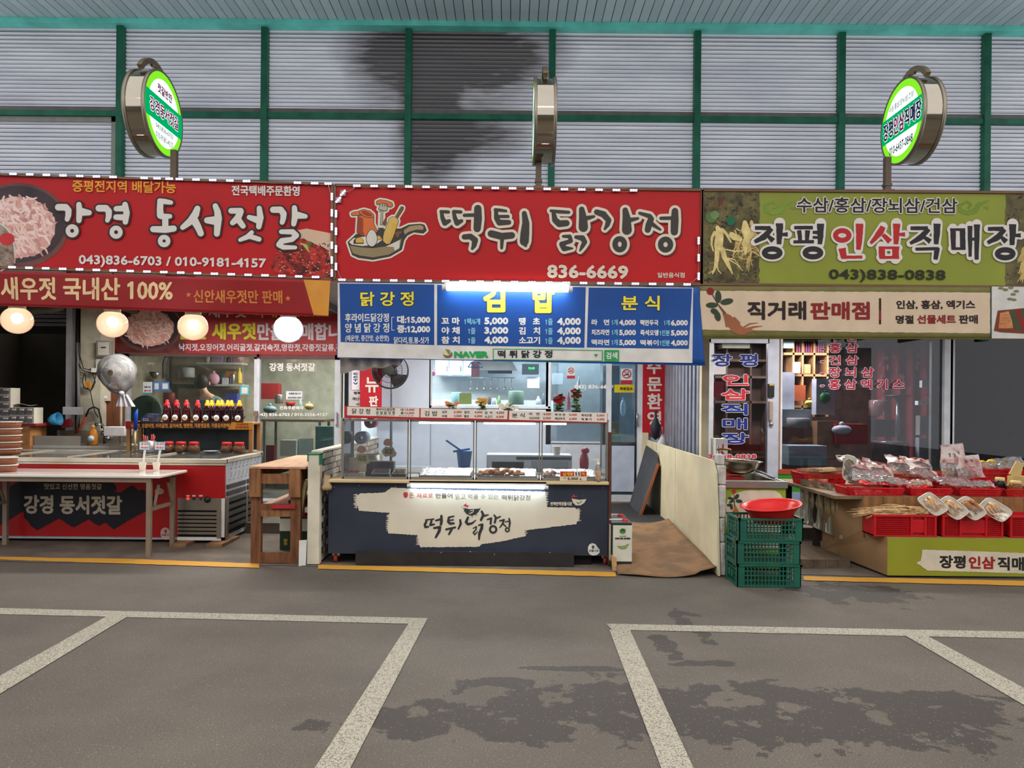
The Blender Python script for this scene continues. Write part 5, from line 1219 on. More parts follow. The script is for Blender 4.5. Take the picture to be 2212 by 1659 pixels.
def ramp_pt(u, v):
    x = -.0+1.02+.85*u; yF = G(1335+220*u, 1243+6*sin(u*3), 0).y
    a = Vector((G(1335+216*u, 1243+7*sin(u*3), 0).x, yF, 0)); b = Vector((1.0+.83*u, 8.6+.0*u, .17))
    p = a.lerp(b, v); p.z = .012+.17*(v**.9)+.006*sin(u*9+v*4)+(.05*(u**6))+(.02 if v < .02 and u > .8 else 0)
    return p
mb = MB(); mb.grid(ramp_pt, 18, 18); o = one('cardboard_sheet', 'worn brown cardboard sheet covering the ramp up to the centre door', 'cardboard', mb, card); s = o.modifiers.new('s', 'SOLIDIFY'); s.thickness = .006; s.offset = 1
mb = MB(); mb.prism([(1.0, 6.95, .0), (1.0, 8.62, .155), (1.0, 8.62, .0)], (.85, 0, 0)); one('ramp', 'shallow concrete ramp beneath the brown cardboard', 'ramp', mb, conc)
MB().box((-1.85, 8.62, .0), (2.0, 10.31, .165)).build('concrete_step', raised, floor)
rub = M('rubber_mat', (46,46,46), .8, var=.1)
mt = thing('rubber_mat', 'black ribbed rubber mat before the centre shop door', 'mat', (1.4, 9.4, .17))
MB().box((.95, 8.55, .168), (1.86, 10.28, .174)).build('mat', rub, mt)
m_ = MB()
for i in range(26): m_.box((.96+i*.035, 8.56, .174), (.975+i*.035, 10.27, .178))
m_.build('ribs', rub, mt)
mb = MB(); mb.slab([P(1320, 1198, 6.93), P(1332, 1206, 6.93), P(1332, 1240, 6.9), P(1323, 1234, 6.93)], .012); one('cardboard_flap', 'small upright cardboard flap at the right foot of the counter', 'cardboard', mb, M('card_pale', (190,150,100), .8))

# ---- crates, basin and sink
cg_ = M('crate_green', (32,92,74), .45, var=.08, vs=5)
def crate(name, label, x0, x1, y0, y1, z0, h, m, group, cols=14, rows=4, rim=.018):
    t = thing(name, label, 'crate', ((x0+x1)/2, (y0+y1)/2, z0), group)
    MB().box((x0+.02, y0+.02, z0+.006), (x1-.02, y1-.02, z0+.014)).build('crate_floor', m, t)
    r_ = MB()
    for z, e in ((z0+h-rim, 0.), (z0, .008)):
        r_.box((x0+e, y0+e, z), (x1-e, y0+e+.018, z+rim)); r_.box((x0+e, y1-e-.018, z), (x1-e, y1-e, z+rim)); r_.box((x0+e, y0+e, z), (x0+e+.018, y1-e, z+rim)); r_.box((x1-e-.018, y0+e, z), (x1-e, y1-e, z+rim))
    for x in (x0+.006, x1-.066):
        for y in (y0+.006, y1-.014): r_.box((x, y, z0), (x+.06, y+.008, z0+h))
    for y in (y0+.006, y1-.066):
        for x in (x0+.006, x1-.014): r_.box((x, y, z0), (x+.008, y+.06, z0+h))
    r_.build('rim', m, t)
    def wall_(a, b, fixed, ax, nm):
        w = MB(); n = cols if ax == 'x' else max(5, int(cols*(b-a)/(x1-x0)))
        for i in range(n+1):
            u = a+(b-a)*i/n
            if ax == 'x': w.box((u-.0045, fixed, z0+rim), (u+.0045, fixed+.005, z0+h-rim))
            else: w.box((fixed, u-.0045, z0+rim), (fixed+.005, u+.0045, z0+h-rim))
        for j in range(1, rows):
            z = z0+rim+(h-2*rim)*j/rows
            if ax == 'x': w.box((a, fixed-.001, z-.0045), (b, fixed+.006, z+.0045))
            else: w.box((fixed-.001, a, z-.003), (fixed+.006, b, z+.0045))
        w.build(nm, m, t)
    wall_(x0+.066, x1-.066, y0+.008, 'x', 'lattice_wall'); wall_(x0+.066, x1-.066, y1-.014, 'x', 'lattice_wall'); wall_(y0+.066, y1-.066, x0+.008, 'y', 'lattice_wall'); wall_(y0+.066, y1-.066, x1-.014, 'y', 'lattice_wall')
    for y in (y0+.12, y1-.17): MB().box((x0+.001, y, z0+h*.35), (x0+.008, y+.05, z0+h*.62)).build('side_tab', m, t)
    return t
cx0, cx1 = xed(1592, 6.33, 1200), xed(1733, 6.33, 1200); ch = .197
for i, lb in enumerate(('lowest green lattice crate of the stack at the sink', 'middle green lattice crate of the stack at the sink', 'topmost green lattice crate holding the red basin')):
    dx = (0, -.006, .012)[i]
    crate('plastic_crate', lb, cx0+dx, cx1+dx, 6.33+(.0,.004,-.003)[i], 6.70, .004+i*ch, ch-.003, cg_, 'green crates stacked before the sink')
rb_ = M('basin_red', (206,28,26), .3, var=.04)
c = P(1668, 1130, 6.52); mb = MB(); zc_ = .004+3*ch-.085
mb.lathe([(.001,0),(.15,0),(.165,.01),(.215,.12),(.245,.15),(.262,.152),(.262,.145),(.25,.143),(.21,.10),(.155,.016),(.001,.012)], (0,0,0), 40)
for i in range(len(mb.v)): v = mb.v[i]; v = Matrix.Rotation(-.11, 3, 'Y') @ v; v = Matrix.Rotation(.06, 3, 'X') @ v; mb.v[i] = v+Vector((c.x, 6.52, zc_+.03))
one('red_basin', 'bright red plastic basin resting tilted in the top green crate', 'basin', mb, rb_)
sk = thing('sink_unit', 'steel sink on a lime green cabinet with ginseng picture, behind green crates', 'sink', (xed(1630, 6.95), 7.25, 0))
sx0, sx1 = xed(1561, 6.95, 1100), xed(1697, 6.95, 1100); sz = zed(1052, 6.95, 1630); stp = zed(1039, 6.93, 1630)
lime = M('lime_panel', (150,164,48), .5, var=.04)
MB().box((sx0, 6.95, .03), (sx1, 6.97, sz)).build('front_panel', lime, sk)
MB().box((sx0+.01, 6.97, .03), (sx1-.01, 7.75, sz-.25)).build('cabinet', M('cab_grey', (120,118,112), .6), sk)
s = MB(); yb = 7.85
s.box((sx0-.03, 6.925, sz-.01), (sx1+.01, 6.975, stp)); s.box((sx0-.03, 6.975, sz+.0), (sx0+.02, yb, stp)); s.box((sx1-.02, 6.975, sz), (sx1+.01, yb, stp)); s.box((sx0-.03, yb-.03, sz), (sx1+.01, yb, stp+.12))
s.box((sx0+.02, 6.975, sz-.24), (sx1-.02, yb-.03, sz-.23)); s.box((sx0+.02, 6.975, sz-.23), (sx0+.03, yb-.03, stp-.01)); s.box((sx1-.03, 6.975, sz-.23), (sx1-.02, yb-.03, stp-.01)); s.box((sx0+.02, yb-.04, sz-.23), (sx1-.02, yb-.03, stp)); s.box((sx0-.03, 6.925, stp), (sx0-.01, yb, stp+.10))
s.build('basin_top', steel, sk, .004)
pk_ = PY(6.949); ks = K(1520, 960, 5.185)
ppoly(sk, rough_poly([ks(*p) for p in ((268,620),(330,560),(440,520),(560,512),(800,515),(850,550),(890,610),(895,700),(890,830),(860,1180),(300,1180),(250,900),(245,700))], 1., 4, 3), pk_, M('panel_cream', (220,200,178)), 1, 'print')
ppoly(sk, [ks(*p) for p in ell(338, 525, 26, 20, 14)], pk_, M('fl_red', (196,44,44)), 2, 'flower_print')
strokes(sk, [[(338,540,4),(340,600,5),(345,690,8)]], ks, pk_, M('stem_brown'), lay=2, name='root_print'); strokes(sk, [[(350,700,14),(365,760,30),(375,830,32),(380,900,20)], [(390,770,8),(420,800,5)], [(335,740,10),(328,780,8)]], ks, pk_, M('root_orange2', (186,112,62)), lay=2, name='root_print')
for cx, cy, rx, ry, t in ((370,585,34,22,-1.0),(395,635,38,20,.1),(305,605,34,16,.3),(310,640,30,14,-.4),(290,678,34,15,0.),(310,700,30,16,1.4)): ppoly(sk, [ks(cx+rx*cos(a)*cos(t)-ry*sin(a)*sin(t), cy+rx*cos(a)*sin(t)+ry*sin(a)*cos(t)) for a in [i*2*pi/16 for i in range(16)]], pk_, M('leaf_dark'), 3, 'leaf_print')
text(sk, '인삼', (535,678,722,770), pk_, M('ink_brownblack'), 1.6, lay=2, k=ks)
# steel wok resting on the sink
c = P(1592, 1010, 7.45); mb = MB(); zz = stp+.005
mb.lathe([(.001,0),(.08,.002),(.15,.03),(.20,.085),(.225,.135),(.245,.14),(.245,.136),(.222,.13),(.19,.085),(.14,.035),(.001,.008)], (0,0,0), 36)
for i in range(len(mb.v)): mb.v[i] = Matrix.Rotation(.04, 3, 'Y') @ mb.v[i]+Vector((c.x, 7.45, zz+.01))
one('steel_bowl', 'large steel mixing bowl resting across the sink', 'bowl', mb, M('bowl_steel', (150,140,120), .25, .95, var=.1))
mb = MB(); mb.bar((c.x+.14, 7.20, zz+.06), (c.x+.24, 7.06, zz+.012), .03, .018); mb.bar((c.x+.10, 7.26, zz+.075), (c.x+.14, 7.20, zz+.06), .022, .014); one('knife', 'grey handled knife lying on the sink edge beside the bowl', 'knife', mb, M('knife_grey', (88,98,106), .5), bevel=.004)
mb = MB(); mb.box((c.x-.17, 7.35, stp-.03), (c.x+.05, 7.6, stp-.005)); one('red_cloth', 'folded red cloth beneath the steel bowl', 'cloth', mb, M('cloth_red', (170,40,34), .9))
t = pump('green topped spray bottle standing in the sink corner', 1562, 1036, 7.1, .16, glass('gbottle', (150,190,150), 1, .05, .3, (120,170,130)), M('spray_green', (40,170,90)))
tp = thing('tap', 'brass wall tap with a red lever above the sink', 'tap', P(1550, 972, 7.75))
q = P(1548, 970, 7.75); brass = M('brass', (140,104,60), .35, .8)
mb = MB(); mb.tube([q, q+Vector((.10, -.02, .0)), q+Vector((.14, -.02, -.005)), q+Vector((.145, -.02, -.035))], .012, 8); mb.build('spout', brass, tp)
mb = MB(); mb.tube([q+Vector((.02, 0, -.35)), q+Vector((.02, 0, .03))], .014, 8); mb.build('riser', M('riser', (120,116,110), .4, .7), tp)
mb = MB(); mb.bar(q+Vector((.06, -.02, .01)), q+Vector((.06, -.02, .055)), .014); mb.bar(q+Vector((.04, -.03, -.02)), q+Vector((.06, -.04, -.05)), .02); mb.build('lever', M('lever_red', (170,36,44)), tp)
mb = MB(); bpx(mb, 1546, 948, 1572, 985, 8.0, .2); o = one('carton', 'white printed carton with red lettering behind the tap', 'carton', mb, M('carton_white', (208,204,204)))
# ================================================================== LEFT STALL
def X_(px, D, py=1000): return P(px, py, D).x
def Z_(py, D, px=CX): return P(px, py, D).z
# chest freezer
DF = 8.0
fx1 = X_(485, DF, 1080); fzt = Z_(990, DF, 300)
fr_ = thing('chest_freezer', 'long glass topped chest freezer with red front and steel louvred end section', 'freezer', (fx1-2.2, DF+.6, 0))
fred = M('freezer_red', (172,26,28), .35, var=.04, vs=2); fz0 = .05
scrap = M('film_side', (196,200,206), .3, .3, var=.06)
MB().box((-6.6, DF+.02, fz0), (fx1, DF+1.15, fzt-.04)).build('cabinet', scrap, fr_)
xs_ = X_(384, DF, 1120)
zmid = Z_(1076, DF, 430)
MB().box((-6.6, DF, fz0+.03), (xs_, DF+.02, fzt-.05)).build('front_panel', fred, fr_)
MB().box((xs_, DF-.004, zmid), (fx1+.002, DF+.02, fzt-.05)).build('front_panel', fred, fr_)
brs = M('steel_brushed', (150,142,130), .35, .8, var=.05)
MB().box((xs_, DF-.004, Z_(1102, DF, 430)), (fx1, DF+.02, zmid)).build('control_panel', brs, fr_)
cp = [p for p in fr_.children if p.name.startswith('control_panel')][0]
for px, m in ((406, emis('lamp_red', (255,60,50), 1.5)), (419, M('btn_dark', (40,44,44), .4)), (434, M('btn_green', (46,66,56), .4))):
    q = P(px, 1077, DF-.006); mb = MB(); mb.lathe([(.001,.008),(.014,.008),(.016,0)], q, 12, 'Y'); mb.build('button', m, cp)
    q = P(px, 1071, DF-.005); mb = MB(); mb.box((q.x-.018, q.y-.002, q.z-.008), (q.x+.018, q.y, q.z+.008)); mb.build('button_tag', white, cp)
q = P(448, 1079, DF-.006); mb = MB(); mb.lathe([(.001,.03),(.02,.03),(.024,.012),(.034,.01),(.036,0)], q, 18, 'Y'); mb.build('dial', M('dial', (60,58,54), .4, .4), cp)
MB().box((xs_, DF, fz0+.02), (fx1, DF+.04, Z_(1102, DF, 430))).build('grille_back', M('grille_dark', (16,16,16), .8), fr_)
g0, g1 = fz0+.06, Z_(1102, DF, 430)-.01
for i in range(6):
    z = g0+(g1-g0)*(i+.45)/6; MB().box((xs_+.005, DF-.02, z-.014), (fx1-.075, DF-.003, z+.014)).build('louvre_slat', brs, fr_)
MB().box((fx1-.075, DF-.022, fz0+.03), (fx1-.03, DF, g1+.01)).build('grille_stile', brs, fr_)
fw = MB(); fw.box((xs_, DF-.008, fz0), (fx1+.004, DF+.01, fz0+.035)); fw.box((fx1-.03, DF-.008, fz0), (fx1+.004, DF+.01, zmid)); fw.build('white_trim', white, fr_)
# right side: film-printed panel above, dark louvres below
sd = thing_side = PX(fx1+.003, 1)
MB().box((fx1, DF+.02, zmid+.0), (fx1+.004, DF+1.15, fzt-.05)).build('side_panel', M('side_white', (200,204,210), .3, .2), fr_)
mk = MB()
for i in range(9):
    for j in range(3):
        y = DF+.08+i*.12+j*.04; z = zmid+.06+j*.12
        mk.box((fx1+.004, y, z), (fx1+.0055, y+.03, z+.012)); mk.bar((fx1+.005, y+.03, z+.03), (fx1+.005, y+.07, z+.085), .002, .006)
mk.build('film_marks', M('film_mark', (110,118,126)), fr_)
MB().box((fx1, DF+.03, fz0+.05), (fx1+.003, DF+1.12, zmid-.01)).build('side_grille_back', M('grille_dark'), fr_)
for i in range(7):
    for a, b in ((.04,.60),(.66,1.10)): MB().box((fx1, DF+a, fz0+.10+i*.075), (fx1+.018, DF+b, fz0+.145+i*.075)).build('side_slat', M('slat_dark', (90,88,86), .4, .6), fr_)
for y in (.02, .60, 1.1): MB().box((fx1, DF+y, fz0+.02), (fx1+.022, DF+y+.05, zmid)).build('side_stile', brs, fr_)
# top frame and sliding glass lids
tf = MB(); tz = fzt; alb = M('freezer_rim', (206,196,178), .3, .5)
tf.box((-6.6, DF-.03, tz-.045), (fx1+.02, DF+.03, tz)); tf.box((-6.6, DF-.02, tz-.07), (fx1+.01, DF+.01, tz-.05)); tf.box((-6.6, DF+1.10, tz-.04), (fx1+.02, DF+1.17, tz+.01)); tf.box((fx1-.07, DF, tz-.045), (fx1+.02, DF+1.15, tz)); tf.build('top_frame', alb, fr_, .004)
MB().box((-6.5, DF+.05, tz-.45), (fx1-.08, DF+1.08, tz-.43)).build('inner_floor', M('inner_dark', (70,66,64), .5), fr_)
MB().box((-6.5, DF+.03, tz-.02), (fx1-.07, DF+1.10, tz-.012)).build('well_top', M('well_dark', (58,55,54), .25, .2, var=.2, vs=3), fr_)
for i in range(5):
    x1 = fx1-.08-i*.82; x0 = x1-.82
    MB().box((x0+.01, DF+.04, tz-.006+.004*(i % 2)), (x1-.01, DF+1.09, tz-.001+.004*(i % 2))).build('glass_lid', glass('lid_glass', (190,196,196), 1., .03, .12, (120,122,120)), fr_)
    f = MB(); f.box((x0, DF+.03, tz-.01), (x0+.03, DF+1.1, tz+.012)); f.build('lid_rail', alb, fr_)
# sign print on the red front
pfz = PY(DF-.0008); k3 = K(0, 940, 5.53)
nvb = [(-40,1150),(-30,1060),(18,1068),(22,1050),(40,1040),(60,1034),(90,1038),(130,1034),(170,1036),(240,1040),(250,1050),(252,1058),(247,1062),(262,1064),(285,1048),(292,1052),(300,1060),(310,1058),(330,1072),(338,1086),(328,1098),(300,1112),(275,1126),(246,1144),(228,1129),(212,1136),(192,1122),(158,1140),(128,1120),(80,1146),(68,1136),(52,1116),(51,1104),(18,1124),(-10,1140)]
ppoly(fr_, rough_poly(nvb, 1.0, 4, 5), pfz, M('brush_navy', (26,26,34), .5, var=.02), 1, 'brush_print')
inkt = M('ink_tan', (196,184,164), .5)
text(fr_, '맛있고 신선한 명품젓갈', (530,577,1218,648), pfz, inkt, .35, slope=.5, lay=2, k=k3)
text(fr_, '강경 동서젓갈', (286,712,1460,940), pfz, inkt, 1.5, slope=2, lay=2, k=k3)
emblem(fr_, pfz, 359, 1152, M('emblem_pink', (204,170,160)), M('em_red', (130,50,50)), 1)
ppoly(fr_, [k3(*p) for p in ell(1905, 670, 55, 38, 20)], pfz, inkt, 1, 'emblem')
for i, (px, lb) in enumerate(((385, 'wood block under the freezer behind the table leg'), (463, 'wood block under the right corner of the freezer'))):
    a = X_(px-14, 7.85, 1190); mb = MB(); mb.box((a, 7.8, .004), (a+.17, 8.3, fz0)); one('wood_block', lb, 'wood block', mb, M('block_wood', (140,104,74), .8, var=.15), 'wood blocks under the freezer', bevel=.003)
# folding table
tb = thing('folding_table', 'white topped folding table with taupe steel legs before the freezer', 'table', (-4.3, 7.6, 0))
tz_ = Z_(1027, 7.3, 345)
tx1 = X_(345, 7.3, 1030); leg_m = M('leg_taupe', (140,124,106), .45, .2)
MB().box((-6.4, 7.3, tz_-.03), (tx1, 7.93, tz_)).build('table_top', M('table_white', (232,224,216), .12, coat=.5, var=.02), tb, .008)
MB().box((-6.35, 7.33, tz_-.075), (tx1-.1, 7.36, tz_-.03)).build('apron', leg_m, tb); MB().box((-6.35, 7.86, tz_-.075), (tx1-.1, 7.89, tz_-.03)).build('apron', leg_m, tb)
for xa in (X_(322, 7.35, 1120), X_(12, 7.86, 1120)):
    for y in (7.35, 7.86):
        MB().box((xa-.024, y-.02, .0), (xa+.024, y+.02, tz_-.07)).build('leg', leg_m, tb, .004)
    MB().bar((xa, 7.35, .47), (xa, 7.86, .47), .03, .035).build('cross_bar', leg_m, tb); MB().bar((xa+.02, 7.42, .5), (xa+.02, 7.5, .7), .02).build('stay', leg_m, tb); MB().bar((xa+.02, 7.8, .5), (xa+.02, 7.7, .7), .02).build('stay', leg_m, tb)
# paper cups with price tags
for px, tx, lb in ((308, 313, 'left paper cup holding a price tag on the white table'), (338, 346, 'right paper cup holding a price tag on the white table')):
    q = P(px, 1006, 7.75); q.z = tz_; t = thing('tag_cup', lb, 'cup', q, 'paper cups with price tags on the white table')
    MB().lathe([(.001,0),(.026,0),(.038,.085),(.041,.087),(.036,.083),(.024,.006),(.001,.006)], q, 16).build('cup', M('cup_paper', (228,220,208), .6), t)
    MB().bar((q.x, q.y, q.z+.02), P(tx, 972, 7.752), .022, .004, (0, 1, 0)).build('stick', white, t)
    c = P(tx, 963, 7.75); mb = MB(); mb.box((c.x-.055, 7.742, c.z-.042), (c.x+.055, 7.746, c.z+.042)); mb.build('tag_border', M('tag_blue', (90,176,206)), t); mb = MB(); mb.box((c.x-.049, 7.740, c.z-.036), (c.x+.049, 7.7415, c.z+.036)); mb.build('tag', M('tag_white', (222,220,222)), t)
    pt_ = PY(7.7395); text(t, '원 산지', (tx-8, 957, tx+8, 961), pt_, M('tag_red', (206,70,60)), .15, lay=1); text(t, '국내산', (tx-9, 965, tx+8, 969), pt_, M('tag_red'), .2, lay=1)
# stacked tubs of paste at the left edge
tubm = M('tub_brown', (126,74,50), .35, var=.1, vs=12); lidm = M('tub_lid', (206,198,190), .35)
def tub(label, px, py, D, w, h, grp, z=None):
    q = P(px, py, D); z = q.z if z is None else z; t = thing('food_tub', label, 'food tub', (q.x, q.y, z), grp)
    MB().lathe([(.001,0),(w*.42,0),(w*.47,h*.1),(w*.5,h*.88),(.001,h*.88)], (q.x, q.y, z), 20, sq=.8).build('tub', tubm, t)
    MB().lathe([(w*.49,h*.84),(w*.53,h*.86),(w*.53,h*.96),(w*.5,h),(.001,h)], (q.x, q.y, z), 20, sq=.8).build('lid', lidm, t); return t
for i in range(2): tub(['lower brown paste tub with clear lid at the left table edge','upper brown paste tub with white lid at the left table edge'][i], 8, 1000, 7.55, .26, .075, 'brown paste tubs on the white table', tz_+i*.077)
for i in range(5): tub('brown paste tub, %s of the back stack at the left edge' % ('lowest','second from bottom','middle','fourth from bottom','topmost')[i], 14, 1000, 8.2, .30, .073, 'brown paste tubs stacked on the freezer', fzt+.012+i*.074)
# white drawer organisers on a stand at far left
stn = thing('side_stand', 'plywood stand with a red topped shelf at the far left edge', 'stand', (-5.6, 9.3, .14)); ply = M('plywood', (172,120,72), .65, var=.12, vs=4, stretch=(4,1,4))
zs_ = Z_(915, 9.2, 40)
MB().box((-6.6, 9.25, zs_-.03), (X_(72, 9.2, 915), 9.7, zs_)).build('shelf_top', M('stand_red', (150,50,52), .5), stn); MB().box((X_(42, 9.25), 9.27, .14), (X_(62, 9.25), 9.6, zs_-.03)).build('side_panel', ply, stn); MB().box((-6.5, 9.3, .14), (-6.45, 9.6, zs_-.03)).build('side_panel', ply, stn)
orgm = M('organiser', (214,208,190), .5); drm = glass('drawer_clear', (150,146,156), .6, .1, .45, (96,92,100))
def organiser(label, x0, y0, x1, y1, D, cols, rows):
    a, b = X_(x0, D, y1), X_(x1, D, y1); z1, z0 = Z_(y0, D, 40), zs_; t = thing('drawer_organiser', label, 'organiser', ((a+b)/2, D+.1, z0), 'small drawer organisers at the left edge')
    MB().box((a, D+.02, z0), (b, D+.2, z1)).build('case', orgm, t)
    w, h = (b-a)/cols, (z1-z0)/rows
    for i in range(cols):
        for j in range(rows):
            X0, Z0 = a+i*w, z0+j*h
            d = MB(); d.box((X0+.008, D, Z0+.012), (X0+w-.008, D+.015, Z0+h-.008)); o = d.build('drawer', M('drawer_grey', (108,104,110), .3, var=.1), t)
            e = MB(); e.box((X0+w*.4, D-.012, Z0+h*.62), (X0+w-.014, D, Z0+h-.016)); e.build('drawer_pull', orgm, o)
organiser('tall white small drawer organiser at the left edge of the photo', -20, 838, 20, 908, 9.22, 2, 5)
organiser('low white six drawer organiser beside the tall one', 20, 880, 71, 910, 9.22, 3, 2)
mb = MB(); mb.grid(lambda u, v: Vector((X_(22+44*u, 9.3, 870), 9.28+.16*v, Z_(880, 9.22, 40)+.02+.03*sin(u*3+v*2)*u*(1-u)*3+.012*v)), 8, 4); o = one('plastic_sheet', 'crumpled clear plastic sheet lying on the low organiser', 'plastic sheet', mb, M('plas_grey', (170,168,176), .3)); s = o.modifiers.new('s', 'SOLIDIFY'); s.thickness = .003

# bottle rack over the back of the freezer
DR = 8.98
rk = thing('bottle_rack', 'timber rack with navy price strip over the back of the freezer', 'rack', (X_(408, DR), DR+.2, fzt))
rzt = Z_(912, DR, 400); ra, rb2 = X_(272, DR, 925), X_(545, DR, 925)
MB().box((ra, DR, rzt-.02), (rb2, DR+.34, rzt)).build('rack_top', ply, rk)
for x in (ra+.0, rb2-.045): 
    for y in (DR+.01, DR+.29): MB().box((x, y, fzt+.01), (x+.045, y+.04, rzt-.02)).build('upright', M('rack_wood', (176,130,84), .6, var=.1), rk)
MB().box((ra+.05, DR+.33, fzt+.02), (rb2-.05, DR+.34, rzt-.02)).build('back_sheet', M('back_dark', (54,66,66), .5, var=.15), rk)
MB().box((ra, DR-.006, Z_(926, DR, 400)), (rb2, DR, rzt+.004)).build('strip_board', M('strip_navy', (40,32,42), .5), rk)
pr_ = PY(DR-.007); text(rk, '낙지젓, 오징어젓, 어리굴젓, 갈치속젓, 명란젓, 각종젓갈류, 각종김치판매', (283,915,496,925), pr_, M('ink_orange'), .3, slope=-.6, lay=1)
mb = MB(); prect(mb, [(500,913),(546,913),(546,928),(492,928)], pr_, .5); mb.build('strip_end', M('strip_amber', (200,140,44)), rk); mb = MB(); prect(mb, [(271,911),(300,911),(288,926),(271,926)], pr_, .5); mb.build('strip_end', M('banner_red'), rk)
text(rk, '전국택배주문', (510,914.5,537,919.5), pr_, M('banner_red'), .15, lay=2); text(rk, '김치예약판매', (508,921,537,926), pr_, M('banner_red'), .15, lay=2)
def bottle(label, px, cap, y=0., grp='sauce bottles on the timber rack', body=None):
    q = Vector((X_(px, DR+.1+y, 900), DR+.1+y, rzt)); t = thing('sauce_bottle', label, 'bottle', q, grp)
    MB().lathe([(.001,0),(.045,0),(.052,.012),(.052,.10),(.047,.12),(.05,.135),(.046,.16),(.03,.20),(.021,.21)], q, 18).build('bottle', body or M('sauce_red', (58,14,18), .12, var=.1), t)
    MB().lathe([(.03,.198),(.032,.225),(.02,.235),(.019,.262),(.012,.272),(.001,.272)], q, 14).build('cap', cap, t)
    MB().lathe([(.001,.003),(.034,.003),(.034,0)], q+Vector((0, -.052, .055)), 16, 'Y').build('label', M('lbl_white', (224,226,224)), t)
    mb = MB(); mb.box((q.x-.022, q.y-.0565, q.z+.058), (q.x+.022, q.y-.0555, q.z+.064)); mb.box((q.x-.02, q.y-.0565, q.z+.036), (q.x+.02, q.y-.0555, q.z+.040)); mb.build('label_print', M('lbl_green', (60,110,96)), t); return t
capr, capy = M('cap_bred', (206,32,40), .35), M('cap_byel', (222,158,34), .35); dk = M('sauce_dark', (34,14,18), .12, var=.1)
for i, px in enumerate((361, 382, 403, 427)): bottle('red capped sauce bottle, %s from the left on the rack' % ('first','second','third','fourth')[i], px, capr)
for i, (px, y) in enumerate(((448,0.),(471,0.),(492,0.),(517,0.),(457,.12),(479,.12),(500,.12))): bottle(('yellow capped sauce bottle, %s of the front four' % ('first','second','third','fourth')[i]) if i < 4 else 'yellow capped sauce bottle half hidden, %s of the back row' % ('left','middle','right')[i-4], px, capy, y, body=dk)
def jar(label, px):
    q = Vector((X_(px, 8.85, 960), 8.85, fzt+.012)); t = thing('spice_jar', label, 'jar', q, 'red lidded jars at the back of the freezer')
    MB().lathe([(.001,0),(.062,0),(.07,.01),(.07,.06),(.055,.085),(.05,.09)], q, 16).build('jar', M('jar_brown', (96,66,48), .2, var=.15, vs=20), t)
    MB().lathe([(.053,.086),(.056,.09),(.056,.12),(.05,.125),(.001,.125)], q, 18).build('lid', M('lid_red', (186,34,36), .4), t)
for i, px in enumerate((364, 391, 419, 490, 517)): jar('red lidded brown spice jar, %s from the left' % ('first','second','third','fourth','last')[i], px)
q = Vector((X_(456, 8.8, 965), 8.8, fzt+.012)); mb = MB(); mb.lathe([(.001,0),(.06,0),(.09,.02),(.092,.024),(.001,.02)], q, 20); one('plate', 'grey dish between the red lidded jars on the freezer', 'dish', mb, M('dish_grey', (150,148,158), .3))
q = Vector((X_(322, 8.85, 960), 8.85, fzt+.012)); t = thing('caddy', 'wire caddy of red handled scissors and tongs under the rack', 'caddy', q)
MB().lathe([(.06,0),(.075,.13),(.07,.13),(.055,.005)], q, 14).build('basket', M('caddy_steel', (150,140,136), .4, .6), t)
tl = MB()
for i in range(6): a = i*1.1; tl.tube([q+Vector((.03*cos(a), .03*sin(a), .02)), q+Vector((.07*cos(a), .05*sin(a), .19+.02*(i % 2)))], .006, 6)
tl.build('utensils', M('handle_red', (160,60,54)), t); sc2 = MB(); sc2.bar(q+Vector((-.03, -.04, .2)), q+Vector((.02, -.04, .03)), .012); sc2.build('tongs', steel, t)
def rc(x0, y0, x1, y1, D, th, name, label, cat, mat, group=None, bev=.004):
    mb = MB(); bpx(mb, x0, y0, x1, y1, D, th); return one(name, label, cat, mb, mat, group, bevel=bev)
# card terminal on the rack
q = Vector((X_(325, DR+.1, 905), DR+.1, rzt)); t = thing('card_terminal', 'blue grey card terminal at the left end of the timber rack', 'card terminal', q)
MB().prism([q+Vector((-.1, -.06, 0)), q+Vector((.1, -.06, 0)), q+Vector((.12, -.06, .09)), q+Vector((-.02, -.06, .1)), q+Vector((-.08, -.06, .04))], (0, .12, 0)).build('body', M('term_blue', (52,62,92), .4), t); MB().box((q.x-.01, q.y-.066, q.z+.05), (q.x+.06, q.y-.061, q.z+.085)).build('screen', M('term_screen', (90,84,96), .2), t)
keys = MB()
for i in range(3):
    for j in range(2): keys.box((q.x-.06+i*.025, q.y-.066, q.z+.012+j*.018), (q.x-.043+i*.025, q.y-.061, q.z+.024+j*.018))
keys.build('keys', M('term_keys', (140,146,170)), t)
q = Vector((X_(290, 8.9, 880), 8.9, fzt)); mb = MB(); mb.tube([q+Vector((0, .02, .01)), q+Vector((.005, .02, .27))], .012, 8); mb.cur = 1; mb.tube([q+Vector((.005, .02, .27)), q+Vector((.012, .02, .46)), q+Vector((.03,.02,.52))], [.022, .024, .004], 8); one('brush', 'pale handled brush with blue bristles standing beside the rack', 'brush', mb, [M('pale_wood', (192,168,120), .6, var=.1), M('bristle_blue', (24,70,170), .6)])

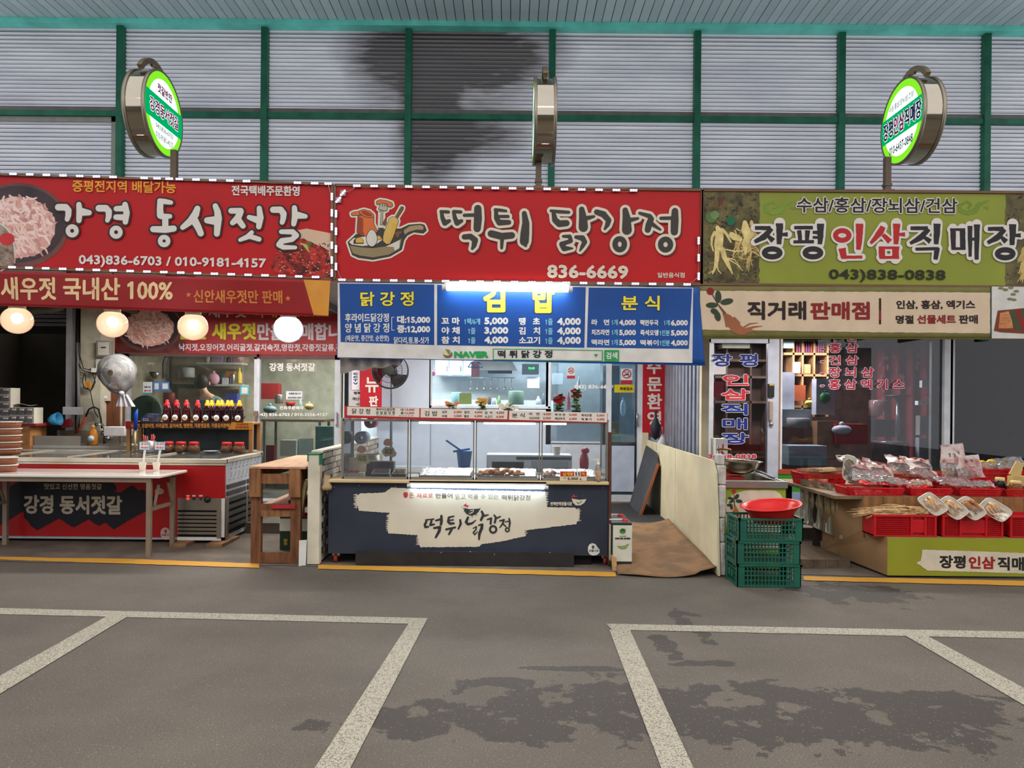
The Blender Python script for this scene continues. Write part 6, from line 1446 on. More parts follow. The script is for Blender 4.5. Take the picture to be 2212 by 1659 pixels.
# big soap bottle, sink bench, faucet on back counter left
bn = thing('steel_bench', 'steel sink bench behind the freezer at the left', 'sink', (-4.9, 9.55, .14))
bz = fzt+.05
MB().box((X_(76, 9.4), 9.3, bz-.06), (X_(272, 9.4), 9.88, bz)).build('bench_top', steel, bn); MB().box((X_(76, 9.4), 9.85, bz), (X_(272, 9.4), 9.88, bz+.17)).build('splash_back', brs, bn)
for px in (80, 262):
    for y in (9.33, 9.82): MB().box((X_(px, 9.4), y, .14), (X_(px, 9.4)+.04, y+.04, bz-.06)).build('leg', steel, bn)
MB().box((X_(72, 9.35), 9.32, bz), (X_(176, 9.35), 9.34, bz+.12)).build('front_lip', brs, bn)
q = Vector((X_(201, 9.4, 945), 9.4, bz)); t = thing('soap_bottle', 'amber pump bottle of dish soap with a pale label behind the freezer', 'bottle', q)
MB().lathe([(.001,0),(.058,0),(.06,.02),(.06,.12),(.045,.19),(.02,.22),(.02,.235)], q, 18, sq=.7).build('bottle', M('soap_amber', (176,108,34), .15), t); c = MB(); c.lathe([(.022,.23),(.022,.255),(.006,.26),(.006,.29),(.001,.29)], q, 12); c.bar(q+Vector((.01,0,.29)), q+Vector((-.05,0,.28)), .014); c.build('pump', M('pump_tan', (186,150,104)), t)
MB().lathe([(.001,.004),(.042,.004),(.042,0)], q+Vector((0, -.044, .085)), 18, 'Y', sq=1.).build('label', M('lbl_blue', (204,214,216), .5, col2=(120,160,180), vs=14), t)
fc = thing('kitchen_tap', 'chrome tap with coiled wires beside the brown board', 'tap', (X_(222, 9.8, 920), 9.85, bz)); q = Vector((X_(222, 9.8, 920), 9.85, bz))
chm = M('chrome_dull', (170,168,166), .15, 1.)
MB().tube([q, q+Vector((0, 0, .2)), q+Vector((-.02, -.05, .26)), q+Vector((-.06, -.12, .25))], .018, 8).build('spout', chm, fc); b = MB(); b.ball(q+Vector((.05, -.03, .08)), .045, 10, .7); b.ball(q+Vector((.0, -.03, .14)), .035, 10, .8); b.bar(q+Vector((.05,-.03,.1)), q+Vector((.09,-.09,.14)), .015); b.build('mixer', chm, fc)
mb = MB(); mb.tube([P(185, 900, 9.85), P(180, 912, 9.85), P(172, 925, 9.85), P(163, 936, 9.85)], .016, 8); mb.cur = 1; mb.tube([P(185, 900, 9.85), P(192, 884, 9.85), P(203, 879, 9.85), P(213, 884, 9.85), P(218, 905, 9.85), P(220, 925, 9.85)], .011, 8); one('hose', 'short orange and black hose looped at the tap', 'hose', mb, [M('hose_orange', (206,84,58), .5), black])
mb = MB(); q = P(120, 906, 9.5); mb.lathe([(.001,-.09),(.04,-.08),(.07,-.03),(.085,.05),(.08,.05),(.06,-.02),(.001,-.07)], (0,0,0), 18)
for i in range(len(mb.v)): mb.v[i] = Matrix.Rotation(radians(78), 3, 'Y') @ mb.v[i]+q
one('blue_bowl', 'sky blue plastic bowl hanging at the left bench', 'bowl', mb, M('bowl_blue', (66,158,206), .35))
mb = MB(); mb.bar(P(133, 918, 9.6), P(155, 912, 9.6), .05, .10); one('red_pack', 'dark red packet with a yellow mark beside the blue bowl', 'packet', mb, M('pack_dred', (136,24,34), .4), bevel=.006)
rc(224, 922, 268, 942, 9.2, .2, 'tissue_box', 'white tissue box at the left foot of the timber rack', 'box', M('tissue', (196,190,192), .6))
rc(135, 879, 178, 896, 9.6, .02, 'paper_notice', 'white paper notice clipped at the pillar foot', 'notice', M('paper', (206,204,206), .7))
mb = MB(); q = Vector((X_(184, 9.45, 950), 9.45, bz)); mb.lathe([(.001,0),(.08,0),(.085,.012),(.07,.02),(.001,.02)], q, 18); one('bench_disc', 'grey round lid lying on the bench beside the soap bottle', 'lid', mb, M('lid_grey', (92,90,88), .5))

# globe lamps
gl_w = None
def globe_mat(key, col, s):
    m = bpy.data.materials.new(key); m.use_nodes = True; nt = m.node_tree; nt.nodes.clear(); L = nt.links.new
    o = nt.nodes.new('ShaderNodeOutputMaterial'); a = nt.nodes.new('ShaderNodeBsdfTranslucent'); a.inputs[0].default_value = lin((250,244,236)); g = nt.nodes.new('ShaderNodeBsdfGlossy'); g.inputs[1].default_value = .08
    t = nt.nodes.new('ShaderNodeBsdfTransparent'); t.inputs[0].default_value = (.9,.9,.9,1); f = nt.nodes.new('ShaderNodeFresnel'); e = nt.nodes.new('ShaderNodeEmission'); e.inputs[0].default_value = lin(col); e.inputs[1].default_value = s
    m1 = nt.nodes.new('ShaderNodeMixShader'); m1.inputs[0].default_value = .35; L(a.outputs[0], m1.inputs[1]); L(t.outputs[0], m1.inputs[2]); ad = nt.nodes.new('ShaderNodeAddShader'); L(m1.outputs[0], ad.inputs[0]); L(e.outputs[0], ad.inputs[1])
    m2 = nt.nodes.new('ShaderNodeMixShader'); L(f.outputs[0], m2.inputs[0]); L(ad.outputs[0], m2.inputs[1]); L(g.outputs[0], m2.inputs[2]); L(m2.outputs[0], o.inputs[0]); return m
gw = globe_mat('globe_warm', (255,206,168), .16); gc_ = globe_mat('globe_cool', (210,222,255), .26)
for i, (px, py, warm, lb) in enumerate(((37,692,1,'warm lit globe lamp nearest the left edge'), (243,700,1,'second warm lit globe lamp from the left'), (417,706,1,'third warm lit globe lamp from the left'), (623,711,0,'cool white globe lamp, rightmost of the four'))):
    c = P(px, py, 7.45); R_ = .146; t = thing('globe_lamp', lb, 'lamp', (c.x, c.y, c.z+R_), 'globe lamps under the left banner')
    MB().ball(c, R_, 28, .93).build('globe', gw if warm else gc_, t)
    MB().lathe([(.03,.03),(.068,.03),(.075,.0),(.078,-.035),(.07,-.04)], c+Vector((0, 0, R_+.005)), 20).build('collar', M('collar_cream', (176,168,148), .5), t)
    ztop_ = 2.838; MB().tube([c+Vector((0, 0, R_+.03)), (c.x, c.y, ztop_)], .008, 6).build('hanger', black, t)
    b = MB(); b.ball(c+Vector((0, 0, .02)), .055, 12); b.build('bulb', emis('bulb_w' if warm else 'bulb_c', (255,214,176) if warm else (222,230,255), 9. if warm else 11.), t)
# bagged fan by the pillar
bagm = glass('bag_film', (236,236,238), .6, .2, .22, (206,206,208))
t, c = fan('wall fan wrapped in a tied translucent plastic bag beside the cream pillar', 253, 806, 9.35, .215, None, M('fan_cream', (170,160,140), .5), glass('fan_blade2', (170,176,176), .5, .2, .5, (120,130,130)), M('hub_cream', (206,192,150)), zfloor=bz)
t.name = 'bagged_fan'
bg_ = MB()
def bagp(u, v):
    a = 2*pi*u; r_ = .245*(1+.03*sin(a*7+v*9)+.02*sin(a*3)); f = sin(pi*min(1, v*1.0))
    dep = -.16+.30*v
    k = sqrt(max(.02, 1-(2*v-1)**2)); x = r_*k*cos(a); z = r_*k*sin(a)
    if z < 0: x *= max(.3, 1+z*.9); z *= 1.1; x += -z*.14
    return c+Vector((x, dep, z))
bg_.grid(bagp, 40, 12); bg_.build('plastic_bag', bagm, t)
kn = MB(); kc_ = c+Vector((.09, -.06, -.25)); kn.ball(kc_, .035, 10); 
kn.grid(lambda u, v: kc_+Vector((.02+(.05+.07*v)*(u-.5)*2+.03*v, .015*sin(u*20), -.02-.15*v)), 14, 5); kn.build('bag_knot', M('bag_white', (176,174,178), .4, bump=.5, bs=20), t)
# ================================================================== SHOP FRONTS AND INTERIORS
shell = M('shop_wall', (196,196,190), .7, var=.05, vs=2); shell_c = M('shop_wall_c', (206,214,222), .7, var=.03)
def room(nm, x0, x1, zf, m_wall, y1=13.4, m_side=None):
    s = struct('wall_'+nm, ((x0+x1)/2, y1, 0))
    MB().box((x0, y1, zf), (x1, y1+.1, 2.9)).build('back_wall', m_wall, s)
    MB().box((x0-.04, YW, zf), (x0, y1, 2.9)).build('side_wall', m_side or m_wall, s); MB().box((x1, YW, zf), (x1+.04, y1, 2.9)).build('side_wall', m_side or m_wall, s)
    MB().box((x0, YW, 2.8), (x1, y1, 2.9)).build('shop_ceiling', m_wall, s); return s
XL0, XL1, XC0, XC1, XR0, XR1 = -7.6, X_(733, YW), X_(735, YW), X_(1440, YW), X_(1530, YW), 7.6
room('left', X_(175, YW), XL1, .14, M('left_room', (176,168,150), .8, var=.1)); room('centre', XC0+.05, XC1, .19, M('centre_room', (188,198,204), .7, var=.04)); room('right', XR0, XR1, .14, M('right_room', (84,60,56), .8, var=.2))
# dark bay at far left
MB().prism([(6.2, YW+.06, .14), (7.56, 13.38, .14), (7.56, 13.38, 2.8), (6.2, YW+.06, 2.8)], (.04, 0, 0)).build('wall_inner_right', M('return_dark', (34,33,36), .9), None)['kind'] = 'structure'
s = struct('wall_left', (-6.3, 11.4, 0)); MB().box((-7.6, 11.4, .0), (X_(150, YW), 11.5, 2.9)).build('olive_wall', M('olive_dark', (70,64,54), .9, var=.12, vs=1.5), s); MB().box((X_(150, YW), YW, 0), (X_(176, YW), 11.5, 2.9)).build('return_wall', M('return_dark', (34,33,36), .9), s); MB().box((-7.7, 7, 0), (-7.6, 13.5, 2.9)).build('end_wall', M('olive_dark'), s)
o = rc(-20, 770, 20, 790, 11.2, .2, 'wall_heater', 'pale wall mounted box near the left edge of the dark bay', 'heater', M('heater', (122,116,108), .6)); rc(0, 730, 18, 762, 11.25, .15, 'wall_box', 'grey wall box above the pale heater in the dark bay', 'box', M('wallbox', (100,96,92), .6))
MB().tube([P(20, 660, 9.6), P(70, 672, 9.6), P(110, 670, 9.6), P(135, 662, 9.6)], .045, 10).build('trim_3', M('duct', (120,118,110), .6), None)['kind'] = 'structure'
def frame_bar(parent, x0, y0, x1, y1, D, th, mat=alu, name='frame'): mb = MB(); bpx(mb, x0, y0, x1, y1, D, th); return mb.build(name, mat, parent)
frame_bar(None, 142, 650, 155, 982, 10.0, .08, name='trim_4')['kind'] = 'structure'
pl1 = struct('wall_pillar', (X_(193, 9.9), 9.9, 0)); frame_bar(pl1, 173, 640, 217, 1000, 9.9, .35, M('pillar_cream', (190,184,164), .8, var=.1, bump=.3, bs=8), 'pillar'); frame_bar(pl1, 210, 800, 262, 985, 10.05, .1, M('board_brown', (110,66,44), .6, var=.15, vs=4, stretch=(8,8,1)), 'brown_board')
MB().tube([P(168, 740, 9.85), P(170, 880, 9.85), P(165, 930, 9.85)], .02, 8).build('trim_5', M('pipe_grey', (110,110,112), .6), None)['kind'] = 'structure'
# electricity meter and cables
t = thing('electric_meter', 'grey electricity meter on the cream pillar above the bagged fan', 'meter', P(222, 770, 9.85)); mb = MB(); bpx(mb, 207, 736, 238, 770, 9.82, .08); mb.build('meter_box', M('meter_box', (134,130,122), .5), t, .006); mb = MB(); bpx(mb, 211, 739, 234, 767, 9.81, .01); mb.build('meter_face', M('meter_face', (190,184,172), .4), t); mb = MB(); bpx(mb, 218, 749, 228, 752, 9.805, .005); mb.build('display', M('meter_disp', (80,64,60)), t)
t = thing('meter_base', 'lower cream meter box under the electricity meter', 'meter', P(220, 840, 9.87)); mb = MB(); bpx(mb, 207, 776, 226, 800, 9.85, .05); mb.build('box', M('meter_face'), t)
t = thing('switch_box', 'small white switch box on the brown board by the bagged fan', 'switch', P(227, 866, 10.0)); mb = MB(); bpx(mb, 220, 828, 235, 866, 10.0, .05); mb.build('box', M('switch_cream', (198,190,176), .5), t); mb = MB(); bpx(mb, 223, 855, 230, 861, 9.99, .01); mb.build('rocker', white, t)
cab = thing('cable_bundle', 'looped black cables with two orange plugs on the cream pillar', 'cables', P(190, 900, 9.8))
for pts in ([(166,665),(167,740),(166,780),(178,800),(205,808),(218,800)], [(168,665),(170,760),(180,796),(208,802)], [(182,806),(178,825),(182,838),(194,842)], [(184,806),(186,835),(195,845),(200,870),(205,890),(212,902)], [(200,808),(206,825),(200,838),(195,845)], [(208,806),(203,828),(197,840)], [(193,800),(196,796),(205,797)]):
    MB().tube([P(*p, 9.84) for p in pts], .0065, 6).build('cable', black, cab)
for px in (187, 193): mb = MB(); mb.bar(P(px, 824, 9.82), P(px+2, 838, 9.82), .03, .025); mb.build('orange_plug', M('plug_orange', (196,130,40), .5), cab)
mb = MB(); bpx(mb, 197, 795, 209, 804, 9.8, .05); mb.build('white_socket', white, cab)

# ---- left shop banner over the windows
lb_ = thing('shop_banner', 'red printed shop banner with shrimp bowl photo and yellow lettering, behind the globe lamps', 'banner', P(500, 765, 10.35)); pb = PY(10.34)
mb = MB(); mb.slab([pb.at(*p) for p in ((215,675),(745,679),(745,767),(252,762))], .02); mb.build('panel', M('banner_red2', (150,40,40), .5, var=.06), lb_)
ppoly(lb_, [(252,762),(252,672),(400,672),(400,762)], pb, M('bowl_back', (96,46,44), .5, var=.2), .5, 'photo_print'); photo_bowl(lb_, pb, 323, 706, 72, 54, 1, s=.8)
text(lb_, '새우젓', (1345,905,1590,975), pb, M('ink_lav', (196,186,194)), .8, lay=3, k=b4); text(lb_, '국내산 100%', (1630,905,2105,975), pb, M('ink_yel2', (196,190,50)), .8, lay=3, k=b4)
text(lb_, '신안 새우젓', (1150,1008,1655,1118), pb, M('ink_yel2'), 1.5, lay=3, k=b4); text(lb_, '만을 판매합니다', (1662,1010,2290,1122), pb, M('ink_lav'), 1.3, lay=3, k=b4); text(lb_, '낙지젓,오징어젓,어리굴젓,갈치속젓,명란젓,각종젓갈류,각종김치', (1157,1142,2330,1192), pb, M('ink_lav'), .5, slope=1, lay=3, k=b4)

# ---- windows and doors of the left shop
gl = glass('window_glass', (234,240,240), 1., .01, .035, (120,130,130)); gl2 = glass('window_glass_dark', (150,158,160), 1., .01, .05, (80,84,86))
def window(n, x0, y0, x1, y1, D, bars, glm=gl, fw=6, nm='window', lab=None):
    w = struct('%s_%d' % (nm, n), P((x0+x1)/2, y1, D), lab)
    for a, b, c, d in ((x0, y0, x1, y0+fw), (x0, y1-fw, x1, y1), (x0, y0, x0+fw, y1), (x1-fw, y0, x1, y1)): frame_bar(w, a, b, c, d, D, .06)
    for a, b, c, d in bars: frame_bar(w, a, b, c, d, D, .06, name='mullion')
    frame_bar(w, x0+fw, y0+fw, x1-fw, y1-fw, D+.03, .005, glm, 'pane'); return w
w1 = window(1, 258, 764, 560, 1010, YW, [(262,764,278,1010)], lab='left shop window with white aluminium frame')
d1 = window(1, 548, 764, 734, 1090, YW+.02, [], glass('door_glass_l', (214,224,226), 1., .01, .04, (70,80,84)), 12, 'door', 'sliding glass door of the left shop')
mb = MB(); bpx(mb, 722, 890, 727, 918, YW-.03, .04); mb.build('door_handle', M('handle_pale', (190,186,196), .4), d1, .004)
MB().box((X_(258, YW), YW, .14), (X_(560, YW), YW+.08, Z_(1008, YW, 400))).build('wall_under_window_left', M('under_win', (120,120,116), .7), None)['kind'] = 'structure'
pg_ = PY(YW-.004)
text(d1, '강경 동서젓갈', (582,784,681,802), pg_, M('ink_white2', (222,218,214)), .7, lay=2); text(d1, '전화주문예약', (604,877,656,885), pg_, M('ink_white2'), .3, lay=2); text(d1, '043) 836-6703 / 010-3356-4157', (557,892,708,901), pg_, M('ink_white2'), .3, lay=2)
def sticker(parent, x0, y0, x1, y1, m, inner=None, D=None, nm='sticker'):
    pl_ = PY(D or YW-.002); mb = MB(); prect(mb, R(x0, y0, x1, y1), pl_, 1); mb.build(nm, m, parent)
    if inner: mb = MB(); prect(mb, R(x0+3, y0+3, x1-3, y1-3), pl_, 2); mb.build(nm, inner, parent)
stw = M('sticker_white', (206,208,212)); 
sticker(w1, 309, 825, 329, 848, stw); text(w1, '전통시장', (312,834,326,838), pg_, navy, .1, lay=3); text(w1, '온누리', (312,842,326,846), pg_, M('print_red', (176,48,56)), .2, lay=3); sticker(w1, 309, 848, 329, 851, M('st_teal', (50,140,150)))
sticker(w1, 331, 825, 346, 844, M('st_blue', (70,120,190)), stw); sticker(w1, 348, 825, 366, 843, M('st_blue'), stw); sticker(w1, 519, 834, 538, 853, M('st_cyan', (70,170,190)), M('st_cream', (210,206,190)))
sticker(d1, 618, 845, 653, 863, stw); text(d1, '외출중 입니다', (624,848,650,852), pg_, ink_k, .1, lay=3); text(d1, '010-9181-4157', (622,857,652,861), pg_, ink_k, .1, lay=3)
mb = MB(); q = P(551, 900, YW-.1); bpx(mb, 547, 888, 556, 898, YW-.06, .03); bpx(mb, 549, 898, 554, 912, YW-.07, .03); one('door_hook', 'brown holder with grey tool on the white mullion', 'holder', mb, M('hook_brown', (120,98,84), .5))

# ---- interior of left shop
def shelf_unit(label, x0, x1, ys, D, dep=.3, m=None, name='wall_shelf'):
    t = thing(name, label, 'shelf', P((x0+x1)/2, ys[-1], D)); m = m or M('shelf_grey', (176,174,168), .5)
    for y in ys: mb = MB(); bpx(mb, x0, y, x1, y+4, D, dep); mb.build('shelf_board', m, t)
    return t
def item(kind, name, label, cat, px, py, D, w, h, m, group=None):
    q = P(px, py, D); w2 = w/F*D/2; hh = h/F*D; mb = MB()
    if kind == 'box': mb.box((q.x-w2, D, q.z), (q.x+w2, D+min(w2*1.2, .38), q.z+hh))
    elif kind == 'cyl': mb.lathe([(.001,0),(w2*.92,0),(w2,hh*.05),(w2,hh*.92),(w2*.9,hh),(.001,hh)], q+Vector((0, w2, 0)), 16)
    elif kind == 'bot': mb.lathe([(.001,0),(w2*.95,0),(w2,hh*.05),(w2,hh*.6),(w2*.4,hh*.8),(w2*.4,hh),(.001,hh)], q+Vector((0, w2, 0)), 14)
    elif kind == 'bowl': mb.lathe([(.001,0),(w2*.5,0),(w2*.85,hh*.5),(w2,hh),(w2*.93,hh),(w2*.75,hh*.5),(.001,hh*.1)], q+Vector((0, w2, 0)), 18)
    elif kind == 'bag': mb.ball(q+Vector((0, w2*.7, hh*.42)), w2, 12, hh/w2*.42, 1., .7); mb.ball(q+Vector((0, w2*.7, hh*.88)), w2*.28, 8)
    return one(name, label, cat, mb, m, group)
col = lambda k, c: M('it_'+k, c, .45, var=.06)
shelf_unit('upper shelf in the left shop behind the window', 424, 522, [783], 12.6, .3); shelf_unit('lower shelf of goods in the left shop behind the window', 452, 524, [830], 12.6, .3)
for a in (('box','carton','dark green box on the lower shelf of the left shop','box',472,830,12.65,14,25,col('dgreen',(38,56,48))), ('box','carton','white printed box on the lower shelf of the left shop','box',486,830,12.6,13,14,col('wht',(190,190,196))), ('cyl','tin','steel canister on the lower shelf of the left shop','tin',501,829,12.6,12,21,steel),
          ('bot','bottle','yellow oil bottle on the lower shelf of the left shop','bottle',515,828,12.6,11,34,col('yel',(200,170,70))), ('bag','bag','pink plastic bag hanging over the lower shelf','bag',458,832,12.5,26,32,col('pink',(210,150,170))), ('box','carton','amber box behind the steel canister','box',497,828,12.75,18,26,col('amb',(180,110,50))),
          ('cyl','tin','pale tin on the upper shelf of the left shop','tin',446,783,12.65,14,14,col('pal',(170,160,150))), ('box','carton','lilac box on the upper shelf of the left shop','box',470,783,12.65,20,13,col('lil',(150,130,160))), ('bot','bottle','dark bottle on the upper shelf of the left shop','bottle',492,783,12.65,9,16,col('dbot',(60,44,60))), ('box','carton','plum box at the end of the upper shelf','box',510,783,12.65,18,14,col('plum',(110,80,100))),
          ('bowl','colander','steel bowl hanging in the left shop window','bowl',328,818,11.4,22,15,steel), ('cyl','dish_rack','steel dish rack behind the left shop window','rack',395,815,12.2,34,22,col('rack',(150,150,150))), ('cyl','pot','large red lidded pot in the left shop','pot',360,872,11.2,24,24,col('redpot',(130,36,34))), ('box','red_board','red hanging board in the left shop door view','board',582,862,12.4,38,34,col('rbd',(140,36,36))),
          ('cyl','pot','steel pot on the table in the left shop','pot',600,872,12.1,18,20,steel), ('bowl','red_bowl','red bowl on the table in the left shop','bowl',624,880,12.1,22,12,col('rb',(170,30,34))), ('bag','bag','tied clear bag of grain on the table in the left shop','bag',666,886,12.0,20,18,col('grain',(190,160,110))), ('bag','bag','tied grey bag on the table in the left shop','bag',580,893,11.8,30,20,col('gbag',(120,136,140))), ('bot','bottle','glass bottle on the table in the left shop','bottle',648,880,12.2,8,18,col('clr',(150,160,160))),
          ('cyl','round_tray','round green tray leaning behind the window','tray',318,918,11.0,60,1,col('tray',(86,112,92)))):
    item(*a)
mb = MB(); q = P(314, 890, 11.0); mb.lathe([(.001,.0),(.235,.0),(.25,-.02),(.25,-.005),(.235,.015),(.001,.015)], q, 30, 'Y'); one('serving_tray', 'large round green tray upright inside the left window', 'tray', mb, M('it_tray', (86,112,92), .35, .3))
t = thing('work_table', 'steel table loaded with pots in the left shop', 'table', P(630, 905, 12)); a, b = P(560, 906, 12).x, P(700, 906, 12).x; z = P(630, 906, 12).z
MB().box((a, 12, z-.04), (b, 12.7, z)).build('table_top', M('tbl_brown', (120,100,90), .5), t)
for x in (a+.05, b-.1):
    for y in (12.03, 12.62): MB().box((x, y, .14), (x+.04, y+.04, z-.04)).build('leg', steel, t)
item('box', 'steel_cabinet', 'teal film covered steel cabinet at the right of the left shop', 'cabinet', 700, 985, 11.3, 38, 64, M('cab_teal', (112,150,150), .4, .3, var=.1)); item('box', 'carton', 'white printed carton under the work table', 'carton', 622, 985, 11.9, 34, 34, col('cart', (186,180,170))); item('box', 'carton', 'second white carton under the work table', 'carton', 658, 982, 12.0, 28, 34, col('cart2', (150,160,158)))
item('box', 'storage_box', 'dark red storage box under the work table', 'box', 583, 1000, 11.5, 18, 38, col('sred', (120,26,34)))
item('box', 'back_cabinet', 'beige cabinet row along the back of the left shop', 'cabinet', 450, 900, 13.0, 130, 60, M('cab_beige', (150,138,116), .6, var=.1))
mb = MB(); bpx(mb, 372, 768, 524, 830, 13.1, .05); one('tiled_board', 'pale tiled wall board behind the person in the left shop', 'board', mb, M('tiled', (156,146,128), .6, var=.15, vs=3))
for i, px in enumerate((352, 362)):
    MB().tube([P(px+40, 768, 11.8), P(px+4, 771, 11.8), P(px, 785, 11.8), P(px, 818, 11.8)], .012, 6).build('trim_%d' % (6+i), M('pipe_grey'), None)['kind'] = 'structure'
item('box', 'blue_box', 'blue crate at the right of the left shop shelf', 'crate', 500, 870, 12.3, 24, 20, col('blu', (50,60,140)))
# person working with their back turned
def person():
    D = 11.45; hx = P(432, 820, D).x; zh = P(432, 826, D).z; t = thing('person', 'person in grey green shirt and dark apron, back turned, working in the left shop', 'person', (hx+.1, D, .14))
    skin_m = M('skin', (196,150,124), .6, var=.03); shirt = M('shirt', (92,108,108), .8, var=.06); trou = M('trousers', (50,50,58), .8); hair = M('hair', (38,26,22), .6, var=.2, vs=30)
    zs = zh-.24; z0 = .14; cx = hx+.13
    V = {}; E = []; Rr = []
    def vtx(n, p, r): V[n] = len(Rr); Rr.append((Vector(p), r))
    def ed(a, b): E.append((V[a], V[b]))
    vtx('pelvis', (cx+.05, D+.0, .98), .13); vtx('waist', (cx+.05, D+.0, 1.10), .13); vtx('chest', (cx+.03, D+.03, zs-.14), .15); vtx('neckb', (cx-.02, D+.04, zs), .07); vtx('neck', (cx-.08, D+.06, zs+.07), .052); vtx('headb', (hx, D+.07, zh-.08), .07); vtx('head', (hx, D+.07, zh), .085); vtx('crown', (hx, D+.06, zh+.06), .06)
    for a, b in (('pelvis','waist'),('waist','chest'),('chest','neckb'),('neckb','neck'),('neck','headb'),('headb','head'),('head','crown')): ed(a, b)
    for s, n in ((-1, 'l'), (1, 'r')):
        vtx('sh'+n, (cx+s*.17, D+.04, zs-.06), .065); vtx('el'+n, (cx+s*.23, D+.10, zs-.30), .047); vtx('wr'+n, (cx+s*.14, D+.32, zs-.34), .03); vtx('pa'+n, (cx+s*.12, D+.39, zs-.35), .034)
        ed('neckb', 'sh'+n); ed('sh'+n, 'el'+n); ed('el'+n, 'wr'+n); ed('wr'+n, 'pa'+n)
        for i in range(4):
            o = (i-1.5)*.021; L = (.07, .08, .075, .06)[i]
            vtx('f%s%da' % (n, i), (cx+s*.12+o, D+.43, zs-.35), .0095); vtx('f%s%db' % (n, i), (cx+s*.12+o, D+.43+L*.6, zs-.36), .009); vtx('f%s%dc' % (n, i), (cx+s*.12+o, D+.43+L*.8, zs-.385), .008)
            ed('pa'+n, 'f%s%da' % (n, i)); ed('f%s%da' % (n, i), 'f%s%db' % (n, i)); ed('f%s%db' % (n, i), 'f%s%dc' % (n, i))
        vtx('t'+n, (cx+s*.12-s*.045, D+.38, zs-.355), .011); vtx('t2'+n, (cx+s*.12-s*.06, D+.42, zs-.365), .009); ed('wr'+n, 't'+n); ed('t'+n, 't2'+n)
        vtx('hip'+n, (cx+.05+s*.09, D, .92), .10); vtx('kn'+n, (cx+.05+s*.10, D-.01, .56), .065); vtx('an'+n, (cx+.05+s*.10, D, .21), .042); vtx('toe'+n, (cx+.05+s*.11, D+.13, .17), .035)
        ed('pelvis', 'hip'+n); ed('hip'+n, 'kn'+n); ed('kn'+n, 'an'+n); ed('an'+n, 'toe'+n)
    def skinobj(names, grow, mat, name, inc=None, root='pelvis'):
        keep = [i for n, i in V.items() if names is None or n in names]; mp = {o: i for i, o in enumerate(keep)}
        me = bpy.data.meshes.new(name); off = Vector(t.location)
        me.from_pydata([Rr[i][0]-off for i in keep], [(mp[a], mp[b]) for a, b in E if a in mp and b in mp], []); me.materials.append(mat)
        o = bpy.data.objects.new(name, me); COL.objects.link(o); o.parent = t; o['_o'] = list(off)
        sm = o.modifiers.new('s', 'SKIN'); sm.use_smooth_shade = True; o.modifiers.new('d', 'SUBSURF').levels = 1
        for i, sv in zip(keep, me.skin_vertices[0].data): sv.radius = (Rr[i][1]+grow,)*2; sv.use_root = (i == V[root])
        return o
    skinobj(None, 0, skin_m, 'body')
    skinobj({'waist','chest','neckb','shl','shr','ell','elr','pelvis'}, .014, shirt, 'shirt'); skinobj({'pelvis','hipl','hipr','knl','knr','anl','anr'}, .016, trou, 'trousers')
    h = MB(); h.ball((hx, D+.045, zh+.01), .108, 18, 1.1, 1., .98); h.build('hair', hair, t)
    e = MB(); [e.ball((hx+s*.112, D+.085, zh-.015), .022, 8, 1.3, .5) for s in (-1, 1)]; e.ball((hx, D+.168, zh-.02), .018, 8); e.build('ears_and_nose', skin_m, t)
    f = MB()
    for s in (-1, 1): f.ball((hx+s*.035, D+.150, zh+.005), .010, 6)
    f.box((hx-.025, D+.155, zh-.062), (hx+.025, D+.162, zh-.055)); f.build('eyes_and_mouth', M('eye_dark', (60,34,32)), t)
    ap_ = M('apron_navy', (58,64,84), .8); a = MB()
    for s in (-1, 1): a.grid(lambda u, v: Vector((cx+s*(.11-.16*v)+(u-.5)*.03, D-.125-.02*sin(pi*v)+.02*(1-v), zs-.03-.30*v)), 2, 8)
    a.grid(lambda u, v: Vector((cx+.03+.19*cos(pi*(.1+.8*u)), D+.01-.17*sin(pi*(.1+.8*u)), 1.06+.04*v)), 12, 1); a.build('apron_straps', ap_, t)
    b = MB(); b.grid(lambda u, v: Vector((cx+.04+.24*(u-.5)*(1+.4*v), D+.17+.02*sin(u*5), zs-.15-.75*v)), 8, 8); b.build('apron', ap_, t); return t
person()

# ---- centre shop front
w2 = struct('wall_centre_front', (X_(885, YW), YW, 0)); frame_bar(w2, 815, 640, 930, 1005, YW, .1, M('wall_bluewhite', (196,206,222), .6, var=.02), 'wall_panel'); frame_bar(w2, 735, 660, 754, 1000, YW+.02, .08, M('return_dark'), 'dark_gap'); frame_bar(w2, 753, 660, 778, 1000, 10.2, .1, M('post_lilac', (170,170,182), .5), 'door_post')
frame_bar(w2, 930, 878, 1190, 1010, YW+.02, .08, M('wall_bluewhite'), 'wall_panel')
window(2, 928, 640, 1190, 882, YW, [], glass('win_c', (240,245,248), 1.1, .01, .05, (150,170,180)), 5, lab='wide kitchen window of the centre shop')
window(3, 1180, 640, 1378, 960, YW+.02, [(1180,640,1191,960)], glass('win_c2', (232,240,244), 1.1, .01, .05, (110,126,136)), 6, lab='right hand window of the centre shop with phone number')
frame_bar(w2, 1190, 958, 1378, 1084, YW+.02, .06, alu, 'kick_panel')
d2 = window(2, 1310, 640, 1388, 1085, YW-.02, [], glass('door_c', (222,230,236), 1.1, .01, .05, (100,116,126)), 11, 'door', 'white framed glass door of the centre shop')
frame_bar(d2, 1318, 963, 1370, 1062, YW-.03, .02, M('kick_blue', (168,178,198), .5), 'kick_panel'); frame_bar(d2, 1315, 1070, 1392, 1087, YW-.06, .1, alu, 'sill')
mb = MB(); a, b = P(1376, 893, YW-.06), P(1376, 918, YW-.06); mb.tube([a+Vector((0,.04,0)), a, b, b+Vector((0,.04,0))], .012, 8); mb.build('door_handle', steel, d2)
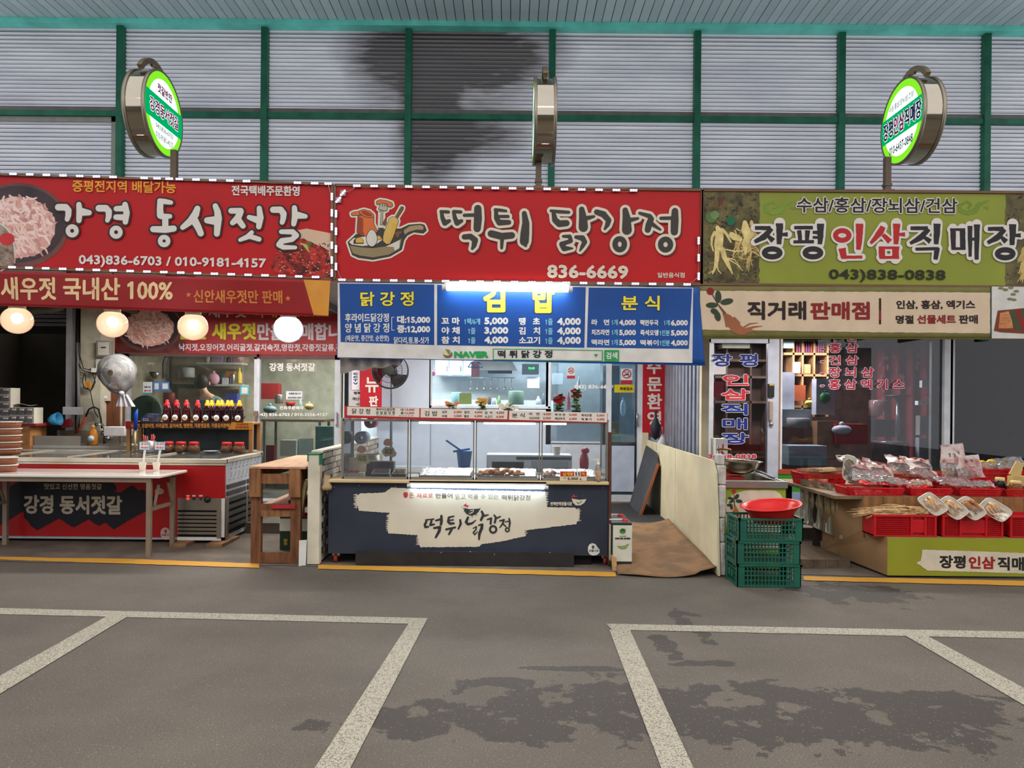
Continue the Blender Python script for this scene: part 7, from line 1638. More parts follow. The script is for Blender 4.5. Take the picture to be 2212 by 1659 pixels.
frame_bar(w2, 1388, 640, 1441, 1085, YW+.03, .06, M('wall_bluewhite'), 'wall_panel'); frame_bar(w2, 1388, 935, 1400, 1090, YW-.1, .1, M('cream_post', (200,190,160), .7), 'cream_post')
pc_ = PY(YW-.045); kk = K(1020, 760, 5.53)
nt_ = thing('window_lettering', 'white phone number lettering on the right window of the centre shop', 'lettering', P(1280, 842, YW)); text(nt_, '043) 836-6669', (1241,831,1325,842), PY(YW+.012), M('ink_white2'), .5, lay=2)
def nosmoke(x0, y0, x1, y1, D, lb):
    t = thing('no_smoking_sign', lb, 'sign', P((x0+x1)/2, y1, D)); pl_ = PY(D); w = x1-x0; h = y1-y0; cx, cy, r = (x0+x1)/2, y0+h*.34, w*.36
    mb = MB(); prect(mb, R(x0, y0, x1, y0+h*.74), pl_, 0); mb.build('plate', stw, t); mb = MB(); prect(mb, R(x0, y0+h*.74, x1, y1), pl_, 0); mb.build('plate_foot', M('ns_red', (170,40,56)), t)
    s = r/8; strokes(t, [ring(cx, cy, r, r, s*.9, 18)], lambda x, y: (x, y), pl_, M('ns_red'), lay=3, name='pictogram'); strokes(t, [[(cx-r*.7, cy-r*.7, s*.8), (cx+r*.7, cy+r*.7, s*.8)]], lambda x, y: (x, y), pl_, M('ns_red'), lay=4, name='pictogram'); strokes(t, [[(cx-r*.6, cy+r*.35, s), (cx+r*.5, cy+r*.05, s)], [(cx+r*.3, cy-r*.2, s*.6), (cx+r*.5, cy-r*.45, s*.6), (cx+r*.2, cy-r*.5, s*.6)]], lambda x, y: (x, y), pl_, ink_k, lay=2, name='pictogram')
nosmoke(1341, 796, 1366, 830, YW-.025, 'large no smoking sign on the glass door'); nosmoke(1225, 792, 1242, 818, YW+.015, 'small faded no smoking sign on the right window')
t = thing('yellow_plate', 'yellow membership plate with black lettering under the large no smoking sign', 'sign', P(1348, 848, YW-.025)); mb = MB(); prect(mb, R(1327,831,1370,848), PY(YW-.024), 0); mb.build('plate', M('plate_yellow', (196,176,34)), t); text(t, '회원업소', (1339,836,1367,843), PY(YW-.024), ink_k, .3, lay=2)
# kitchen inside
item('box', 'wall_cabinet', 'white wall cabinet block in the centre kitchen', 'cabinet', 985, 812, 12.9, 90, 60, col('wc', (190,200,206)))
q = item('box', 'steel_fridge', 'tall steel fridge in the centre kitchen', 'fridge', 1250, 960, 12.4, 90, 175, M('fridge', (150,160,164), .3, .7, var=.04)); item('box', 'steel_fridge', 'dark glass fronted cooler beside the kitchen window', 'fridge', 1320, 960, 12.6, 34, 170, M('cooler', (60,70,74), .2, var=.2))
t = thing('microwave', 'dark microwave oven with green digits in the centre kitchen', 'microwave', P(1145, 806, 12.5)); mb = MB(); bpx(mb, 1128, 786, 1164, 808, 12.5, .3); mb.build('body', M('mw_dark', (36,44,46), .3), t, .006); text(t, '12:40', (1141,793,1155,798), PY(12.495), emis('digits', (60,255,120), 2.5), .3, lay=1)
item('box', 'counter_unit', 'white kitchen counter along the back of the centre shop', 'counter', 1060, 900, 12.4, 270, 36, col('ku', (176,186,186)))
item('box', 'wall_shelf', 'long dark oven front in the centre kitchen', 'oven', 1080, 806, 12.7, 52, 22, col('ov', (54,66,72)))
for a in (('bag','bag','pink bag hung at the left of the kitchen window','bag',936,812,11.6,10,14,col('pk2',(220,130,160))), ('box','basin','olive green basin on the kitchen counter','basin',1005,873,11.9,26,24,col('olv',(140,146,60))), ('cyl','pot','sage green rice cooker on the kitchen counter','pot',1115,874,11.9,34,30,col('sage',(96,120,104))), ('cyl','pot','pale teal pot left on the kitchen counter','pot',985,873,12.1,22,26,col('teal2',(120,160,160))),
          ('box','calendar','wall calendar with small grid in the centre kitchen','calendar',1152,838,12.6,26,24,col('cal',(200,206,212))), ('bot','bottle','pink squeeze bottle near the kitchen window','bottle',1228,885,11.3,9,38,col('pinkb',(190,110,120))), ('bot','bottle','white brush bottle hanging by the fridge','bottle',1251,845,11.4,9,32,col('whb',(216,220,222))), ('box','box','pale box on the fridge side of the kitchen','box',1205,830,12.0,22,24,col('pb',(180,190,196))),
          ('box','basin','mint basin on the floor by the centre door','basin',1330,962,11.4,22,22,col('mint',(120,170,150))), ('box','carton','brown carton stacked by the centre door','carton',1326,940,11.8,22,28,col('cb3',(130,104,70))), ('bag','bag','white bags hanging in the centre door view','bag',1346,900,11.6,12,44,col('wb4',(190,200,204)))): item(*a)
kw = M('kit_white', (196,204,208), .4)
wcb = [o for o in bpy.data.objects if o.name == 'wall_cabinet'][0]
for i in range(3): mb = MB(); bpx(mb, 942+i*30, 758, 969+i*30, 810, 12.88, .015); o = mb.build('cabinet_door', kw, None); o.parent = wcb; o.location = -wcb.location; mb = MB(); bpx(mb, 964+i*30, 790, 966+i*30, 802, 12.86, .02); h = mb.build('handle', steel, None); h.parent = o
for i, (px, w, h, c, lb) in enumerate(((1046,9,17,(180,60,60),'red capped jar'),(1057,8,20,(70,70,74),'black bottle'),(1067,9,14,(206,206,200),'white canister'),(1078,8,19,(120,150,90),'green bottle'),(1163,11,18,(190,190,196),'white tub'),(1174,9,24,(90,100,110),'grey flask'))):
    item('bot' if h > 16 else 'cyl', 'kitchen_bottle', lb+' on the kitchen counter seen through the wide window', 'bottle', px, 874, 12.0, w, h, col('kb%d' % i, c))
rh = thing('range_hood', 'slanted steel hood on the back wall of the centre kitchen', 'hood', 1 and P(1060, 830, 12.9)); mb = MB(); mb.slab([P(1035, 778, 12.75), P(1105, 778, 12.75), P(1118, 800, 12.5), P(1024, 800, 12.5)], .2); mb.build('hood', steel, rh)
rl = thing('utensil_rail', 'rail of ladles on the tiled wall of the centre kitchen', 'utensils', P(1060, 826, 12.95)); a, b = P(1010, 816, 12.95), P(1112, 816, 12.95); MB().tube([a, b], .008, 6).build('rail', steel, rl)
for i in range(7):
    q = a.lerp(b, (i+.5)/7); mb = MB(); mb.tube([q, q+Vector((0, -.02, -.16))], .006, 5); mb.ball(q+Vector((0, -.03, -.19)), .03, 8, .6+.2*(i % 3)); mb.build('ladle', steel, rl)
hg = thing('clothes_hanger', 'blue plastic hanger in the kitchen window', 'hanger', P(1027, 800, 11)); a = P(1027, 780, 11.0); MB().tube([a+Vector((-.11,0,-.09)), a+Vector((-.06,0,-.02)), a, a+Vector((.06,0,-.02)), a+Vector((.11,0,-.09)), a+Vector((-.11,0,-.09))], .008, 6).build('hanger', M('hg_blue', (50,110,170), .4), hg)
mb = MB(); mb.grid(lambda u, v: P(1018+18*u, 782+32*v, 11.02+.01*sin(u*9)), 6, 4); one('red_cloth', 'faded red cloth hanging under the blue hanger', 'cloth', mb, col('fr', (176,110,120)))
# ribbed grey panel and cream post between centre and right shop
rp = struct('wall_ribbed', (X_(1480, 9.2), 9.2, 0)); x0, x1 = X_(1437, YW), X_(1516, 8.2)
mb = MB(); n = 44
for i in range(n):
    a = i/n; pA = Vector((x0+(x1-x0)*a, YW-(YW-8.2)*a, 0)); 
    mb.cur = 0; off = .02 if i % 4 < 2 else -.01; pB = Vector((x0+(x1-x0)*(i+1)/n, YW-(YW-8.2)*(i+1)/n, 0)); nrm = Vector((-(YW-8.2), -(x1-x0), 0)).normalized()*off
    mb.add([pA+nrm+Vector((0,0,.9)), pB+nrm+Vector((0,0,.9)), pB+nrm+Vector((0,0,2.75)), pA+nrm+Vector((0,0,2.75))], [(0,1,2,3)])
    if i % 4 in (1, 3): off2 = -.01 if i % 4 == 1 else .02; n2 = Vector((-(YW-8.2), -(x1-x0), 0)).normalized()*off2; mb.add([pB+nrm+Vector((0,0,.9)), pB+n2+Vector((0,0,.9)), pB+n2+Vector((0,0,2.75)), pB+nrm+Vector((0,0,2.75))], [(0,1,2,3)])
mb.build('ribbed_sheet', M('ribbed', (160,164,178), .4, .5, var=.08), rp, fixn=False)
frame_bar(rp, 1516, 640, 1532, 990, 8.15, .1, M('cream_post2', (206,196,166), .7), 'cream_post')
mb = MB(); mb.lathe([(.015,-.32),(.05,-.28),(.085,-.05),(.05,.05),(.012,.12),(.012,.2)], P(1430, 955, 9.6), 7); mb.cur = 1; mb.lathe([(.012,-.12),(.05,-.08),(.07,.06),(.02,.16),(.012,.26)], P(1416, 930, 9.6), 7); one('umbrella_bag', 'black and pale folded umbrellas hung at the red strip foot', 'umbrella', mb, [M('umb_pale', (170,166,170), .6, bump=.5, bs=10), M('umb_black', (30,32,44), .6)])
mb = MB(); mb.grid(lambda u, v: P(735+130*u, 766+(40-18*u)*v+2*sin(u*20)*v, 7.03+.02*sin(u*30)), 26, 4); o = one('canvas_roll', 'gathered grey canvas hanging beneath the blue menu banner', 'canvas', mb, M('canvas', (150,142,136), .8, bump=.5, bs=10))

# ---- right shop front
D3 = YW; w4 = struct('wall_right_front', (X_(1700, D3), D3, 0))
kr = K(1480, 720, 5.821)
d3 = window(3, 1531, 730, 1680, 1085, D3-.05, [], glass('door_r', (228,230,234), 1., .01, .04, (70,74,80)), 10, 'door', 'glass door of the right shop with vertical blue and red lettering')
frame_bar(d3, 1658, 730, 1682, 1100, D3-.07, .08, M('door_grey', (176,180,194), .4, .2), 'door_stile'); frame_bar(d3, 1536, 730, 1662, 741, D3-.07, .08, M('door_grey'), 'door_head')
lk = MB(); bpx(lk, 1660, 829, 1673, 858, D3-.11, .05); lk.build('door_lock', black, d3, .006); mb = MB(); bpx(mb, 1662, 829, 1672, 833, D3-.115, .01); mb.build('lock_strip', M('gold', (180,160,80), .4, .5), d3); mb = MB(); bpx(mb, 1662, 866, 1670, 908, D3-.12, .04); mb.build('door_handle', M('handle_brass', (170,150,140), .4, .5), d3, .006); mb = MB(); mb.lathe([(.001,.02),(.026,.02),(.03,0)], P(1666, 916, D3-.09), 14, 'Y'); mb.build('key_lock', steel, d3)
pd = PY(D3-.06); bl2 = M('let_blue', (24,40,120)); rd2 = M('let_red', (190,34,40)); lw = M('let_white', (204,206,216))
for s, b, m in (('장 평', (338,256,910,418), bl2), ('인', (470,516,798,656), rd2), ('삼', (455,696,808,838), rd2), ('직', (455,884,788,1026), bl2), ('매', (468,1066,782,1210), bl2), ('장', (455,1250,798,1392), bl2), ('043)838-0838', (150,1520,895,1590), rd2)): text(d3, s, b, pd, m, 1.1 if len(s) < 9 else .6, 1.1, lw, lay=3, k=kr)
w5 = window(4, 1682, 700, 2062, 1040, D3-.02, [], glass('win_r', (222,224,230), 1., .01, .05, (60,62,70)), 8, 'window', 'wide right shop window with red product list lettering')
pw_ = PY(D3-.03); red3 = M('let_crimson', (166,28,50))
for s, b in (('- 수 삼', (1772,716,1853,737)), ('- 홍 삼', (1772,741,1854,762)), ('- 건 삼', (1772,768,1854,788)), ('- 장 뇌 삼', (1772,793,1887,815)), ('- 홍 삼 엑 기 스', (1772,819,1954,841))): text(w5, s, b, pw_, red3, .7, 1.0, lw, lay=3)
frame_bar(w4, 2040, 720, 2053, 1010, D3-.05, .06, alu, 'mullion'); frame_bar(w4, 2012, 720, 2040, 1010, D3+.05, .06, M('pillar_grey', (110,114,112), .6, var=.1), 'pillar')
window(5, 2054, 700, 2500, 1040, D3-.02, [], glass('win_r2', (170,170,176), 1., .01, .02, (34,34,36)), 4, lab='dark right hand window at the photo edge')
frame_bar(w4, 1682, 1018, 2500, 1028, D3-.08, .08, M('sill_brick', (150,62,34), .6), 'sill_band'); frame_bar(w4, 1682, 1028, 2500, 1066, D3-.07, .06, M('base_green', (44,124,32), .5), 'base_panel'); frame_bar(w4, 1682, 1066, 2500, 1086, D3-.07, .07, M('base_blue', (126,140,168), .5), 'base_rail')
frame_bar(w4, 1676, 730, 1686, 1020, D3-.04, .05, M('trim_wood', (140,104,72), .6), 'wood_trim')
# interior of the right shop
hold = M('shelf_oak', (164,124,82), .6, var=.1); dkw = M('dark_wood', (66,44,38), .6, var=.15)
def bookcase(label, x0, y0, x1, y1, D, cols, ys, m): 
    t = thing('display_shelf', label, 'shelf', P((x0+x1)/2, y1, D))
    for x in cols: mb = MB(); bpx(mb, x, y0, x+4, y1, D, .3); mb.build('upright', m, t)
    for y in ys: mb = MB(); bpx(mb, x0, y, x1, y+5, D, .3); mb.build('shelf_board', m, t)
    mb = MB(); bpx(mb, x0, y0, x1, y1, D+.3, .02); mb.build('back', dkw, t); return t
bookcase('oak display shelf full of red ginseng bottles in the right shop', 1694, 700, 1790, 900, 12.4, (1712, 1732, 1757, 1786), (762, 808, 876), hold); bookcase('dark wood glass cabinet seen through the shop door', 1540, 690, 1662, 960, 12.8, (1540, 1568, 1620, 1656), (738, 776, 812, 866), dkw)
ORD = 'first second third fourth fifth sixth seventh eighth ninth tenth eleventh last'.split()
for r_ in range(2):
    for i in range(12): item('bot', 'ginseng_bottle', '%s ginseng drink bottle from the left, %s row of the top oak shelf' % (ORD[i], ('front', 'back')[r_]), 'bottle', 1722+i*5.2, 762-r_*26+1, 12.42, 4.6, 22, col('gb', (110,60,90)) if i % 3 else col('gb2', (150,60,60)), 'ginseng bottles on the top oak shelf')
for i in range(4): item('cyl', 'gold_tube', ORD[i]+' glowing gold tube from the left on the middle oak shelf', 'tube', 1739+i*3.6, 807, 12.42, 3.2, 20, col('gold', (230,180,110)), 'gold tubes on the middle oak shelf')
for a in (('box','card','pale leaflet leaning on the middle oak shelf','leaflet',1722,806,12.3,14,24,col('lf',(186,194,196))), ('box','picture','ginseng picture card at the top of the oak shelf','picture',1704,752,12.3,22,24,col('pic',(176,206,196))), ('box','calendar','large grey wall calendar left in the right shop','calendar',1702,884,12.0,28,80,col('cal2',(150,152,162))), ('box','calendar','wall calendar with a green bag hung over it','calendar',1783,896,11.6,40,78,col('cal3',(150,152,164))),
          ('box','basket','orange woven basket on the lower oak shelf','basket',1728,866,12.2,24,34,col('bsk',(150,72,40))), ('bag','bag','green cloth bag hanging over the calendar','bag',1786,870,11.5,24,28,col('grb',(34,100,60))), ('bag','bag','gold wrapped bundle on the counter','bundle',1752,882,11.8,26,22,M('gold_foil', (150,120,50), .3, .8, bump=1, bs=40)),
          ('box','white_freezer','white chest under the calendar in the right shop','freezer',1720,922,11.8,70,38,col('wf',(150,160,164))), ('cyl','pot','glass lidded stock pot on the white chest','pot',1733,925,11.6,50,22,col('gp',(110,110,112))), ('box','heater','blue and white steel heater with louvres in the right shop window','heater',1745,1005,10.95,82,42,M('heat_blue', (136,164,176), .4, .3)),
          ('box','carton','open brown carton behind the shop door','carton',1536,945,10.9,16,44,col('bc',(168,110,50))), ('box','red_box','glossy red gift boxes behind the shop door','gift box',1548,858,11.8,30,34,col('gift',(176,30,50))), ('box','lantern','lit white lantern display behind the shop door','lantern',1550,808,12.2,36,34,emis('lant', (255,236,224), 1.1)), ('box','carton','row of pale boxes atop the dark cabinet','box',1590,752,12.7,60,12,col('pbx',(176,180,160))),
          ('box','red_cloth_pile','heap of red cloth on the right shop floor','cloth',1840,960,11.3,70,44,col('rcl',(150,26,30))), ('bag','bag','tied white plastic bag on the red heap','bag',1825,940,11.2,44,26,col('wbg',(160,160,172))), ('cyl','jar','large clear jar near the red curtain','jar',1908,900,11.8,40,36,glass('jar_g', (190,170,170), 1, .1, .3, (140,110,110))), ('box','coffee_machine','black machine beside the stove pipe','machine',1912,944,11.5,42,38,col('bm',(22,22,26))),
          ('cyl','clear_bin','large clear plastic bin with a band of print','bin',1938,1000,11.1,70,46,glass('bin_g', (170,166,170), 1, .1, .35, (100,96,104))), ('box','control_box','grey control box with orange labels on the pillar','control box',2001,940,11.0,28,42,col('ctb',(140,142,136))), ('box','socket','white double socket on the red curtain','socket',1993,875,11.9,20,9,col('sk',(200,204,210))), ('box','paper','folded paper taped beside the pillar','paper',2001,837,11.2,18,15,col('pp',(160,166,176))),
          ('box','carton','brown cartons stacked behind the display','carton',1790,990,11.4,50,80,col('bc2',(120,90,66)))): item(*a)
mb = MB(); mb.grid(lambda u, v: P(1888+126*u, 690+330*v, 12.9+.05*sin(u*26)), 60, 6); one('red_curtain', 'dark red curtain with pale printed leaves at the back of the right shop', 'curtain', mb, M('curtain', (112,26,36), .8, col2=(128,44,54), vs=4))
cu = [o for o in bpy.data.objects if o.name == 'red_curtain'][0]; r = random.Random(11); mb = MB()
for i in range(26):
    x, y = r.uniform(1894, 2006), r.uniform(740, 860); L = r.uniform(8, 14); th = r.uniform(1.0, 2.1); V_, F_ = chain([(x, y, 1.2), (x+L*.5*cos(th), y+L*.5*sin(th), 3.2), (x+L*cos(th), y+L*sin(th), .8)], 4); put(mb, V_, F_, PY(12.80), 1+i*.01)
mb.build('leaf_print', M('leaf_pink', (146,84,92)), cu, fixn=False)
t = thing('patio_stove', 'steel stove pipe with black disc cap on a drum in the right shop', 'stove', P(1942, 1000, 11.3)); a = P(1941, 860, 11.3); MB().tube([a, P(1939, 952, 11.3)], .035, 12).build('pipe', M('pipe_steel', (150,150,156), .25, .9), t); MB().lathe([(.04,-.03),(.06,0),(.19,.03),(.19,.04),(.001,.05)], a, 20).build('disc_cap', black, t); MB().lathe([(.05,0),(.15,-.03),(.16,-.06),(.16,-.5)], P(1939, 952, 11.3), 20).build('drum', M('drum_grey', (90,90,94), .4, .6), t)
item('box', 'ribbed_cabinet', 'white ribbed panel under the control box', 'panel', 1998, 1012, 11.05, 26, 66, col('wp', (150,154,160)))
# dark window at the far right: blue cloth and mirrored street reflections come from the glass
mb = MB(); mb.grid(lambda u, v: P(2080+110*u, 952+70*v-18*sin(u*2.6+.3), 11.2-.3*v), 20, 6); one('blue_cloth', 'dark blue cloth heap inside the dark right window', 'cloth', mb, M('cloth_navy', (28,42,84), .9))
t = thing('wall_boxes', 'column of cream breaker boxes inside the dark window', 'breaker box', P(2060, 950, 10.9))
for y in (765, 805, 865): mb = MB(); bpx(mb, 2055, y, 2066, y+30, 10.8, .08); mb.build('breaker', M('brk', (150,140,126), .5), t, .005)
MB().box((X_(1682, YW), YW+.2, .14), (X_(1690, YW), YW+.24, 2.8)).build('trim_8', dkw, None)['kind'] = 'structure'
# things hung on the right stall side: tap hose etc. are with the sink
# ================================================================== RIGHT STALL
DS = 6.75
gx0 = X_(1917, DS, 1200); gz1 = Z_(1163, DS, 2060); ks4 = K(1820, 940, 5.028)
st = thing('market_stand', 'wooden market stand with lime green front board and brushstroke lettering', 'stand', (3.9, 7.2, 0))
MB().box((gx0, DS, .02), (5.4, DS+.02, gz1)).build('front_board', M('lime_board', (142,146,40), .55, var=.05, vs=2), st)
cardb = M('stand_card', (150,118,84), .8, var=.08, vs=3); plk = M('plank_brown', (136,96,58), .65, var=.2, vs=3, stretch=(5,5,1))
lz = gz1+.005
MB().box((gx0, DS+.02, lz-.02), (5.4, 7.05, lz)).build('low_shelf', cardb, st)
uz = Z_(1074, 7.05, 2050); ux0 = X_(1866, 7.05, 1100)
for i in range(12):
    a = ux0+i*.19; MB().box((a, 7.05, lz-.05), (min(a+.187, 5.4), 7.07, uz)).build('board', plk, st)
# left side board, in perspective towards the shop
sx = X_(1818, 7.3, 1100)
mb = MB(); mb.prism([(gx0, DS, .02), (gx0, DS, gz1), (ux0, 7.05, gz1+.03), (ux0, 7.05, uz), (sx, 7.75, uz-.0), (sx, 7.75, .06)], (.012, .012, 0)); mb.build('side_board', cardb, st)
MB().box((X_(1730, 7.9, 1060), 7.07, uz-.03), (5.4, 8.7, uz)).build('table_top', M('top_plank', (116,94,72), .7, var=.15), st)
for x in (3.2, 5.2):
    for y in (7.8, 8.6): MB().box((x, y, .0), (x+.06, y+.06, uz-.03)).build('leg', M('leg_dark', (50,40,34), .8), st)
MB().box((gx0+.0, 6.9, 0), (gx0+.06, 6.96, gz1)).build('leg', M('leg_dark'), st); MB().box((5.2, 6.9, 0), (5.26, 6.96, gz1)).build('leg', M('leg_dark'), st)
pg4 = PY(DS-.001)
ppoly(st, rough_poly([ks4(*p) for p in ((860,1243),(1500,1262),(1971,1280),(2600,1300),(2600,1520),(1971,1503),(1400,1484),(920,1470),(850,1420),(800,1388),(850,1360),(862,1290))], .8, 3.5, 9), pg4, M('brush_cream2', (206,198,178)), 1, 'brush_print')
text(st, '장평', (1050,1302,1335,1445), pg4, ink_k, 1.2, slope=1, lay=2, k=ks4); text(st, '인삼', (1367,1312,1655,1450), pg4, M('ink_red4', (150,34,34)), 1.2, slope=1, lay=2, k=ks4); text(st, '직매장', (1683,1320,2130,1470), pg4, ink_k, 1.2, slope=1, lay=2, k=ks4)
# red crates on the low shelf
cred = M('crate_red', (190,26,32), .35, var=.05)
def solid_crate(label, x0, x1, y0, z0, h, dep, grp, panel=(.28,.62)):
    t = thing('red_crate', label, 'crate', ((x0+x1)/2, y0+dep/2, z0), grp)
    b = MB(); b.box((x0+.012, y0+.012, z0), (x1-.012, y0+dep-.012, z0+.01)); b.box((x0+.012, y0+.012, z0), (x0+.02, y0+dep-.012, z0+h)); b.box((x1-.02, y0+.012, z0), (x1-.012, y0+dep-.012, z0+h)); b.box((x0+.012, y0+dep-.02, z0), (x1-.012, y0+dep-.012, z0+h)); b.box((x0+.012, y0+.02, z0), (x1-.012, y0+.026, z0+h)); b.build('crate_shell', cred, t)
    r_ = MB(); r_.box((x0-.006, y0-.006, z0+h-.02), (x1+.006, y0+.014, z0+h)); r_.box((x0-.006, y0+dep-.014, z0+h-.02), (x1+.006, y0+dep+.006, z0+h)); r_.box((x0-.006, y0, z0+h-.02), (x0+.014, y0+dep, z0+h)); r_.box((x1-.014, y0, z0+h-.02), (x1+.006, y0+dep, z0+h)); r_.box((x0, y0, z0), (x1, y0+.014, z0+.014)); r_.build('crate_rim', cred, t, .003)
    w = x1-x0; p = MB(); p.box((x0+w*panel[0], y0+.002, z0+.035), (x0+w*panel[1], y0+.016, z0+h-.045)); p.build('front_plate', cred, t, .004)
    g = MB()
    for a, c in ((.04, panel[0]-.04), (panel[1]+.04, .96)):
        n = max(3, int(w*(c-a)/.012))
        for i in range(n+1): u = x0+w*(a+(c-a)*i/n); g.box((u-.0022, y0+.004, z0+.02), (u+.0022, y0+.014, z0+h-.02))
        for j in range(9): z = z0+.025+(h-.05)*j/8; g.box((x0+w*a, y0+.006, z-.0022), (x0+w*c, y0+.013, z+.0022))
    g.build('front_lattice', cred, t)
    for u in (.0, panel[0]-.02, panel[1], .96): MB().box((x0+w*u, y0-.002, z0), (x0+w*u+w*.035, y0+.016, z0+h)).build('corner_rib', cred, t)
    return t
zb_c = lz+.001; yc = 6.62
h_ = Z_(1115, 6.7, 1960)-zb_c
crs = []
for x0, x1, pn, lb in ((1888,2024,(.60,.80),'left red crate holding a heap of slim ginseng roots'), (2036,2168,(.30,.70),'middle red crate under the white trays'), (2182,2320,(.3,.7),'right red crate cut by the photo edge')):
    crs.append(solid_crate(lb, X_(x0, 6.78, 1140), X_(x1, 6.78, 1140), 6.78, zb_c, h_, .26, 'red crates on the low shelf', pn))
rootm = M('root_tan', (190,156,110), .6, var=.18, vs=30); rootd = M('root_dry', (146,116,78), .7, var=.2, vs=30)
def root_heap(label, x0, x1, D, z, n, th, m, name='ginseng_roots', sp=.1):
    r = random.Random(n+int(x0)); mb = MB(); a, b = X_(x0, D, 1100), X_(x1, D, 1100)
    for i in range(n):
        x = r.uniform(a, b); y = D+r.uniform(.02, .2); L = r.uniform(.12, .26); t_ = r.uniform(2.7, 3.6) if r.random() < .7 else r.uniform(-.5, .5); zz = z+r.uniform(0, sp)*(1-abs((x-a)/(b-a)-.6)); w = r.uniform(.7, 1.2)*th
        pts = [Vector((x, y, zz))]; 
        for j in range(3): t_ += r.uniform(-.25, .25); pts.append(pts[-1]+Vector((cos(t_)*L/3, r.uniform(-.02, .02), sin(t_)*L/9-.004*j)))
        mb.tube(pts, [w, w*.9, w*.55, w*.2], 5)
    o = one(name, label, 'ginseng', mb, m); o['kind'] = 'stuff'; return o
root_heap('loose heap of slim pale ginseng roots on the left red crate', 1900, 2015, 6.8, zb_c+h_-.01, 230, .008, rootm, sp=.075)
# polystyrene trays of ginseng
def foam_tray(label, px, py, D, rz, tilt, m, seed, w=.155, l=.25):
    c = P(px, py, D); t = thing('ginseng_tray', label, 'tray', c, 'white trays of ginseng on the red crates'); Mx = Matrix.Translation(c) @ Matrix.Rotation(rz, 4, 'Y') @ Matrix.Rotation(tilt, 4, 'X')
    def tr(mb):
        for i in range(len(mb.v)): mb.v[i] = Mx @ mb.v[i]
        return mb
    mb = MB(); n = 28; prs = []
    for s, z in ((.90, -.012), (1., .008), (1.03, .012), (.98, .010), (.88, -.006)):
        prs.append([(s*w/2*math.copysign(abs(cos(a))**.45, cos(a)), s*l/2*math.copysign(abs(sin(a))**.45, sin(a)), z) for a in [2*pi*i/n for i in range(n)]])
    V_ = sum(prs, []); F_ = [(j*n+i, j*n+(i+1) % n, (j+1)*n+(i+1) % n, (j+1)*n+i) for j in range(4) for i in range(n)]+[tuple(range(n))[::-1], tuple(range(4*n, 5*n))]
    mb.add(V_, F_, True); tr(mb).build('foam_tray', M('foam_white', (228,220,200), .5), t)
    r = random.Random(seed); g = MB()
    for k in range(7):
        x = r.uniform(-.03, .03); y = l*.32; pts = [Vector((x, y, .012))]
        for j in range(5): x += r.uniform(-.02, .02)+(.012 if j > 2 else 0)*(k % 3-1); y -= l*.13; pts.append(Vector((max(-w*.38, min(w*.38, x)), y, .012+r.uniform(0, .012))))
        b_ = r.uniform(.010, .017); g.tube(pts, [b_*.6, b_*1.2, b_*1.1, b_*.8, b_*.5, b_*.2], 6)
    tr(g).build('ginseng', m, t)
    f = MB(); f.grid(lambda u, v: Vector(((u-.5)*w*.95, (v-.5)*l*.95, .014+.018*sin(pi*u)*sin(pi*v)+.003*sin(u*30+v*17))), 10, 14); tr(f).build('cling_film', glass('cling', (250,250,250), 1.2, .08), t, fixn=False); return t
gm1 = M('gin_peach', (206,160,116), .45, var=.15, vs=30); gm2 = M('gin_brown', (170,108,58), .4, var=.25, vs=25)
for px, py, D, rz, m, lb in ((2015,1090,6.86,-.42,gm1,'leftmost white tray of ginseng, half hidden behind the next'), (2058,1098,6.80,-.5,gm1,'second white tray from the left with pale ginseng'), (2096,1099,6.78,-.46,gm2,'third white tray with one thick brown root bundle'), (2150,1102,6.79,-.62,gm1,'rightmost white tray with pale branching ginseng')):
    foam_tray(lb, px, py, D, rz*1.25, radians(40), m, px)
# upper red baskets
bz_ = uz+.002
def basket(label, x0, x1, D, z0, h, dep, cat_grp, m=cred, open_=True):
    a, b = X_(x0, D, 1050), X_(x1, D, 1050); t = thing('red_basket', label, 'basket', ((a+b)/2, D+dep/2, z0), cat_grp); i_ = .02
    f = MB(); f.box((a+i_, D+i_, z0), (b-i_, D+dep-i_, z0+.006)); f.build('basket_floor', m, t)
    r_ = MB(); r_.box((a, D, z0+h-.012), (b, D+.016, z0+h)); r_.box((a, D+dep-.016, z0+h-.012), (b, D+dep, z0+h)); r_.box((a, D, z0+h-.012), (a+.016, D+dep, z0+h)); r_.box((b-.016, D, z0+h-.012), (b, D+dep, z0+h)); r_.build('rim', m, t)
    for k, (p, q) in enumerate((((a, D), (b, D)), ((a, D+dep), (b, D+dep)), ((a, D), (a, D+dep)), ((b, D), (b, D+dep)))):
        w = MB(); p = Vector((*p, z0+h-.008)); q = Vector((*q, z0+h-.008)); cen = Vector(((a+b)/2, D+dep/2, 0)); n = int((q-p).length/.013)
        dn = lambda v: Vector((v.x+(cen.x-v.x)*.10, v.y+(cen.y-v.y)*.10, z0))
        for i in range(n+1): u = p.lerp(q, i/n); w.bar(u, dn(u), .004, .004)
        for s in (0, .3, .6, .97): w.bar(p.lerp(dn(p), s), q.lerp(dn(q), s), .005, .006)
        for s in (0., .88): u, v = p.lerp(q, s), p.lerp(q, s+.12); w.add([u, v, dn(v), dn(u)], [(0,1,2,3)])
        w.build('lattice_wall', m, t, fixn=False)
    return t
G1 = 'red baskets along the front of the upper stand'
basket('front red basket at the left corner of the stand', 1830, 1956, 7.1, bz_, .075, .30, G1); basket('second front red basket from the left corner', 1966, 2060, 7.1, bz_, .075, .30, G1); basket('third front red basket, below the printed bags', 2072, 2166, 7.1, bz_, .075, .30, G1); basket('front red basket at the right photo edge', 2172, 2290, 7.1, bz_, .075, .30, G1)
G2 = 'red baskets in the back row of the stand'
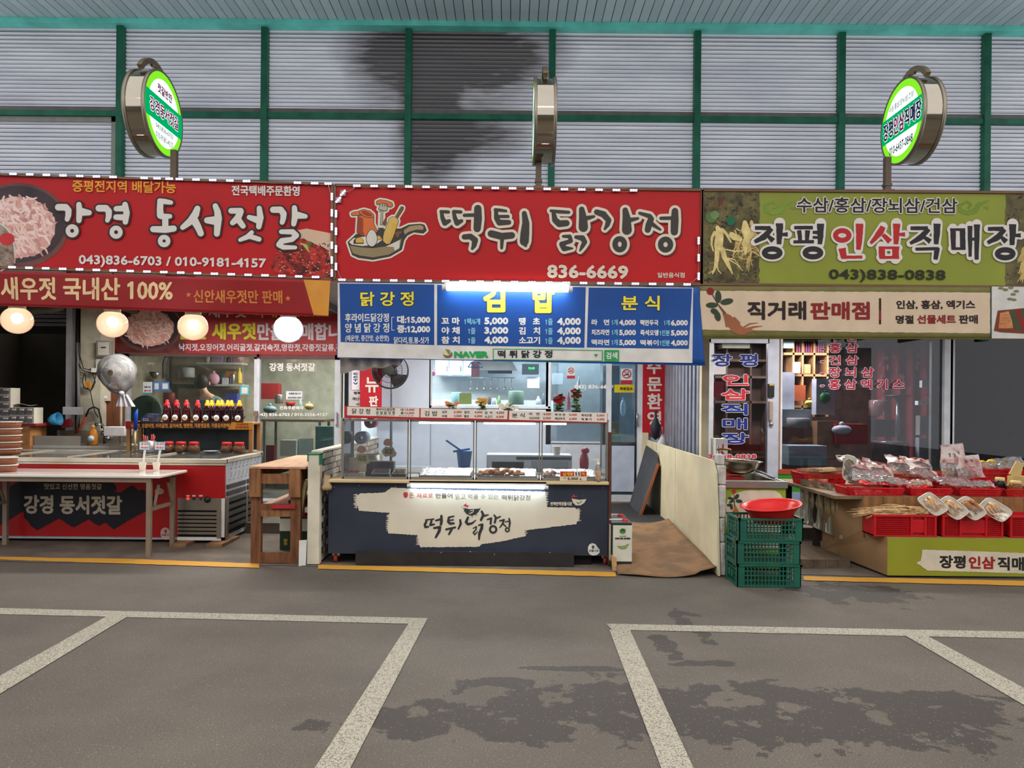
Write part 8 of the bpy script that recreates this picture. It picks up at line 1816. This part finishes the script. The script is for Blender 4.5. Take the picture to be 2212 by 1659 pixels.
t = basket('deep red basket of bark sticks at the back left of the stand', 1734, 1830, 7.95, bz_, .13, .34, G2); basket('back red basket behind the printed bags at centre', 1918, 2032, 7.55, bz_+.05, .09, .3, G2); basket('back red basket behind the tall printed bags', 2034, 2130, 7.55, bz_+.05, .10, .3, G2); basket('far back red basket with yellow packs', 2110, 2215, 7.9, bz_+.06, .14, .3, G2)
mb = MB(); mb.box((X_(1905, 7.55), 7.5, bz_), (5.3, 8.3, bz_+.05)); one('riser_board', 'plank riser under the back baskets', 'board', mb, M('top_plank'))
# bark sticks in the back left basket
r = random.Random(4); mb = MB(); a, b = X_(1750, 8.0, 1000), X_(1822, 8.0, 1000)
for i in range(110):
    x = r.uniform(a, b); y = r.uniform(8.0, 8.2); z = bz_+.07+r.uniform(0, .10); L = r.uniform(.08, .22); th = r.uniform(-.3, .3); mb.bar((x-L/2, y, z), (x+L/2*cos(th), y+r.uniform(-.05, .05), z+L*.3*sin(th)), r.uniform(.004, .012), r.uniform(.004, .008))
o = one('bark_sticks', 'pile of dry grey brown bark and root sticks in the back left basket', 'sticks', mb, M('bark', (128,104,78), .85, col2=(176,150,116), vs=20)); o['kind'] = 'stuff'
mb = MB(); 
for i in range(9): mb.bar((X_(1768, 7.98, 1000), 7.97+i*.012, bz_+.155+.008*(i % 3)), (X_(1806, 7.98, 1000), 7.97+i*.012, bz_+.165+.008*(i % 3)), .014, .02)
one('bark_bundle', 'tied bundle of pale bark slats on top of the sticks', 'bundle', mb, M('bark_pale', (186,164,126), .7, var=.12)) 
# plastic bags with printed headers
film = glass('bag_clear', (250,250,252), 1.4, .12, .15, (236,236,242)); hdr = M('bag_header', (214,196,190), .3, col2=(150,62,46), vs=6, thr=(.42,.6))
cont = [M('cont_%d' % i, c, .6, col2=d, vs=40, bump=.6, bs=60) for i, (c, d) in enumerate((((206,192,160),(140,120,92)), ((196,156,120),(220,190,150)), ((226,214,190),(190,170,140)), ((160,112,86),(200,150,116))))]
def bag(label, px, py, D, w, h, tilt, lean, ci, seed, printed=True):
    c = P(px, py, D); w = w/F*D*1.25; h = h/F*D*1.25; t = thing('food_bag', label, 'bag', c, 'clear bags of dried goods on the stand'); Mx = Matrix.Translation(c) @ Matrix.Rotation(lean, 4, 'Y') @ Matrix.Rotation(-tilt, 4, 'X'); r = random.Random(seed); ph = r.uniform(0, 6)
    def pt(u, v, s, g=1.): 
        th = .045*sin(pi*min(1, v*1.15+.02))**.7*sin(pi*u)**.6*g if 0 < u < 1 and v < .87 else 0
        return Mx @ Vector(((u-.5)*w*(1+.05*sin(v*7+ph)), -s*th+.008*sin(u*11+v*9+ph)+.006*sin(u*23-v*13), v*h))
    a = MB(); a.grid(lambda u, v: pt(u, v, 1), 12, 12); a.grid(lambda u, v: pt(u, v, -1), 12, 12); a.build('film', film, t, fixn=False)
    b = MB()
    for i in range(46): u = r.uniform(.12, .88); v = r.uniform(.04, .5 if printed else .7); b.ball(pt(u, v, r.uniform(-.6, .6)), r.uniform(.008, .017), 5, r.uniform(.4, 1), r.uniform(.7, 1.6))
    b.build('contents', cont[ci], t)
    if printed:
        d = MB(); d.grid(lambda u, v: pt(u, .46+.52*v, 1, 1.15)+Vector((0, -.002, 0)), 10, 6); d.build('printed_header', hdr, t, fixn=False)
        e = MB()
        for k in range(2):
            for (x0, y0, x1, y1) in ((0,0,.1,0),(.1,0,.1,-.07),(.02,-.03,.1,-.05),(.05,-.05,.05,-.1),(.02,-.1,.12,-.1)):
                A = pt(.35+k*.2+x0, .78+y0, 1, 1.2)+Vector((0, -.006, 0)); B = pt(.35+k*.2+x1, .78+y1, 1, 1.2)+Vector((0, -.006, 0)); e.bar(A, B, .003, .003, (0, 1, 0))
        e.build('brush_lettering', ink_k, t)
    return t
for i, a in enumerate(((1862,1042,7.25,46,52,.7,.25,0,'printed bag of white and dark slices, second from the left corner'), (1905,1040,7.28,54,50,.85,.3,2,'printed bag leaning back at centre left of the stand'), (1950,1026,7.55,46,44,.8,.2,1,'printed bag with red brown header in the back basket'), (1990,1020,7.6,50,38,.9,.1,2,'pale printed bag flat in the back centre basket'), (2000,1034,7.35,56,34,.9,.35,3,'short printed bag with a brown corner at centre'),
                      (2052,1034,7.4,32,56,.2,.1,1,'tall printed bag with dark red top behind the others'), (2072,1032,7.42,40,60,.25,-.1,3,'tallest printed bag with red header, right of the pillar'), (2100,1034,7.35,46,42,.35,-.12,1,'front tall printed bag with rust header'), (1880,1040,7.2,60,18,1.2,.1,2,'flat clear bag of white pieces at the left front', False), (1935,1046,7.18,60,24,1.2,.15,0,'flat shiny clear bag at the left centre front', False),
                      (1990,1048,7.16,44,14,1.3,0,1,'small flat clear bag before the centre basket', False), (2070,1050,7.18,64,26,1.1,.1,3,'clear bag of brown dried slices at the right front', False), (2125,1052,7.18,46,20,1.2,0,0,'grey clear bag with a small label at the right front', False), (2190,1012,7.9,50,26,.8,-.1,0,'clear bag of nuts at the right edge behind the jars', False), (2140,1012,7.92,46,18,1.,0,1,'bag of yellow wrapped sweets behind the dark jar', False))):
    px, py, D, w, h, ti, le, ci, lb = a[:9]; bag(lb, px, py, D, w, h, ti, le, ci, i, len(a) < 10)
for i, (px, py, m, lb) in enumerate(((2128,1006,M('pk_yel', (222,178,40), .35),'yellow sweet packs in the far back basket'), (2158,1008,M('pk_green', (40,140,90), .35, col2=(226,190,50), vs=14),'green and yellow sweet packs in the far back basket'))):
    mb = MB(); r = random.Random(i)
    for k in range(9): q = P(px+r.uniform(-16, 16), py-r.uniform(0, 10), 8.0); mb.ball(q, .035, 8, .6, 1.3)
    one('sweet_packs', lb, 'sweets', mb, m)['kind'] = 'stuff'
# leftmost white tray leaning
t = foam_tray('narrow white tray of dark slices leaning at the left of the bags', 1834, 1012, 7.35, .28, radians(68), M('slices', (150,134,110), .5, col2=(64,52,40), vs=40), 3, .13, .27); t['group'] = 'white trays of ginseng on the red crates'
foam_tray('small white tray of shredded root lying in the back left basket', 1826, 992, 7.95, .1, radians(20), M('shred', (206,196,184), .5, var=.1), 5, .18, .14)
# honey jars
hlid = M('lid_cream', (222,202,140), .4)
for px, py, D, w, h, m, lb in ((2194,1056,7.3,.062,.13,M('honey', (120,74,26), .12, var=.1),'amber honey jar with cream lid at the right of the stand'), (2160,1050,7.42,.055,.15,M('dark_jar', (24,22,22), .15),'dark syrup jar with cream lid behind the honey jar'), (2236,1056,7.3,.06,.13,M('red_jar', (120,30,30), .2),'reddish jar cut by the right photo edge')):
    q = P(px, py, D); q.z = bz_+.002; q.y = D; t = thing('honey_jar', lb, 'jar', q, 'cream lidded jars on the stand')
    MB().lathe([(.001,0),(w*.9,0),(w,.012),(w,h*.6),(w*.85,h*.78),(w*.7,h*.84)], q, 20).build('jar', m, t); MB().lathe([(w*.74,h*.82),(w*.76,h*.83),(w*.76,h),(w*.7,h+.004),(.001,h+.004)], q, 20).build('lid', hlid, t)
mb = MB(); q = P(2208, 1030, 7.45); mb.slab([P(2180, 1024, 7.5), P(2204, 1034, 7.5), P(2212, 1000, 7.55), P(2196, 996, 7.55)], .012); mb.box((q.x-.05, 7.5, bz_), (q.x+.1, 7.6, bz_+.16)); one('paper_box', 'small cream paper box with open flap behind the honey jar', 'box', mb, M('box_tan', (196,170,106), .6))
# plastic wrapped bundle and platform beside the stand
wr = thing('wrapped_roots', 'plastic wrapped bundle of long pale roots hanging under the table edge', 'bundle', P(1775, 1160, 7.9))
mb = MB(); mb.grid(lambda u, v: P(1728+92*u, 1034+14*u+(92+26*u)*v, 7.95-.55*u+.03*sin(u*24)+.08*sin(pi*v)), 24, 12); mb.build('plastic_wrap', glass('wrap_film', (214,212,200), .7, .2, .45, (150,145,124)), wr, fixn=False)
r = random.Random(3); mb = MB()
for i in range(15): u = i/14; mb.tube([P(1735+80*u+r.uniform(-3,3), 1045+12*u, 8.02-.55*u), P(1737+80*u+r.uniform(-4,4), 1080+20*u, 8.0-.55*u), P(1740+78*u, 1110+22*u, 8.02-.55*u)], [.02, .024, .012], 6)
mb.build('roots', M('root_pale', (176,162,124), .6, var=.15, vs=20), wr); mb = MB(); mb.grid(lambda u, v: P(1734+88*u, 1092+18*u+40*v, 8.06-.55*u), 12, 4); mb.build('grey_sack', M('sack_grey', (84,84,78), .8, var=.2, vs=8), wr, fixn=False)
rp_ = thing('wooden_ramp', 'weathered plank platform between the crates and the stand', 'platform', (3.0, 8.3, 0))
wm = M('ramp_wood', (100,84,68), .85, var=.14, vs=3, stretch=(6,1,6)); A0, A1 = G(1735, 1214, .06).y, 9.6
for i in range(5): a = X_(1700, A0, 1200)+.02+i*.118; MB().slab([(a, A0, .0), (a+.115, A0, .0), (a+.115-.1, A1, .0), (a-.1, A1, .0)], .085, (0, 0, 1)).build('plank', wm, rp_)
r = random.Random(12)
mb = MB()
for i in range(26):
    q = G(r.uniform(1690, 1900), r.uniform(1215, 1240)); mb.ball(q+Vector((0, 0, .003)), r.uniform(.003, .008), 5, .5)
o = one('grit', 'scattered grit and tiny stones by the yellow line at right', 'grit', mb, M('grit', (150,140,126))); o['kind'] = 'stuff'
# ---- opposite side of the lane (only seen in reflections): pale boundary wall, columns
ob = struct('wall_opposite', (0, -12, 0)); MB().box((-16, -12.2, 0), (16, -12, 4.2)).build('wall_panel', M('opp_wall', (118,112,104), .8, var=.1), ob)
for i in range(5): MB().box((-12+i*6-.15, -11.9, 0), (-12+i*6+.15, -11.6, 5)).build('column', green, ob)
for o in bpy.data.objects:
    if '_o' in o: del o['_o']
